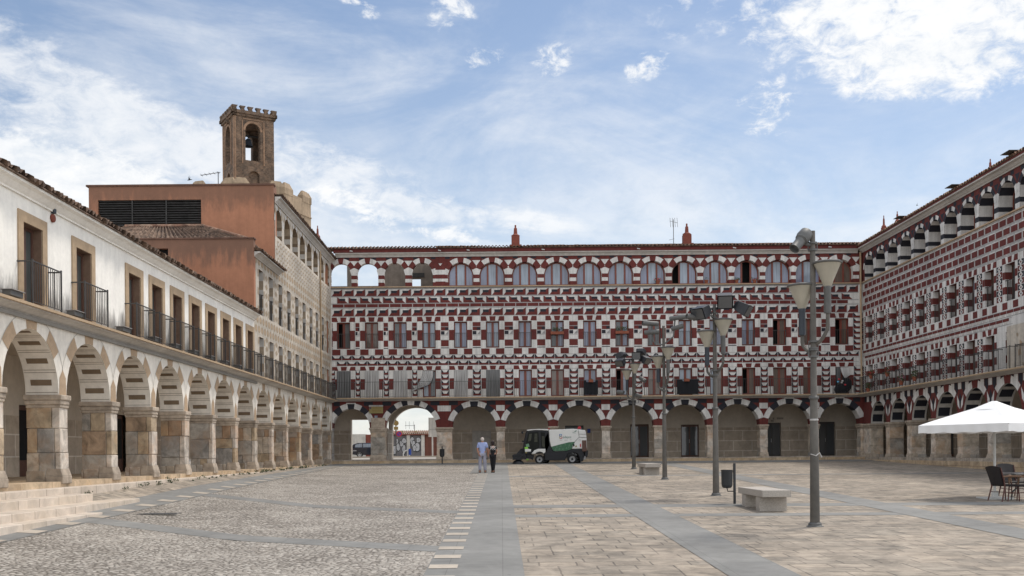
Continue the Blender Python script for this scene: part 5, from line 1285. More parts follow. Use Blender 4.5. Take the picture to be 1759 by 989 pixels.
for (px, py, dv) in ((1065, 674, (.8, -.5, -.15)), (1096, 680, (-.8, -.5, .2)), (1103, 652, (.7, -.5, -.5))):
    can_spot(r, (xr(px, py, y), y-.12, zr(px, py, y)), dv, .40, .10)
b = MB(); b.tube([(xr(1065, 680, y), y-.1, zr(1065, 682, y)), (xr(1067, 688, y), y-.05, zr(1067, 691, y)), (x, y, zr(1088, 693, y))], .018, 'spot', 6); b.tube([(xr(1096, 684, y), y-.1, zr(1096, 684, y)), (xr(1097, 692, y), y-.05, zr(1097, 692, y)), (x, y, zr(1088, 693, y))], .018, 'spot', 6)
b.tube([(xr(1103, 655, y), y-.1, zr(1103, 655, y)), (x, y, zr(1088, 668, y))], .018, 'spot', 6); b.build('camera_arm', r, smooth=True)

# ================================================================ BENCHES, BINS
def bench(x, y, z, label):
    root = thing('stone_bench', (x, y, z), label, 'bench', 'granite slab benches beside the lamp posts')
    b = MB(); b.xbox(x-.345, x+.345, y-1.25, y+1.25, z+.335, z+.50, 'concrete'); b.build('seat', root, bevel=.012)
    for s in (-1, 1):
        b = MB(); yy = y+s*.72; b.xbox(x-.33, x+.33, yy-.19, yy+.19, z-.05, z+.333, 'concrete'); b.build('leg', root, bevel=.012)
bench(6.52, 25.55, gz(6.5, 25.5), 'grey granite slab bench beside the bin, nearest the camera')
x, y, z = at(1120, 816); bench(x, y+.9, gz(x, y), 'grey granite slab bench between the two far lamp posts')
def waste_bin(x, y, z, label, sgn=-1):
    root = thing('litter_bin', (x, y, z), label, 'litter bin', 'dark litter bins on posts')
    b = MB(); b.tube([(x, y, z-.02), (x, y, z+1.08)], .035, 'bin', 10); b.build('post', root)
    cx = x+sgn*.20; b = MB(); b.lathe((cx, y, z+.42), [(.001, 0), (.10, .01), (.135, .05), (.145, .10), (.15, .46), (.155, .47), (.155, .49), (.14, .49), (.13, .1), (.001, .06)], 'bin', 20); b.build('bucket', root, smooth=True)
    b = MB(); b.tube([(x, y, z+.34), (cx+.02, y, z+.34), (cx, y, z+.42)], .016, 'bin', 6); b.tube([(x, y, z+.86), (cx, y, z+.86)], .014, 'bin', 6); b.build('bracket', root)
x, y, z = at(1262, 866); waste_bin(x, y, z, 'dark round litter bin on a post next to the near granite bench')
x, y, z = at(763.5, 795); waste_bin(x, 62.2, gz(x, 62.2), 'dark litter bin on a post in front of the pier right of the open archway', -.02)

# ================================================================ CAFE: parasol, table, chairs
ux, uy, uz = at(1709, 857); 
root = thing('parasol', (ux, uy, uz), 'large square white cafe parasol open above the wicker chairs', 'parasol')
apex = zr(1710, 689, uy); vb, vt = .44, .66
phi = R(164); Rr = 1.95; cs = [(ux+Rr*math.cos(phi+i*math.pi/2), uy+Rr*math.sin(phi+i*math.pi/2)) for i in range(4)]
b = MB(); top = .22
tc_ = [(ux+top*math.cos(phi+i*math.pi/2), uy+top*math.sin(phi+i*math.pi/2)) for i in range(4)]
for i in range(4):
    c0, c1, t0, t1 = cs[i], cs[(i+1) % 4], tc_[i], tc_[(i+1) % 4]; pts = []; nu, nv = 14, 10
    for j in range(nv+1):
        t = j/nv
        for q in range(nu+1):
            s_ = q/nu; a_ = (c0[0]+(c1[0]-c0[0])*s_, c0[1]+(c1[1]-c0[1])*s_); e_ = (t0[0]+(t1[0]-t0[0])*s_, t0[1]+(t1[1]-t0[1])*s_)
            zz = vt+(apex-.10-vt)*(t**.96); sag = -.055*math.sin(math.pi*s_)*math.sin(math.pi*min(1, t*1.1))
            pts.append((a_[0]+(e_[0]-a_[0])*t, a_[1]+(e_[1]-a_[1])*t, zz+sag))
    b.grid(pts, nu+1, nv+1, 'canvas')
cn = b.build('canopy', root, smooth=True)
b = MB()
for i in range(4):
    c0, c1 = Vector(cs[i]), Vector(cs[(i+1) % 4]); e = (c1-c0).normalized(); nr = Vector((e.y, -e.x)); pts = []; nu = 30
    for j in range(4):
        for q in range(nu+1):
            s_ = q/nu; p = c0.lerp(c1, s_)+nr*(.02*math.sin(q*1.3)*j/3*(1 if 2 < q < nu-2 else .4)); pts.append((p.x, p.y, vt-(vt-vb)*j/3+.012*math.sin(q*.9)*(j/3)))
    b.grid(pts, nu+1, 4, 'canvas')
b.build('valance', cn, smooth=True)
b = MB(); b.grid([(ux+r_*math.cos(phi+i*math.pi/2), uy+r_*math.sin(phi+i*math.pi/2), z_) for r_, z_ in ((.62, apex-.235), (.06, apex+.0)) for i in range(4)], 4, 2, 'canvas', closed_u=True); b.build('vent_cap', cn)
b = MB(); b.tube([(ux, uy, uz), (ux, uy, apex-.05)], .036, 'whitemetal', 12); b.build('pole', root, smooth=True)
b = MB(); 
for i in range(4):
    c0 = cs[i]; b.tube([(ux, uy, apex-.16), ((ux+c0[0]*3)/4, (uy+c0[1]*3)/4, vt+(apex-.1-vt)*.22-.03), (c0[0], c0[1], vt-.02)], .016, 'whitemetal', 6); b.tube([(ux, uy, apex-.75), ((ux+c0[0])/2, (uy+c0[1])/2, (apex+vt)/2-.06)], .013, 'whitemetal', 6)
b.build('rib', root)
b = MB(); b.xbox(ux-.36, ux+.36, uy-.36, uy+.36, uz-.01, uz+.045, 'whitemetal'); b.xbox(ux-.07, ux+.07, uy-.07, uy+.07, uz+.045, uz+.22, 'whitemetal'); b.build('base', root, bevel=.01)
def make_chair(label):
    """wicker armchair with wooden frame, front towards +Y, built round the origin"""
    root = bpy.data.objects.new('wicker_chair', None); C.objects.link(root); WLOC[root.name] = Vector((0, 0, 0))
    tag(root, label, 'chair', 'wicker chairs round the cafe table')
    L_ = dict(local=True)
    b = MB(); b.xbox(-.24, .24, -.21, .23, .40, .45, 'wicker'); b.build('seat', root, bevel=.02, **L_)
    b = MB(); pts = []
    for lay in (0, 1):
        for j in range(9):
            t = j/8
            for i in range(11):
                s_ = i/10*2-1; hw = .215+.045*t; pts.append((s_*hw, -.23-.15*t-.03*(1-s_*s_)-lay*.03, .44+(.46+.045*(1-s_*s_))*t))
    h = len(pts)//2; b.grid(pts[:h], 11, 9, 'wicker'); b.grid(pts[h:], 11, 9, 'wicker')
    b.build('backrest', root, smooth=True, **L_)
    for s_ in (-1, 1):
        b = MB(); b.tube([(s_*.25, .24, 0), (s_*.235, .21, .42)], [.016, .02], 'chairwood', 8); b.build('leg', root, smooth=True, **L_)
        b = MB(); b.tube([(s_*.26, -.33, 0), (s_*.235, -.22, .40), (s_*.24, -.25, .55), (s_*.272, -.385, .90)], [.016, .02, .02, .016], 'chairwood', 8); b.build('leg', root, smooth=True, **L_)
        b = MB(); b.tube([(s_*.25, -.29, .66), (s_*.285, -.1, .675), (s_*.285, .12, .67), (s_*.27, .20, .62), (s_*.24, .21, .42)], [.022, .026, .026, .024, .018], 'armwood', 8); b.build('armrest', root, smooth=True, **L_)
        b = MB(); b.tube([(s_*.245, .2, .22), (s_*.245, -.27, .25)], .010, 'chairwood', 6); b.build('stretcher', root, **L_)
    return root
def copy_tree(o, parent=None):
    c = o.copy(); C.objects.link(c); c.parent = parent
    for ch in list(o.children): copy_tree(ch, c)
    return c
cx, cy, cz = at(1718, 861)
c1 = make_chair('dark wicker armchair at the near left of the cafe table'); c1.location = (cx+.16, cy+.05, cz+EYE); c1.rotation_euler = (0, 0, R(-74))
c2 = copy_tree(c1); c2['label'] = 'dark wicker armchair cut by the right edge of the photo'; 
x2, y2, z2 = at(1757, 862); c2.location = (x2+.02, y2+.1, z2+EYE); c2.rotation_euler = (0, 0, R(38))
c3 = copy_tree(c1); c3['label'] = 'dark wicker armchair on the far side of the cafe table'; c3.location = (cx+1.15, cy+1.55, gz(cx+1, cy+1.5)+EYE); c3.rotation_euler = (0, 0, R(190))
tx, ty = cx+.78, cy+.42; tz = gz(tx, ty)
root = thing('cafe_table', (tx, ty, tz), 'round steel topped cafe table between the wicker chairs', 'table')
b = MB(); b.lathe((tx, ty, tz+.70), [(.001, .0), (.50, 0), (.52, .01), (.52, .03), (.50, .04), (.001, .04)], 'steel', 32); b.build('tabletop', root)
for i in range(4):
    a = R(20+90*i); b = MB(); e = (math.cos(a), math.sin(a)); b.tube([(tx+e[0]*.36, ty+e[1]*.36, tz+0), (tx+e[0]*.30, ty+e[1]*.30, tz+.22), (tx+e[0]*.10, ty+e[1]*.10, tz+.36), (tx+e[0]*.12, ty+e[1]*.12, tz+.55), (tx+e[0]*.24, ty+e[1]*.24, tz+.70)], .014, 'iron', 8); b.build('leg', root, smooth=True)

# ================================================================ STREET SWEEPER
sw = thing('street_sweeper', (2.9, 61.5, gz(3, 61.5)), 'compact white, green and black street sweeper parked before the far arcade', 'street sweeper')
SY = 61.0; SX0 = xr(880, 797, SY); SZ = zr(940, 797, SY); Q = .0809/(F/SY)
def q(zx, zy): return (SX0+zx*Q, SZ+(890-zy)*Q)
PS = lambda u, z, d: (u, SY-d, z)
def sprism(name, pts, d0, d1, m, parent, bevel=.03):
    b = MB(PS); b.prism([q(*p) for p in pts], d0, d1, m); return b.build(name, parent, bevel=bevel)
chs = sprism('chassis', [(690, 330), (770, 200), (800, 200), (850, 600), (880, 622), (1150, 618), (1265, 578), (1470, 575), (1515, 650), (1540, 760), (1500, 840), (1440, 850), (1430, 760), (1390, 680), (1280, 640), (1180, 680), (1130, 790), (1120, 815), (690, 815), (690, 800), (690, 700), (640, 640)], -1.20, -.0, 'vdark', sw)
hop = sprism('hopper', [(780, 190), (800, 165), (1310, 150), (1560, 180), (1585, 340), (1588, 570), (1262, 578), (1150, 615), (880, 622), (825, 528), (795, 400)], -1.18, .02, 'vwhite', sw, .04)
sprism('side_decal', [(825, 528), (1000, 482), (1200, 434), (1332, 425), (1285, 500), (1262, 576), (1150, 613), (880, 618)], .022, .030, 'vgreen', hop, 0)
b = MB(PS); rnd = random.Random(2)
for (mx_, my_) in ((925, 580), (1000, 575), (1075, 585), (1155, 560), (1030, 515), (1130, 480), (1215, 495), (1265, 450), (945, 530), (1205, 540)):
    c = q(mx_, my_); rr = .045
    for i in range(3):
        a0 = R(120*i+rnd.uniform(0, 60)); pts = [(c[0]+rr*math.cos(a0+R(t)), c[1]+rr*math.sin(a0+R(t))) for t in (0, 25, 50, 75)]+[(c[0]+rr*.6*math.cos(a0+R(t)), c[1]+rr*.6*math.sin(a0+R(t))) for t in (75, 50, 25, 0)]
        b.poly(pts, .032+.001*i, 'vgreen2')
b.build('recycling_marks', hop)
b = MB(PS); 
for pl in ([(1405, 180), (1425, 325), (1330, 425), (1265, 575)], ):
    for p0, p1 in zip(pl, pl[1:]): a_, c_ = q(*p0), q(*p1); b.tube([(a_[0], a_[1], .03), (c_[0], c_[1], .03)], .010, 'vdark', 5)
a_, c_ = q(1420, 328), q(1580, 340); b.tube([(a_[0], a_[1], .03), (c_[0], c_[1], .03)], .012, 'vdark', 5); a_, c_ = q(1410, 262), q(1570, 268); b.tube([(a_[0], a_[1], .03), (c_[0], c_[1], .03)], .008, 'vdark', 5)
b.build('panel_gap', hop)
sprism('rear_grille', [(1482, 395), (1575, 395), (1580, 630), (1485, 630)], .02, .05, 'wooddk', hop, .01)
sprism('tail_light', [(1440, 470), (1462, 465), (1462, 535), (1440, 540)], .02, .05, 'sign_red', hop, .005)
sprism('filler_cap', [(1290, 470), (1320, 470), (1325, 515), (1290, 518)], .02, .06, 'vdark', hop, .01)
sprism('warning_plate', [(1330, 535), (1360, 490), (1380, 535)], .02, .035, 'yellow', hop, 0)
b = MB(PS); c = q(1435, 392); b.P = None
b.lathe((c[0], SY-.022, c[1]), [(.05, 0), (.06, 0), (.06, .008), (.045, .008)], 'joint', 16, axis=(0, -1, 0)); b.build('round_badge', hop)
# coloured initial and the town name
lt = q(1005, 356)
def stroke(pts, d, m, parent, name, r=.016):
    b = MB(PS); b.prism(pts, d, d+.006, m); return b.build(name, parent)
hB = .275; x0_, z0_ = lt
for (pts, m) in (([(0, .5), (.15, .5), (.15, 1), (0, 1)], 'sky_blue'), ([(.15, .86), (.5, .86), (.55, 1), (.15, 1)], 'lightblue'), ([(.5, .6), (.66, .64), (.66, .92), (.5, .96)], 'sky_blue'), ([(.15, .46), (.6, .46), (.55, .60), (.15, .60)], 'textgreen'), ([(0, 0), (.15, 0), (.15, .5), (0, .5)], 'yellow'), ([(.15, 0), (.62, 0), (.7, .14), (.15, .14)], 'sign_red'), ([(.56, .12), (.74, .12), (.74, .42), (.56, .46)], 'sign_red')):
    stroke([(x0_+u*hB*.85, z0_+v*hB) for u, v in pts], .022, m, hop, 'badge_letter')
text_mesh('adajoz', .20, 'textgreen', 'badge_text', hop, (x0_+.20, SY-.024, z0_+.03))
text_mesh('FCC', .10, 'textgreen', 'badge_text', hop, (q(1285, 245)[0], SY-.024, q(1285, 245)[1]))
sprism('badge_swoosh', [(1320, 205), (1370, 180), (1372, 198), (1335, 215)], .022, .028, 'textgreen', hop, 0)
stroke([q(1010, 392), q(1060, 392), q(1060, 384), q(1010, 384)], .022, 'joint', hop, 'small_print'); stroke([q(1110, 392), q(1180, 392), q(1180, 384), q(1110, 384)], .022, 'joint', hop, 'small_print'); stroke([q(1225, 388), q(1262, 388), q(1262, 380), q(1225, 380)], .022, 'joint', hop, 'small_print')
sprism('beacon', [(1405, 150), (1420, 95), (1470, 95), (1480, 150)], -.65, -.45, 'sign_red', sw, .02)
# cab: frame, roof, glazing, interior hints and reflections painted on the glass
cab = sprism('cab', [(235, 560), (250, 420), (300, 200), (330, 165), (560, 152), (775, 165), (785, 300), (800, 500), (720, 660), (250, 680)], -1.16, -.0, 'vdark', sw, .03)
sprism('cab_roof', [(310, 172), (330, 158), (560, 145), (775, 150), (778, 185), (640, 172), (480, 168), (330, 185)], -1.18, .02, 'vwhite', cab, .02)
sprism('side_window', [(345, 220), (560, 205), (585, 430), (560, 560), (380, 620), (300, 600), (292, 430)], .001, .012, 'vglass', cab, 0); sprism('side_window', [(610, 215), (700, 225), (700, 600), (600, 560)], .001, .012, 'vglass', cab, 0)
sprism('cab_interior_reflection', [(365, 250), (420, 245), (400, 400), (340, 410)], .013, .016, 'cabin', cab, 0); sprism('cab_interior_reflection', [(480, 245), (535, 240), (540, 420), (470, 425)], .013, .016, 'cabin', cab, 0); sprism('cab_interior_reflection', [(630, 300), (690, 300), (690, 540), (640, 520)], .013, .016, 'cabin', cab, 0); sprism('driver_vest', [(290, 470), (350, 455), (370, 520), (300, 530)], .013, .017, 'vgreen2', cab, 0)  # olive quads paint reflections and interior hints over the glass
sprism('window_pillar', [(560, 190), (605, 190), (620, 560), (585, 560)], .001, .02, 'vdark', cab, .01)
b = MB(PS); b.prism([q(*p) for p in [(300, 205), (300, 640), (285, 430)]], -1.1, -.06, 'glass_dark'); b.build('windscreen', cab)
sprism('fender', [(410, 672), (470, 600), (550, 568), (705, 568), (705, 640), (662, 672), (640, 640), (580, 626), (520, 640), (490, 668)], -.02, .06, 'vwhite', sw, .012)
sprism('mirror', [(195, 205), (235, 180), (240, 250), (205, 245)], .05, .12, 'vdark', cab, .01); sprism('mirror', [(205, 390), (265, 390), (265, 425), (210, 425)], .05, .15, 'vdark', cab, .01)
b = MB(PS); b.tube([(*q(230, 190), .08), (*q(310, 180), 0)], .015, 'vdark', 5); b.tube([(*q(250, 400), .08), (*q(290, 380), 0)], .015, 'vdark', 5); b.build('mirror_arm', cab)
sprism('orange_lamp', [(762, 150), (790, 118), (800, 125), (795, 155)], -.3, -.2, 'sign_red', sw, .01)
sprism('front_panel', [(265, 560), (400, 575), (398, 622), (275, 632)], -.9, .03, 'vwhite', sw, .01); sprism('hi_vis_panel', [(262, 530), (330, 522), (345, 568), (268, 574)], -.9, .035, 'hivis', sw, .01)
sprism('number_plate', [(275, 636), (316, 636), (314, 656), (277, 656)], .0, .04, 'yellow', sw, 0)
sprism('front_frame', [(230, 560), (300, 600), (420, 690), (470, 700), (440, 800), (395, 780), (250, 760), (215, 640)], -1.1, -.1, 'vdark', sw, .02)
for side_, (wx, wz, rad) in ((0, (580, 768, .275)), (0, (1275, 765, .29)), (1, (760, 800, .25)), (1, (1450, 800, .25))):
    c = q(wx, wz); yy = SY-.02 if side_ == 0 else SY+1.15; c = (c[0]+(0 if side_ == 0 else -.10), SZ+rad-.005)
    b = MB(); b.lathe((c[0], yy+.22, c[1]), [(rad*.6, 0), (rad*.93, 0), (rad, .03), (rad, .19), (rad*.93, .22), (rad*.68, .22), (rad*.60, .20)], 'tyre', 28, axis=(0, -1, 0)); w_ = b.build('wheel', sw, smooth=True)
    b = MB(); b.lathe((c[0], yy+.22, c[1]), [(rad*.62, 0), (rad*.66, .20), (rad*.60, .205), (rad*.52, .16), (rad*.30, .14), (rad*.26, .17), (.001, .17)], 'rim', 24, axis=(0, -1, 0)); rm_ = b.build('rim', w_, smooth=True)
    b = MB(); b.lathe((c[0], yy+.22, c[1]), [(rad*.24, .16), (rad*.22, .20), (.001, .205)], 'vdark', 16, axis=(0, -1, 0)); b.build('hub', rm_, smooth=True)
for dy in (-.15, .85):
    c = q(110, 740); b = MB(); zc = SZ
    b.lathe((c[0]+.05, SY+dy, zc+.02), [(.36, 0), (.26, .16), (.20, .20), (.12, .24), (.12, .32), (.001, .33)], 'vdark', 26); b.build('brush', sw)
    b = MB(); b.tube([(c[0]+.05, SY+dy, zc+.33), (c[0]+.3, SY+dy+.1, zc+.48), (c[0]+.85, SY+.3, zc+.50)], .035, 'vdark', 7); b.xbox(c[0]-.28, c[0]+.30, SY+dy-.3, SY+dy+.25, zc+.26, zc+.40, 'vdark'); b.build('brush_arm', sw)
sprism('brush_carrier', [(10, 690), (120, 665), (260, 668), (300, 700), (300, 790), (190, 775), (20, 768), (0, 730)], -1.0, .05, 'vdark', sw, .03)
sprism('brush_bracket', [(100, 660), (190, 560), (235, 555), (240, 700), (120, 700)], -.8, -.2, 'vdark', sw, .02)
sprism('hi_vis_tab', [(160, 770), (215, 770), (210, 800), (165, 805)], -.12, -.05, 'hivis', sw, .01); sprism('hi_vis_tab', [(300, 785), (350, 780), (345, 805), (300, 808)], -.12, -.05, 'hivis', sw, .01)
sprism('rear_bumper', [(1540, 650), (1600, 600), (1615, 640), (1600, 740), (1545, 770)], -1.15, -.02, 'vdark', sw, .02); sprism('number_plate', [(1512, 740), (1560, 735), (1560, 800), (1515, 805)], -.9, .0, 'joint', sw, 0)

# ================================================================ PEOPLE
def skin_obj(name, J, E, rootj, m, parent, org, sub=2):
    """one continuous limb-and-torso surface grown from joints J = {name: (x, y, z, r)} along edges E"""
    names = list(J); idx = {n: i for i, n in enumerate(names)}
    me = bpy.data.meshes.new(name); me.from_pydata([J[n][:3] for n in names], [(idx[a], idx[b_]) for a, b_ in E], [])
    o = bpy.data.objects.new(name, me); C.objects.link(o)
    md = o.modifiers.new('skin', 'SKIN'); md.use_smooth_shade = True
    sv = me.skin_vertices[0].data
    for n, i in idx.items():
        r_ = J[n][3]; sv[i].radius = (r_, r_) if not isinstance(r_, tuple) else r_; sv[i].use_root = (n == rootj)
    s2 = o.modifiers.new('sub', 'SUBSURF'); s2.levels = sub; s2.render_levels = sub
    dg = bpy.context.evaluated_depsgraph_get(); nm = bpy.data.meshes.new_from_object(o.evaluated_get(dg)); bpy.data.objects.remove(o)
    nm.materials.clear(); nm.materials.append(M[m]); nm.polygons.foreach_set('use_smooth', [True]*len(nm.polygons)); nm.polygons.foreach_set('material_index', [0]*len(nm.polygons))
    o = bpy.data.objects.new(name, nm); C.objects.link(o)
    o.parent = parent; WLOC[o.name] = WLOC[parent.name]
    return o
def hand(J, E, wrist, d, side, curl=0.25):
    """palm with five bent fingers continuing the forearm at joint `wrist` in direction d"""
    w_ = Vector(J[wrist][:3]); d = Vector(d).normalized(); sd_ = Vector(side).normalized(); n = d.cross(sd_)
    J[wrist+'p'] = (*(w_+d*.05), .024); J[wrist+'q'] = (*(w_+d*.085), .022); E += [(wrist, wrist+'p'), (wrist+'p', wrist+'q')]
    for i, (o_, L_) in enumerate(((-.024, .070), (-.008, .080), (.008, .076), (.024, .062))):
        a = w_+d*.095+sd_*o_; b_ = a+(d+n*curl).normalized()*L_*.5; c = b_+(d+n*curl*2.5).normalized()*L_*.5
        for t, p in zip('abc', (a, b_, c)): J[wrist+t+str(i)] = (*p, .0085)
        E += [(wrist+'q', wrist+'a'+str(i)), (wrist+'a'+str(i), wrist+'b'+str(i)), (wrist+'b'+str(i), wrist+'c'+str(i))]
    a = w_+d*.03-sd_*.03; b_ = a+(d*.6-sd_*.7).normalized()*.035; c = b_+(d-sd_*.15).normalized()*.03
    for t, p in zip('xyz', (a, b_, c)): J[wrist+t] = (*p, .011)
    E += [(wrist+'p', wrist+'x'), (wrist+'x', wrist+'y'), (wrist+'y', wrist+'z')]
def person(px, py, k, label, man):
    x, y, z = at(px, py); root = thing('person', (x, y, z), label, 'person'); 
    S_ = k
    def s(v): return (v[0]*S_, v[1]*S_, v[2]*S_, v[3]*S_ if not isinstance(v[3], tuple) else tuple(a*S_ for a in v[3]))
    if man:
        J = dict(pel=(0, 0, .92, (.13, .10)), spi=(0, 0, 1.10, (.135, .10)), chs=(0, -.01, 1.30, (.15, .105)), nek=(0, 0, 1.43, .06), nk2=(0, .015, 1.49, .052), hd1=(0, .02, 1.55, (.068, .08)), hd2=(0, .01, 1.625, (.075, .095)), hd3=(0, 0, 1.69, (.055, .065)),
                 shl=(-.18, 0, 1.375, .062), ell=(-.235, -.03, 1.10, .044), wrl=(-.17, -.115, .90, .030), shr=(.18, 0, 1.375, .062), elr=(.235, -.01, 1.10, .044), wrr=(.255, .02, .88, .030),
                 hpl=(-.09, 0, .88, .095), knl=(-.115, .04, .50, .062), anl=(-.125, -.02, .09, .045), tol=(-.135, .13, .035, .040), hel=(-.125, -.06, .035, .04), hpr=(.09, 0, .88, .095), knr=(.11, -.02, .50, .062), anr=(.125, .0, .09, .045), tor=(.14, .15, .035, .04), her=(.125, -.05, .035, .04))
    else:
        J = dict(pel=(0, 0, .95, (.125, .10)), spi=(0, 0, 1.12, (.105, .085)), chs=(0, -.01, 1.30, (.125, .095)), nek=(0, 0, 1.42, .048), nk2=(0, .015, 1.48, .045), hd1=(0, .02, 1.55, (.064, .075)), hd2=(0, .01, 1.62, (.072, .088)), hd3=(0, 0, 1.68, (.055, .06)),
                 shl=(-.15, 0, 1.37, .050), ell=(-.21, -.02, 1.12, .036), wrl=(-.235, .03, .90, .025), shr=(.15, 0, 1.37, .050), elr=(.215, -.02, 1.12, .036), wrr=(.17, .10, .98, .025),
                 hpl=(-.08, 0, .90, .10), knl=(-.055, .03, .52, .062), anl=(-.045, .05, .10, .038), tol=(-.05, .19, .03, .034), hel=(-.045, .0, .05, .03), hpr=(.08, 0, .90, .10), knr=(.06, -.01, .52, .062), anr=(.035, -.06, .11, .038), tor=(.035, .06, .03, .034), her=(.035, -.10, .06, .03))
    E = [('pel', 'spi'), ('spi', 'chs'), ('chs', 'nek'), ('nek', 'nk2'), ('nk2', 'hd1'), ('hd1', 'hd2'), ('hd2', 'hd3'), ('chs', 'shl'), ('shl', 'ell'), ('ell', 'wrl'), ('chs', 'shr'), ('shr', 'elr'), ('elr', 'wrr'), ('pel', 'hpl'), ('hpl', 'knl'), ('knl', 'anl'), ('anl', 'tol'), ('anl', 'hel'), ('pel', 'hpr'), ('hpr', 'knr'), ('knr', 'anr'), ('anr', 'tor'), ('anr', 'her')]
    body = dict(J); E2 = list(E)
    if man: hand(body, E2, 'wrl', (.6, 0, -.8), (.1, -.2, .3), .1); hand(body, E2, 'wrr', (.05, .05, -1), (0, 1, 0), .3)
    else: hand(body, E2, 'wrl', (0, .05, -1), (0, 1, 0), .3); hand(body, E2, 'wrr', (-.3, .9, .1), (0, 0, 1), .4)
    bo = skin_obj('body', {n: s(v) for n, v in body.items()}, E2, 'pel', 'skin', root, root.location)
    # face features (seen only from the far side)
    b = MB(); b.blob((0, .115*S_, 1.585*S_), (.016*S_, .022*S_, .026*S_), 'skin', 8, 6)
    for sx in (-1, 1): b.blob((sx*.030*S_, .097*S_, 1.61*S_), (.013*S_, .01*S_, .009*S_), 'curtain_w', 8, 5); b.blob((sx*.076*S_, .01*S_, 1.59*S_), (.012*S_, .02*S_, .032*S_), 'skin', 8, 6)
    b.blob((0, .098*S_, 1.545*S_), (.026*S_, .012*S_, .007*S_), 'sign_red', 8, 5)
    f = b.build('face_detail', root, smooth=True, local=True, origin=(0, 0, 0)); f.location = (0, 0, 0)
    def gx(n, add): v = J[n]; r_ = v[3]; return s((v[0], v[1], v[2], (tuple(a+add for a in r_) if isinstance(r_, tuple) else r_+add)))
    if man:
        t = {n: gx(n, .018) for n in ('spi', 'chs')}; t['pel'] = s((0, 0, .93, (.155, .125))); t['low'] = s((0, 0, .86, (.17, .135))); t['nek'] = s((0, -.005, 1.445, .072))
        for a in 'lr':
            t['sh'+a] = gx('sh'+a, .016); e = Vector(J['sh'+a][:3]).lerp(Vector(J['el'+a][:3]), .78); t['sl'+a] = s((*e, .068))
        skin_obj('shirt', t, [('low', 'pel'), ('pel', 'spi'), ('spi', 'chs'), ('chs', 'nek'), ('chs', 'shl'), ('shl', 'sll'), ('chs', 'shr'), ('shr', 'slr')], 'low', 'shirt', root, None)
        m1, m2, m3 = 'trouser', 'shoe', 'hairw'
    else:
        t = {n: gx(n, .022) for n in ('spi', 'chs')}; t['low'] = s((0, 0, .87, (.155, .130))); t['pel'] = s((0, 0, .94, (.142, .118))); t['nek'] = s((0, -.01, 1.435, .062))
        for a in 'lr':
            t['sh'+a] = gx('sh'+a, .012); e = Vector(J['sh'+a][:3]).lerp(Vector(J['el'+a][:3]), .62); t['sl'+a] = s((*e, .050))
        top_ = skin_obj('top', t, [('low', 'pel'), ('pel', 'spi'), ('spi', 'chs'), ('chs', 'nek'), ('chs', 'shl'), ('shl', 'sll'), ('chs', 'shr'), ('shr', 'slr')], 'low', 'cloth', root, None)
        b = MB()
        for r_i, zz in enumerate((1.385, 1.35, 1.315, 1.28, 1.245)):
            for i in range(7):
                if (i+r_i) % 3 == 2 and r_i > 0: continue
                u = (-3+i)*.040; yb = -.122-.012*(1-abs(u)/.13) if zz < 1.37 else -.100
                b.blob((u*S_, yb*S_, zz*S_), (.017*S_, .014*S_, .016*S_), 'canvas', 6, 5)
        b.blob((-.045*S_, -.115*S_, 1.20*S_), (.012*S_, .01*S_, .016*S_), 'curtain_w', 6, 5); b.blob((.04*S_, -.115*S_, 1.20*S_), (.012*S_, .01*S_, .016*S_), 'curtain_w', 6, 5)
        p_ = b.build('white_pattern', top_, smooth=True, local=True, origin=(0, 0, 0)); p_.location = (0, 0, 0)
        m1, m2, m3 = 'cloth', 'cloth', 'hairb'
    wd = .030 if not man else .028
    t = {'pel': gx('pel', .012), **{n: gx(n, .014) for n in ('hpl', 'hpr')}}
    for a in 'lr':
        t['kn'+a] = gx('kn'+a, wd if man else .030); v = J['an'+a]; t['an'+a] = s((v[0], v[1]-.005, v[2]+.0, v[3]+(.028 if man else .012)))
    skin_obj('trousers', t, [('pel', 'hpl'), ('hpl', 'knl'), ('knl', 'anl'), ('pel', 'hpr'), ('hpr', 'knr'), ('knr', 'anr')], 'pel', m1, root, None)
    for a in 'lr':
        h_, t_ = J['he'+a], J['to'+a]; 
        skin_obj('shoe', {'a': s((h_[0], h_[1]-.01, .055, .062)), 'b': s(((h_[0]+t_[0])/2, (h_[1]+t_[1])/2, .052, .064)), 'c': s((t_[0], t_[1]+.02, .042, .056)), 't': s((h_[0], h_[1]+.03, .13, .056))}, [('a', 'b'), ('b', 'c'), ('a', 't')], 'a', m2, root, None, 2)
    b = MB()
    if man: b.blob((0, -.014*S_, 1.605*S_), (.086*S_, .092*S_, .078*S_), 'hairw', 14, 10); b.blob((0, -.030*S_, 1.56*S_), (.080*S_, .072*S_, .06*S_), 'hairw', 14, 10)
    else: b.blob((0, -.012*S_, 1.60*S_), (.095*S_, .105*S_, .110*S_), 'hairb', 14, 10); b.blob((0, -.04*S_, 1.52*S_), (.090*S_, .07*S_, .085*S_), 'hairb', 14, 10)
    h_ = b.build('hair', root, smooth=True, local=True, origin=(0, 0, 0)); h_.location = (0, 0, 0)
    return root
person(829, 812.5, 1.0, 'balding man walking away in a light blue short sleeved shirt and grey trousers', True)
person(847, 812.5, .90, 'dark haired woman walking away in black with a white pattern across her shoulders', False)

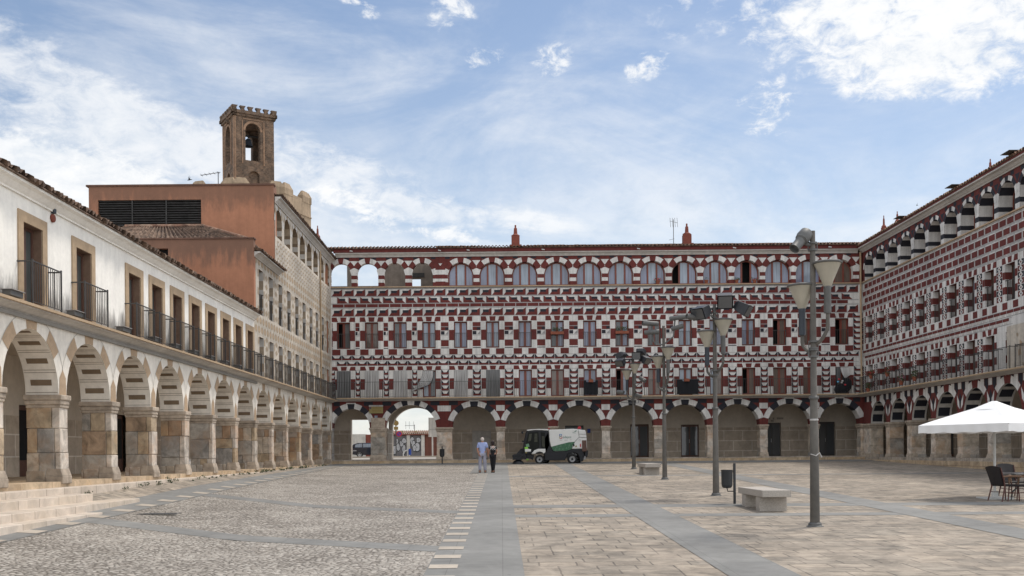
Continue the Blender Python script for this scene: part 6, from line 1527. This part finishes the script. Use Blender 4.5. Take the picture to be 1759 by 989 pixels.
# ================================================================ THINGS ON THE BUILDINGS
root = thing('wall_sign', (bx(650), YB-.05, 2.6), 'faded yellow notice board above the first stone pier of the far building', 'sign')
P = PB; b = MB(P); b.box(bx(635), bx(658.5), zr(650, 710, YB), zr(650, 697, YB), .02, .06, 'yellow'); pan = b.build('panel', root)
b = MB(P); b.box(bx(634.5), bx(659), zr(650, 698.5, YB), zr(650, 696, YB), .062, .075, 'curtain_w')
for r_, (y0, y1) in enumerate(((699.7, 702.2), (703.7, 706), (706.8, 708))):
    u = 640; rnd = random.Random(r_+4)
    while u < 656: w_ = rnd.uniform(.5, 1.1); b.box(bx(u), bx(u+w_), zr(650, y1, YB), zr(650, y0, YB), .062, .066, 'sign_y'); u += w_+.55
b.box(bx(635.3), bx(638.5), zr(650, 702.4, YB), zr(650, 699.4, YB), .062, .068, 'spray2'); b.build('lettering', pan)
b = MB(P); b.box(bx(644), bx(649), zr(650, 719.5, YB), zr(650, 714, YB), .015, .03, 'glass_light'); o = b.build('number_plaque', None, origin=(bx(646.5), YB-.02, 1.9+EYE)); tag(o, 'small white number plaque under the yellow notice board', 'plaque')
root = thing('doorway_lettering', (ix(1332), BI, 2.1), 'dark lettering painted above the doorway under the second arch from the right', 'lettering')
b = MB(lambda u, z, d: (u, BI-d, z))
for (a, e, z_) in ((1321, 1323, 2.13), (1328, 1330.5, 2.13), (1335, 1345.5, 2.13), (1324.5, 1329.5, 1.98)):
    u = a
    while u < e: b.box(ix(u), ix(u+.9), z_-.05, z_+.06, .002, .008, 'iron'); b.box(ix(u+.2), ix(u+.6), z_-.02, z_+.03, .003, .010, 'inner'); u += 1.25
b.build('letters', root)
def tv_antenna(x, y, z, h, label, style=0):
    root = thing('tv_antenna', (x, y, z), label, 'antenna'); b = MB(); b.tube([(x, y, z), (x, y, z+h)], .022, 'spot', 6); b.build('mast', root)
    b = MB()
    if style == 0:
        b.tube([(x-.25, y, z+h-.1), (x+.25, y, z+h-.22)], .012, 'spot', 5)
        for i in range(4): b.tube([(x-.22+.15*i, y, z+h+.10), (x-.18+.15*i, y, z+h-.5)], .012, 'spot', 5)
        b.tube([(x-.3, y, z+.42), (x+.05, y, z+.5)], .012, 'spot', 5); b.box if False else None
    else:
        b.tube([(x-.85, y, z+h-.16), (x+.1, y, z+h-.02)], .018, 'spot', 5)
        for i in range(5): b.tube([(x-.8+.2*i, y-.2, z+h-.15+.03*i), (x-.8+.2*i, y+.2, z+h-.15+.03*i)], .01, 'spot', 5)
    b.build('dipoles', root)
tv_antenna(bx(1163, 26.9), 66.0, 13.2, 1.75, 'thin television antenna beside the right hand chimney of the far roof')
tv_antenna(xr(375, 315, 49.5), 49.5, 12.6, 1.1, 'television antenna with a slanted boom on the orange block in front of the tower', 1)
def alarm(y, z, label):
    root = thing('alarm_box', (XL, y, z), label, 'alarm box'); b = MB(PL)
    b.P = None; b.lathe((XL+.01, y, z), [(.10, 0), (.10, .04), (.08, .06), (.001, .07)], 'chim', 16, axis=(1, 0, 0)); b.build('bell_cover', root, smooth=True)
    b = MB(PL); b.box(y-.06, y+.06, z+.11, z+.34, .004, .10, 'dkbody'); b.build('siren', root, bevel=.02)
alarm(xr(90, 370, 1) and 24.45, zr(90, 375, 24.45), 'red alarm box with a dark siren on the white wall beside the first window')
ordn = ['', 'first', 'second', 'third', 'fourth', 'fifth', 'sixth', 'seventh', 'eighth', 'ninth', 'tenth', 'eleventh']
fly = [(22.05, 'left of the first window'), (25.3, None), (28.5, None), (31.0, None), (32.95, None), (34.95, None), (36.9, None), (38.85, None), (40.8, None), (42.7, None)]
for i, (y, tx_) in enumerate(fly):
    lb = tx_ or f'between the {ordn[i]} and {ordn[i+1]} windows'
    root = thing('ledge_floodlight', (XL+.2, y, LZ1), f'grey floodlight on the white building ledge {lb}', 'floodlight', 'floodlights lying on the ledge of the white building')
    b = MB(); b.xbox(XL+.10, XL+.30, y-.28, y+.28, LZ1+.07, LZ1+.19, 'spot'); h_ = b.build('housing', root, bevel=.015)
    b = MB(); b.xbox(XL+.06, XL+.34, y-.30, y+.30, LZ1+.192, LZ1+.205, 'joint'); b.build('cover', h_)
    b = MB(); b.tube([(XL+.2, y-.12, LZ1), (XL+.2, y-.12, LZ1+.08)], .02, 'iron', 6); b.tube([(XL+.2, y+.12, LZ1), (XL+.2, y+.12, LZ1+.08)], .02, 'iron', 6); b.build('foot', root)
def plant(name, P, u, z, d, label, cat='potted plant', flower=None, n=90, hgt=.32, wid=.26, pot=True, trough=False, group=None, seed=1):
    w0 = Vector(P(u, z, d)); root = thing(name, w0, label, cat, group); rnd = random.Random(seed)
    if pot:
        b = MB(P)
        if trough: b.box(u-wid, u+wid, z, z+.17, d-.09, d+.09, 'pot')
        else: b.P = None; b.lathe(w0, [(.001, 0), (.09, 0), (.13, .2), (.14, .2), (.14, .23), (.11, .23), (.10, .18), (.001, .17)], 'pot', 14)
        b.build('pot', root)
    b = MB()
    for i in range(n):
        a, rr, hh = rnd.uniform(0, 6.28), rnd.random()**.5, rnd.random()
        c = Vector(P(u+wid*rr*math.cos(a), z+(.17 if pot else 0)+hgt*hh, d+.14*rr*math.sin(a))); s = rnd.uniform(.025, .055)
        v1 = Vector((rnd.uniform(-1, 1), rnd.uniform(-1, 1), rnd.uniform(-1, 1))).normalized()*s; v2 = v1.cross(Vector((rnd.uniform(-1, 1), rnd.uniform(-1, 1), rnd.uniform(-1, 1)))).normalized()*s*.6
        m = flower if flower and rnd.random() < .45 and hh > .35 else 'leaf'
        b.face([tuple(c-v1), tuple(c-v2), tuple(c+v1), tuple(c+v2)], m)
    b.build('foliage', root)
pg = 'potted plants and flower boxes on the balconies'
for i, (wi, lb) in enumerate(((7, 'green flower trough on the left one of two dark second floor windows'), (9, 'green flower trough on the right one of two dark second floor windows'))):
    plant('flower_box', PB, W2[wi], 7.45, .10, lb, 'flower box', None, 120, .28, .42, True, True, pg, 20+i)
plant('flower_box', PB, W2[9]+.02, 4.50, .44, 'small trough above the black cloth at the middle balcony', 'flower box', None, 20, .06, .2, True, True, pg, 25) if False else None
for i, (px, py, lb) in enumerate(((1133, 487, 'small red leaved plant on the top floor sill left of the middle'), (1268, 486, 'green bushy plant on the sill of the open top floor arch, its left end'), (1299, 486, 'green bushy plant on the sill of the open top floor arch, its right end'), (1216, 488, 'small pot on the top floor sill next to the open arch'))):
    plant('potted_plant', PB, bx(px), 10.57, .0, lb, 'potted plant', 'flower_r' if i in (0, 2) else None, 60 if i < 3 else 20, .22, .28 if i < 3 else .1, True, False, pg, 30+i)
YRr = lambda px: F*(XR-.4)/(px-862)
for i, (px, py, fl, lb) in enumerate(((1498, 645, 'flower_r', 'red flowered basket hooked on the right balcony rail nearest the corner'), (1526, 641, 'flower_r', 'red flowered pot on the right balcony rail, second from the corner'), (1550, 655, 'flower_p', 'big pink flowered pot low on the right balcony'), (1493, 668, None, 'small green pot plant in the corner of the right balcony'), (1573, 648, None, 'leafy plant climbing the right balcony rail'))):
    yy = YRr(px)
    zz = zr(px, py, yy)
    plant('potted_plant', PR, yy, max(zz-.2, 3.53), .42, lb, 'potted plant', fl, 130, .38, .34, True, False, pg, 50+i)
def rail_cloth(u0, u1, z0, z1, label, d=.44, notch=None):
    b = MB(PB); nu, nv = 24, 8; pts = []
    for lay in (0, 1):
        for j in range(nv+1):
            for i in range(nu+1):
                s = i/nu; z = z1+(z0-z1)*j/nv
                if notch and notch[0] < s < notch[1] and j == 0: z -= .12
                pts.append((u0+(u1-u0)*s, z, d+.018*math.sin(s*23)*(.3+j/nv)+lay*.012))
    h = len(pts)//2; b.grid(pts[:h], nu+1, nv+1, 'tarp'); b.grid(pts[h:], nu+1, nv+1, 'tarp')
    o = b.build('hanging_cloth', None, smooth=True, origin=(*[(u0+u1)/2, YB-d], z0+EYE)); tag(o, label, 'cloth', 'black cloths tied to the balcony rails')
rail_cloth(W2[8]-.46+.0, W2[8]+.46, 3.62, 4.50, 'smaller black cloth covering a first floor balcony rail above the third lamp', notch=(.3, .7)) if False else None
rail_cloth(bx(1003), bx(1027), 3.62, 4.50, 'narrow black cloth tied to the first floor rail left of the lamp posts', notch=(.2, .8))
rail_cloth(bx(1162), bx(1198), 3.60, 4.50, 'wide black cloth tied to the first floor rail between the lamp posts', notch=(.28, .58))
plant('flower_box', PB, bx(1178.5), 4.38, .50, 'small terracotta trough hooked over the wide black cloth', 'flower box', None, 6, .04, .16, True, True, pg, 26)
plant('flower_box', PB, bx(1015), 4.38, .50, 'small terracotta trough hooked over the narrow black cloth', 'flower box', None, 6, .04, .14, True, True, pg, 27)
o = MB(PB); rnd = random.Random(9); pts = []
for (u, z, ru2, rz2) in ((bx(1446), 3.85, .42, .36), (bx(1454), 4.1, .3, .42), (bx(1438), 3.8, .25, .3)): o.P = None; o.blob((u, YB-.30, z), (ru2, .14, rz2), 'tarp', 14, 9)
for i in range(5): o.blob((bx(1437+rnd.uniform(0, 14)), YB-.42, 4.3+rnd.uniform(-.25, .2)), (.07, .05, .06), ['curtain_w', 'sign_red', 'lightblue', 'sign_red', 'curtain_w'][i], 8, 6)
tag(o.build('laundry_bundle', None, smooth=True, origin=(bx(1446), YB-.3, 3.55+EYE)), 'dark bundle of clothes on the far balcony nearest the right corner', 'clothes')
for i, px in enumerate((807, 935, 1098, 1262, 1425, 607, 758)):
    root = thing('eave_camera', (bx(px), YB-.34, 12.62), '', 'security camera', 'small white cameras under the far eave')
    root['label'] = ['small white camera under the eave left of the first chimney', 'small white camera under the eave right of the first chimney', 'small white camera under the eave left of the thin antenna', 'small white camera under the eave right of the second chimney', 'small white camera under the eave near the right corner', 'small camera under the eave at the left corner above the open arches', 'small camera under the eave above the last open arch'][i]
    b = MB(); b.tube([(bx(px)-.06, YB-.36, 12.77), (bx(px)+.10, YB-.46, 12.72)], .032, 'whitemetal', 8); b.build('camera_body', root); b = MB(); b.tube([(bx(px), YB-.32, 12.82), (bx(px), YB-.42, 12.74)], .02, 'iron', 6); b.build('bracket', root)
# little box on the inner wall behind the sweeper
b = MB(lambda u, z, d: (u, BI-d, z)); b.box(ix(1009), ix(1014.5), 1.28, 1.55, .002, .06, 'sky_blue'); tag(b.build('wall_box', None, origin=(ix(1012), BI, 1.3+EYE)), 'small blue grey box on the arcade wall right of the sweeper', 'box')
# bird
def bird(px, py, y, label, sc=.5):
    p = Vector((xr(px, py, y), y, zr(px, py, y))); root = thing('flying_bird', p, label, 'bird'); b = MB()
    b.tube([tuple(p+Vector((-.16, 0, -.03))*sc), tuple(p), tuple(p+Vector((.14, 0, .02))*sc), tuple(p+Vector((.26, 0, .03))*sc)], [.01, .05*sc, .04*sc, .006], 'bird', 8)
    for s in (-1, 1):
        o_ = p; b.face([tuple(o_+Vector((-.06, s*.02, .02))*sc), tuple(o_+Vector((.07, s*.02, .02))*sc), tuple(o_+Vector((.02, s*.22, .26))*sc)], 'bird'); b.face([tuple(o_+Vector((.07, s*.02, .02))*sc), tuple(o_+Vector((.02, s*.22, .26))*sc), tuple(o_+Vector((-.07, s*.30, .52))*sc)], 'bird')
    b.build('bird_body', root)
bird(325, 309, 40, 'small dark bird flying above the orange block, left of the tower', .45); bird(1575, 353, 60, 'tiny dark bird in the sky left of the right roof', .3)
# weeds in the kerb joint
b = MB(); rnd = random.Random(11)
for i in range(64):
    y = 24+rnd.random()**.8*37; x = XL+.46+rnd.uniform(0, .10); z = gz(x, y); s_ = rnd.uniform(.03, .14)*(1.5 if rnd.random() < .2 else 1)
    for j in range(int(14+s_*90)):
        a = rnd.uniform(0, 6.28); t = rnd.uniform(.3, 1)
        c = Vector((x+s_*.8*math.cos(a)*rnd.random(), y+s_*1.6*math.sin(a)*rnd.random(), z+s_*t)); v1 = Vector((rnd.uniform(-1, 1), rnd.uniform(-1, 1), rnd.uniform(.2, 1))).normalized()*.03; v2 = v1.cross(Vector((0, .3, 1))).normalized()*.014
        b.face([tuple(c-v1), tuple(c-v2), tuple(c+v1), tuple(c+v2)], 'leaf')
tag(b.build('weeds'), 'small green weeds growing in the joint along the kerb', 'weeds', kind='stuff')
b = MB(); x, y, z = at(262, 884)
n = 14; 
for i in range(n): b.xbox(x-.55+i*.08, x-.505+i*.08, y-.16, y+.16, z+.012, z+.024, 'spot')
b.xbox(x-.6, x+.6, y-.2, y-.162, z+.012, z+.026, 'spot'); b.xbox(x-.6, x+.6, y+.162, y+.2, z+.012, z+.026, 'spot')
tag(b.build('drain_grate', None, origin=(x, y, z+EYE)), 'small dark drain grate in the cobbles near the steps', 'drain')

# ================================================================ STREET BEYOND THE ARCHES
GY0 = -.34
def yd(px, Y): return (px-862)/F*Y
gw = thing('graffiti_wall', (yd(700, 110), 110, GY0), 'low grey wall covered in bubble letter graffiti seen through the open archway', 'wall')
P = lambda u, z, d: (u, 110-d, z)
b = MB(P); b.box(yd(648, 110), yd(729.5, 110), GY0, 1.95, -3, 0, 'greywall'); b.build('wall_face', gw)
b = MB(P); 
for (a, e) in ((699, 704.5), (724, 729.5)): b.box(yd(a, 110), yd(e, 110), GY0, 2.0, .002, .12, 'offwhite')
b.build('pilaster', gw)
b = MB(P); corr = yd(647, 110)
b.box(corr, yd(760, 110), 2.0, 2.12, -3, .25, 'chim'); 
for i in range(34): u = corr+i*.21; b.tube([(u, 2.16, .3), (u, 2.45, -1.2)], .10, 'tile', 6)
b.build('coping_tiles', gw)
b = MB(P); rnd = random.Random(21); dd = .004
lets = [(678, 773, 3.4, 7.0), (684, 768, 2.6, 5.5), (690, 762, 2.4, 5.2), (694, 772, 2.4, 6.5), (694.5, 757, 3.2, 3.8), (708, 757, 2.6, 5.5), (711, 764, 2.6, 6), (716.5, 768, 4.2, 5.8), (719, 756, 3.0, 4.2), (712, 770, 2.2, 4.5), (682, 758, 2.0, 3.5)]
for (px, py, rx, ry) in lets:
    c = (yd(px, 110), zr(px, py, 110)); rx, ry = rx/13, ry/14; ph = rnd.uniform(0, 6)
    shp = lambda k_: [(c[0]+rx*k_*(1+.16*math.sin(3*a+ph))*math.cos(a), c[1]+ry*k_*(1+.12*math.sin(2*a+ph))*math.sin(a)) for a in [i*math.pi/10 for i in range(20)]]
    b.poly(shp(1.16), dd, 'tarp'); b.poly(shp(.98), dd+.003, 'spray'); b.poly([(c[0]+(p[0]-c[0])*.10, c[1]+(p[1]-c[1])*.16) for p in shp(1)], dd+.006, 'tarp' if rnd.random() < .5 else 'spray2'); dd += .009
b.poly([(yd(690, 110), zr(0, 746, 110)), (yd(694, 110), zr(0, 746, 110)), (yd(692, 110), zr(0, 750, 110))], dd, 'yellow'); b.poly([(yd(713, 110), zr(0, 747, 110)), (yd(717, 110), zr(0, 747, 110)), (yd(715, 110), zr(0, 752, 110))], dd, 'yellow')
b.build('graffiti', gw)
b = MB(P); b.box(yd(729.6, 110), yd(800, 110), GY0, 2.0, -3, -.02, 'redwall'); tag(b.build('outbuilding', None, origin=(yd(745, 110), 110, GY0+EYE)), 'rust red wall right of the graffiti wall, seen through the archway', 'wall')
b = MB(P); b.box(yd(540, 125), yd(627, 110), GY0, 2.15, -6, -.5, 'offwhite'); b.box(yd(627, 110)+.004, yd(647, 110)-.05, GY0, 2.1, -6, -.6, 'chim'); tag(b.build('street_house', None, origin=(yd(610, 110), 114, GY0+EYE)), 'low cream and red house behind the parked car, seen through the left doorway', 'building')
sp_ = thing('sign_post', (yd(680.5, 104), 104, GY0), 'dark street post with a blue round sign and two ochre sign backs', 'sign post')
P = lambda u, z, d: (u, 104-d, z)
b = MB(P); b.tube([(yd(680.5, 104), GY0, 0), (yd(680.5, 104), zr(680, 721, 104), 0)], .06, 'iron', 8); b.build('post', sp_)
b = MB(); b.lathe((yd(681, 104), 104-.08, zr(681, 727, 104)), [(.001, 0), (.27, 0), (.27, .02), (.001, .02)], 'sign_y', 20, axis=(0, -1, 0)); b.build('sign_disc', sp_)
b = MB(P); b.box(yd(677, 104), yd(684.5, 104), zr(681, 738.5, 104), zr(681, 733, 104), .08, .10, 'sign_y'); b.build('sign_plate', sp_)
c = (yd(686, 104), zr(686, 745.5, 104)); b = MB(); b.lathe((c[0], 104-.10, c[1]), [(.001, 0), (.29, 0), (.29, .02), (.001, .02)], 'sign_red', 24, axis=(0, -1, 0)); dsc = b.build('no_parking_disc', sp_)
b = MB(); b.lathe((c[0], 104-.122, c[1]), [(.001, 0), (.20, 0), (.20, .008), (.001, .008)], 'sky_blue', 24, axis=(0, -1, 0)); b.build('blue_field', dsc)
b = MB(lambda u, z, d: (u, 104-d, z)); b.prism([(c[0]-.17, c[1]+.12), (c[0]-.12, c[1]+.17), (c[0]+.17, c[1]-.12), (c[0]+.12, c[1]-.17)], .133, .14, 'sign_red'); b.build('slash', dsc)
bd = thing('sign_board', (yd(743, 98), 98, GY0), 'tall pale slatted board on a post right of the graffiti wall', 'sign')
P = lambda u, z, d: (u, 98-d, z)
b = MB(P); b.box(yd(736.5, 98), yd(754, 98), zr(743, 750.5, 98), zr(743, 717.5, 98), -.04, .04, 'offwhite'); pn = b.build('board', bd)
b = MB(P)
for i in range(6): u = yd(738+i*2.7, 98); b.box(u, u+.03, zr(743, 750, 98), zr(743, 718, 98), .042, .05, 'joint')
b.box(yd(736.5, 98), yd(754, 98), zr(743, 738, 98), zr(743, 737.3, 98), .052, .06, 'joint'); b.build('slats', pn)
b = MB(P); b.tube([(yd(743, 98), GY0, 0), (yd(743, 98), zr(743, 750, 98), 0)], .07, 'offwhite', 8); b.build('post', bd)
an = thing('tv_antenna', (yd(712.5, 112), 112, 2.3), 'wide television antenna above the graffiti wall', 'antenna'); P = lambda u, z, d: (u, 112-d, z)
b = MB(P); y1_ = zr(712, 731, 112); b.tube([(yd(712.5, 112), 2.3, 0), (yd(712.5, 112), y1_+.1, 0)], .035, 'iron', 6); b.build('mast', an)
b = MB(P); b.tube([(yd(696, 112), y1_, 0), (yd(713, 112), y1_, 0)], .02, 'iron', 5)
for px in (697.5, 703.5, 711): b.tube([(yd(px, 112), zr(px, 724, 112), 0), (yd(px, 112), zr(px, 737, 112), 0)], .015, 'iron', 5)
b.build('dipoles', an)
x_, Y_ = yd(704, 96), 96; bo_ = thing('blue_litter_bin', (x_, Y_, GY0), 'small blue litter bin on legs beyond the archway', 'litter bin')
b = MB(); b.xbox(x_-.10, x_+.12, Y_-.12, Y_+.12, GY0+.22, GY0+.80, 'sky_blue'); b.build('bucket', bo_); b = MB(); b.tube([(x_-.12, Y_, GY0), (x_-.12, Y_, GY0+.7)], .02, 'iron', 6); b.tube([(x_+.1, Y_, GY0), (x_+.1, Y_, GY0+.7)], .02, 'iron', 6); b.build('leg', bo_)
b = MB(); b.tube([(yd(693, 96), 96, GY0), (yd(692.7, 96), 96, GY0+.35), (yd(694.5, 96), 96, GY0+.55), (yd(700, 96), 96, GY0+.68)], .05, 'whitemetal', 8); tag(b.build('curved_rail', None, smooth=True, origin=(yd(693, 96), 96, GY0+EYE)), 'bent white metal rail left of the blue litter bin', 'rail')
b = MB(); b.xbox(yd(560, 92), yd(760, 92), 92, 94.5, GY0-.2, GY0+.12, 'pale_slab'); b.xbox(yd(560, 92), yd(760, 92), 104.5, 109.8, GY0-.2, GY0+.10, 'pale_slab') if False else None
tag(b.build('traffic_island', None), 'pale kerbed island in the street beyond the arches', kind='structure')
# parked car behind the left doorway
cw = thing('parked_car', (yd(622, 100), 100, GY0), 'dark blue hatchback parked in the street seen through the left doorway', 'car')
cx0 = yd(603.5, 100); P = lambda u, z, d: (cx0+u, 99-d, GY0+z)
def cprism(name, pts, d0, d1, m, parent, bevel=.05): b = MB(P); b.prism(pts, d0, d1, m); return b.build(name, parent, bevel=bevel)
body = cprism('car_body', [(.02, .35), (.0, .75), (.12, .95), (.9, 1.0), (3.0, .98), (3.95, .85), (4.1, .55), (4.05, .30), (3.6, .25), (.6, .25)], -1.7, 0, 'carpaint', cw, .08)
cprism('cabin', [(.10, .94), (.30, 1.28), (.75, 1.42), (2.0, 1.42), (2.9, .98)], -1.6, -.10, 'carpaint', cw, .06)
for a_ in ([(.48, 1.0), (.55, 1.26), (.95, 1.34), (1.2, 1.34), (1.2, 1.0)], [(1.28, 1.0), (1.28, 1.34), (1.95, 1.34), (2.6, 1.0)]): cprism('side_window', a_, -.12, -.08, 'glass_light', cw, 0)
cprism('rear_window', [(.17, 1.02), (.30, 1.24), (.24, 1.24), (.10, 1.02)], -1.5, -.2, 'glass_light', cw, 0); cprism('number_plate', [(.25, .62), (.65, .62), (.65, .72), (.25, .72)], .01, .02, 'joint', cw, 0); cprism('tail_light', [(.02, .78), (.28, .80), (.28, .9), (.08, .92)], -.2, .02, 'sign_red', cw, .01)
for u_ in (.95, 3.3):
    b = MB(); b.lathe((cx0+u_, 99.18, GY0+.31), [(.19, 0), (.30, 0), (.31, .03), (.31, .17), (.28, .2), (.20, .2)], 'tyre', 24, axis=(0, -1, 0)); w_ = b.build('wheel', cw, smooth=True)
    b = MB(); b.lathe((cx0+u_, 99.18, GY0+.31), [(.20, 0), (.20, .19), (.12, .16), (.05, .2), (.001, .2)], 'rim', 20, axis=(0, -1, 0)); b.build('rim', w_, smooth=True)
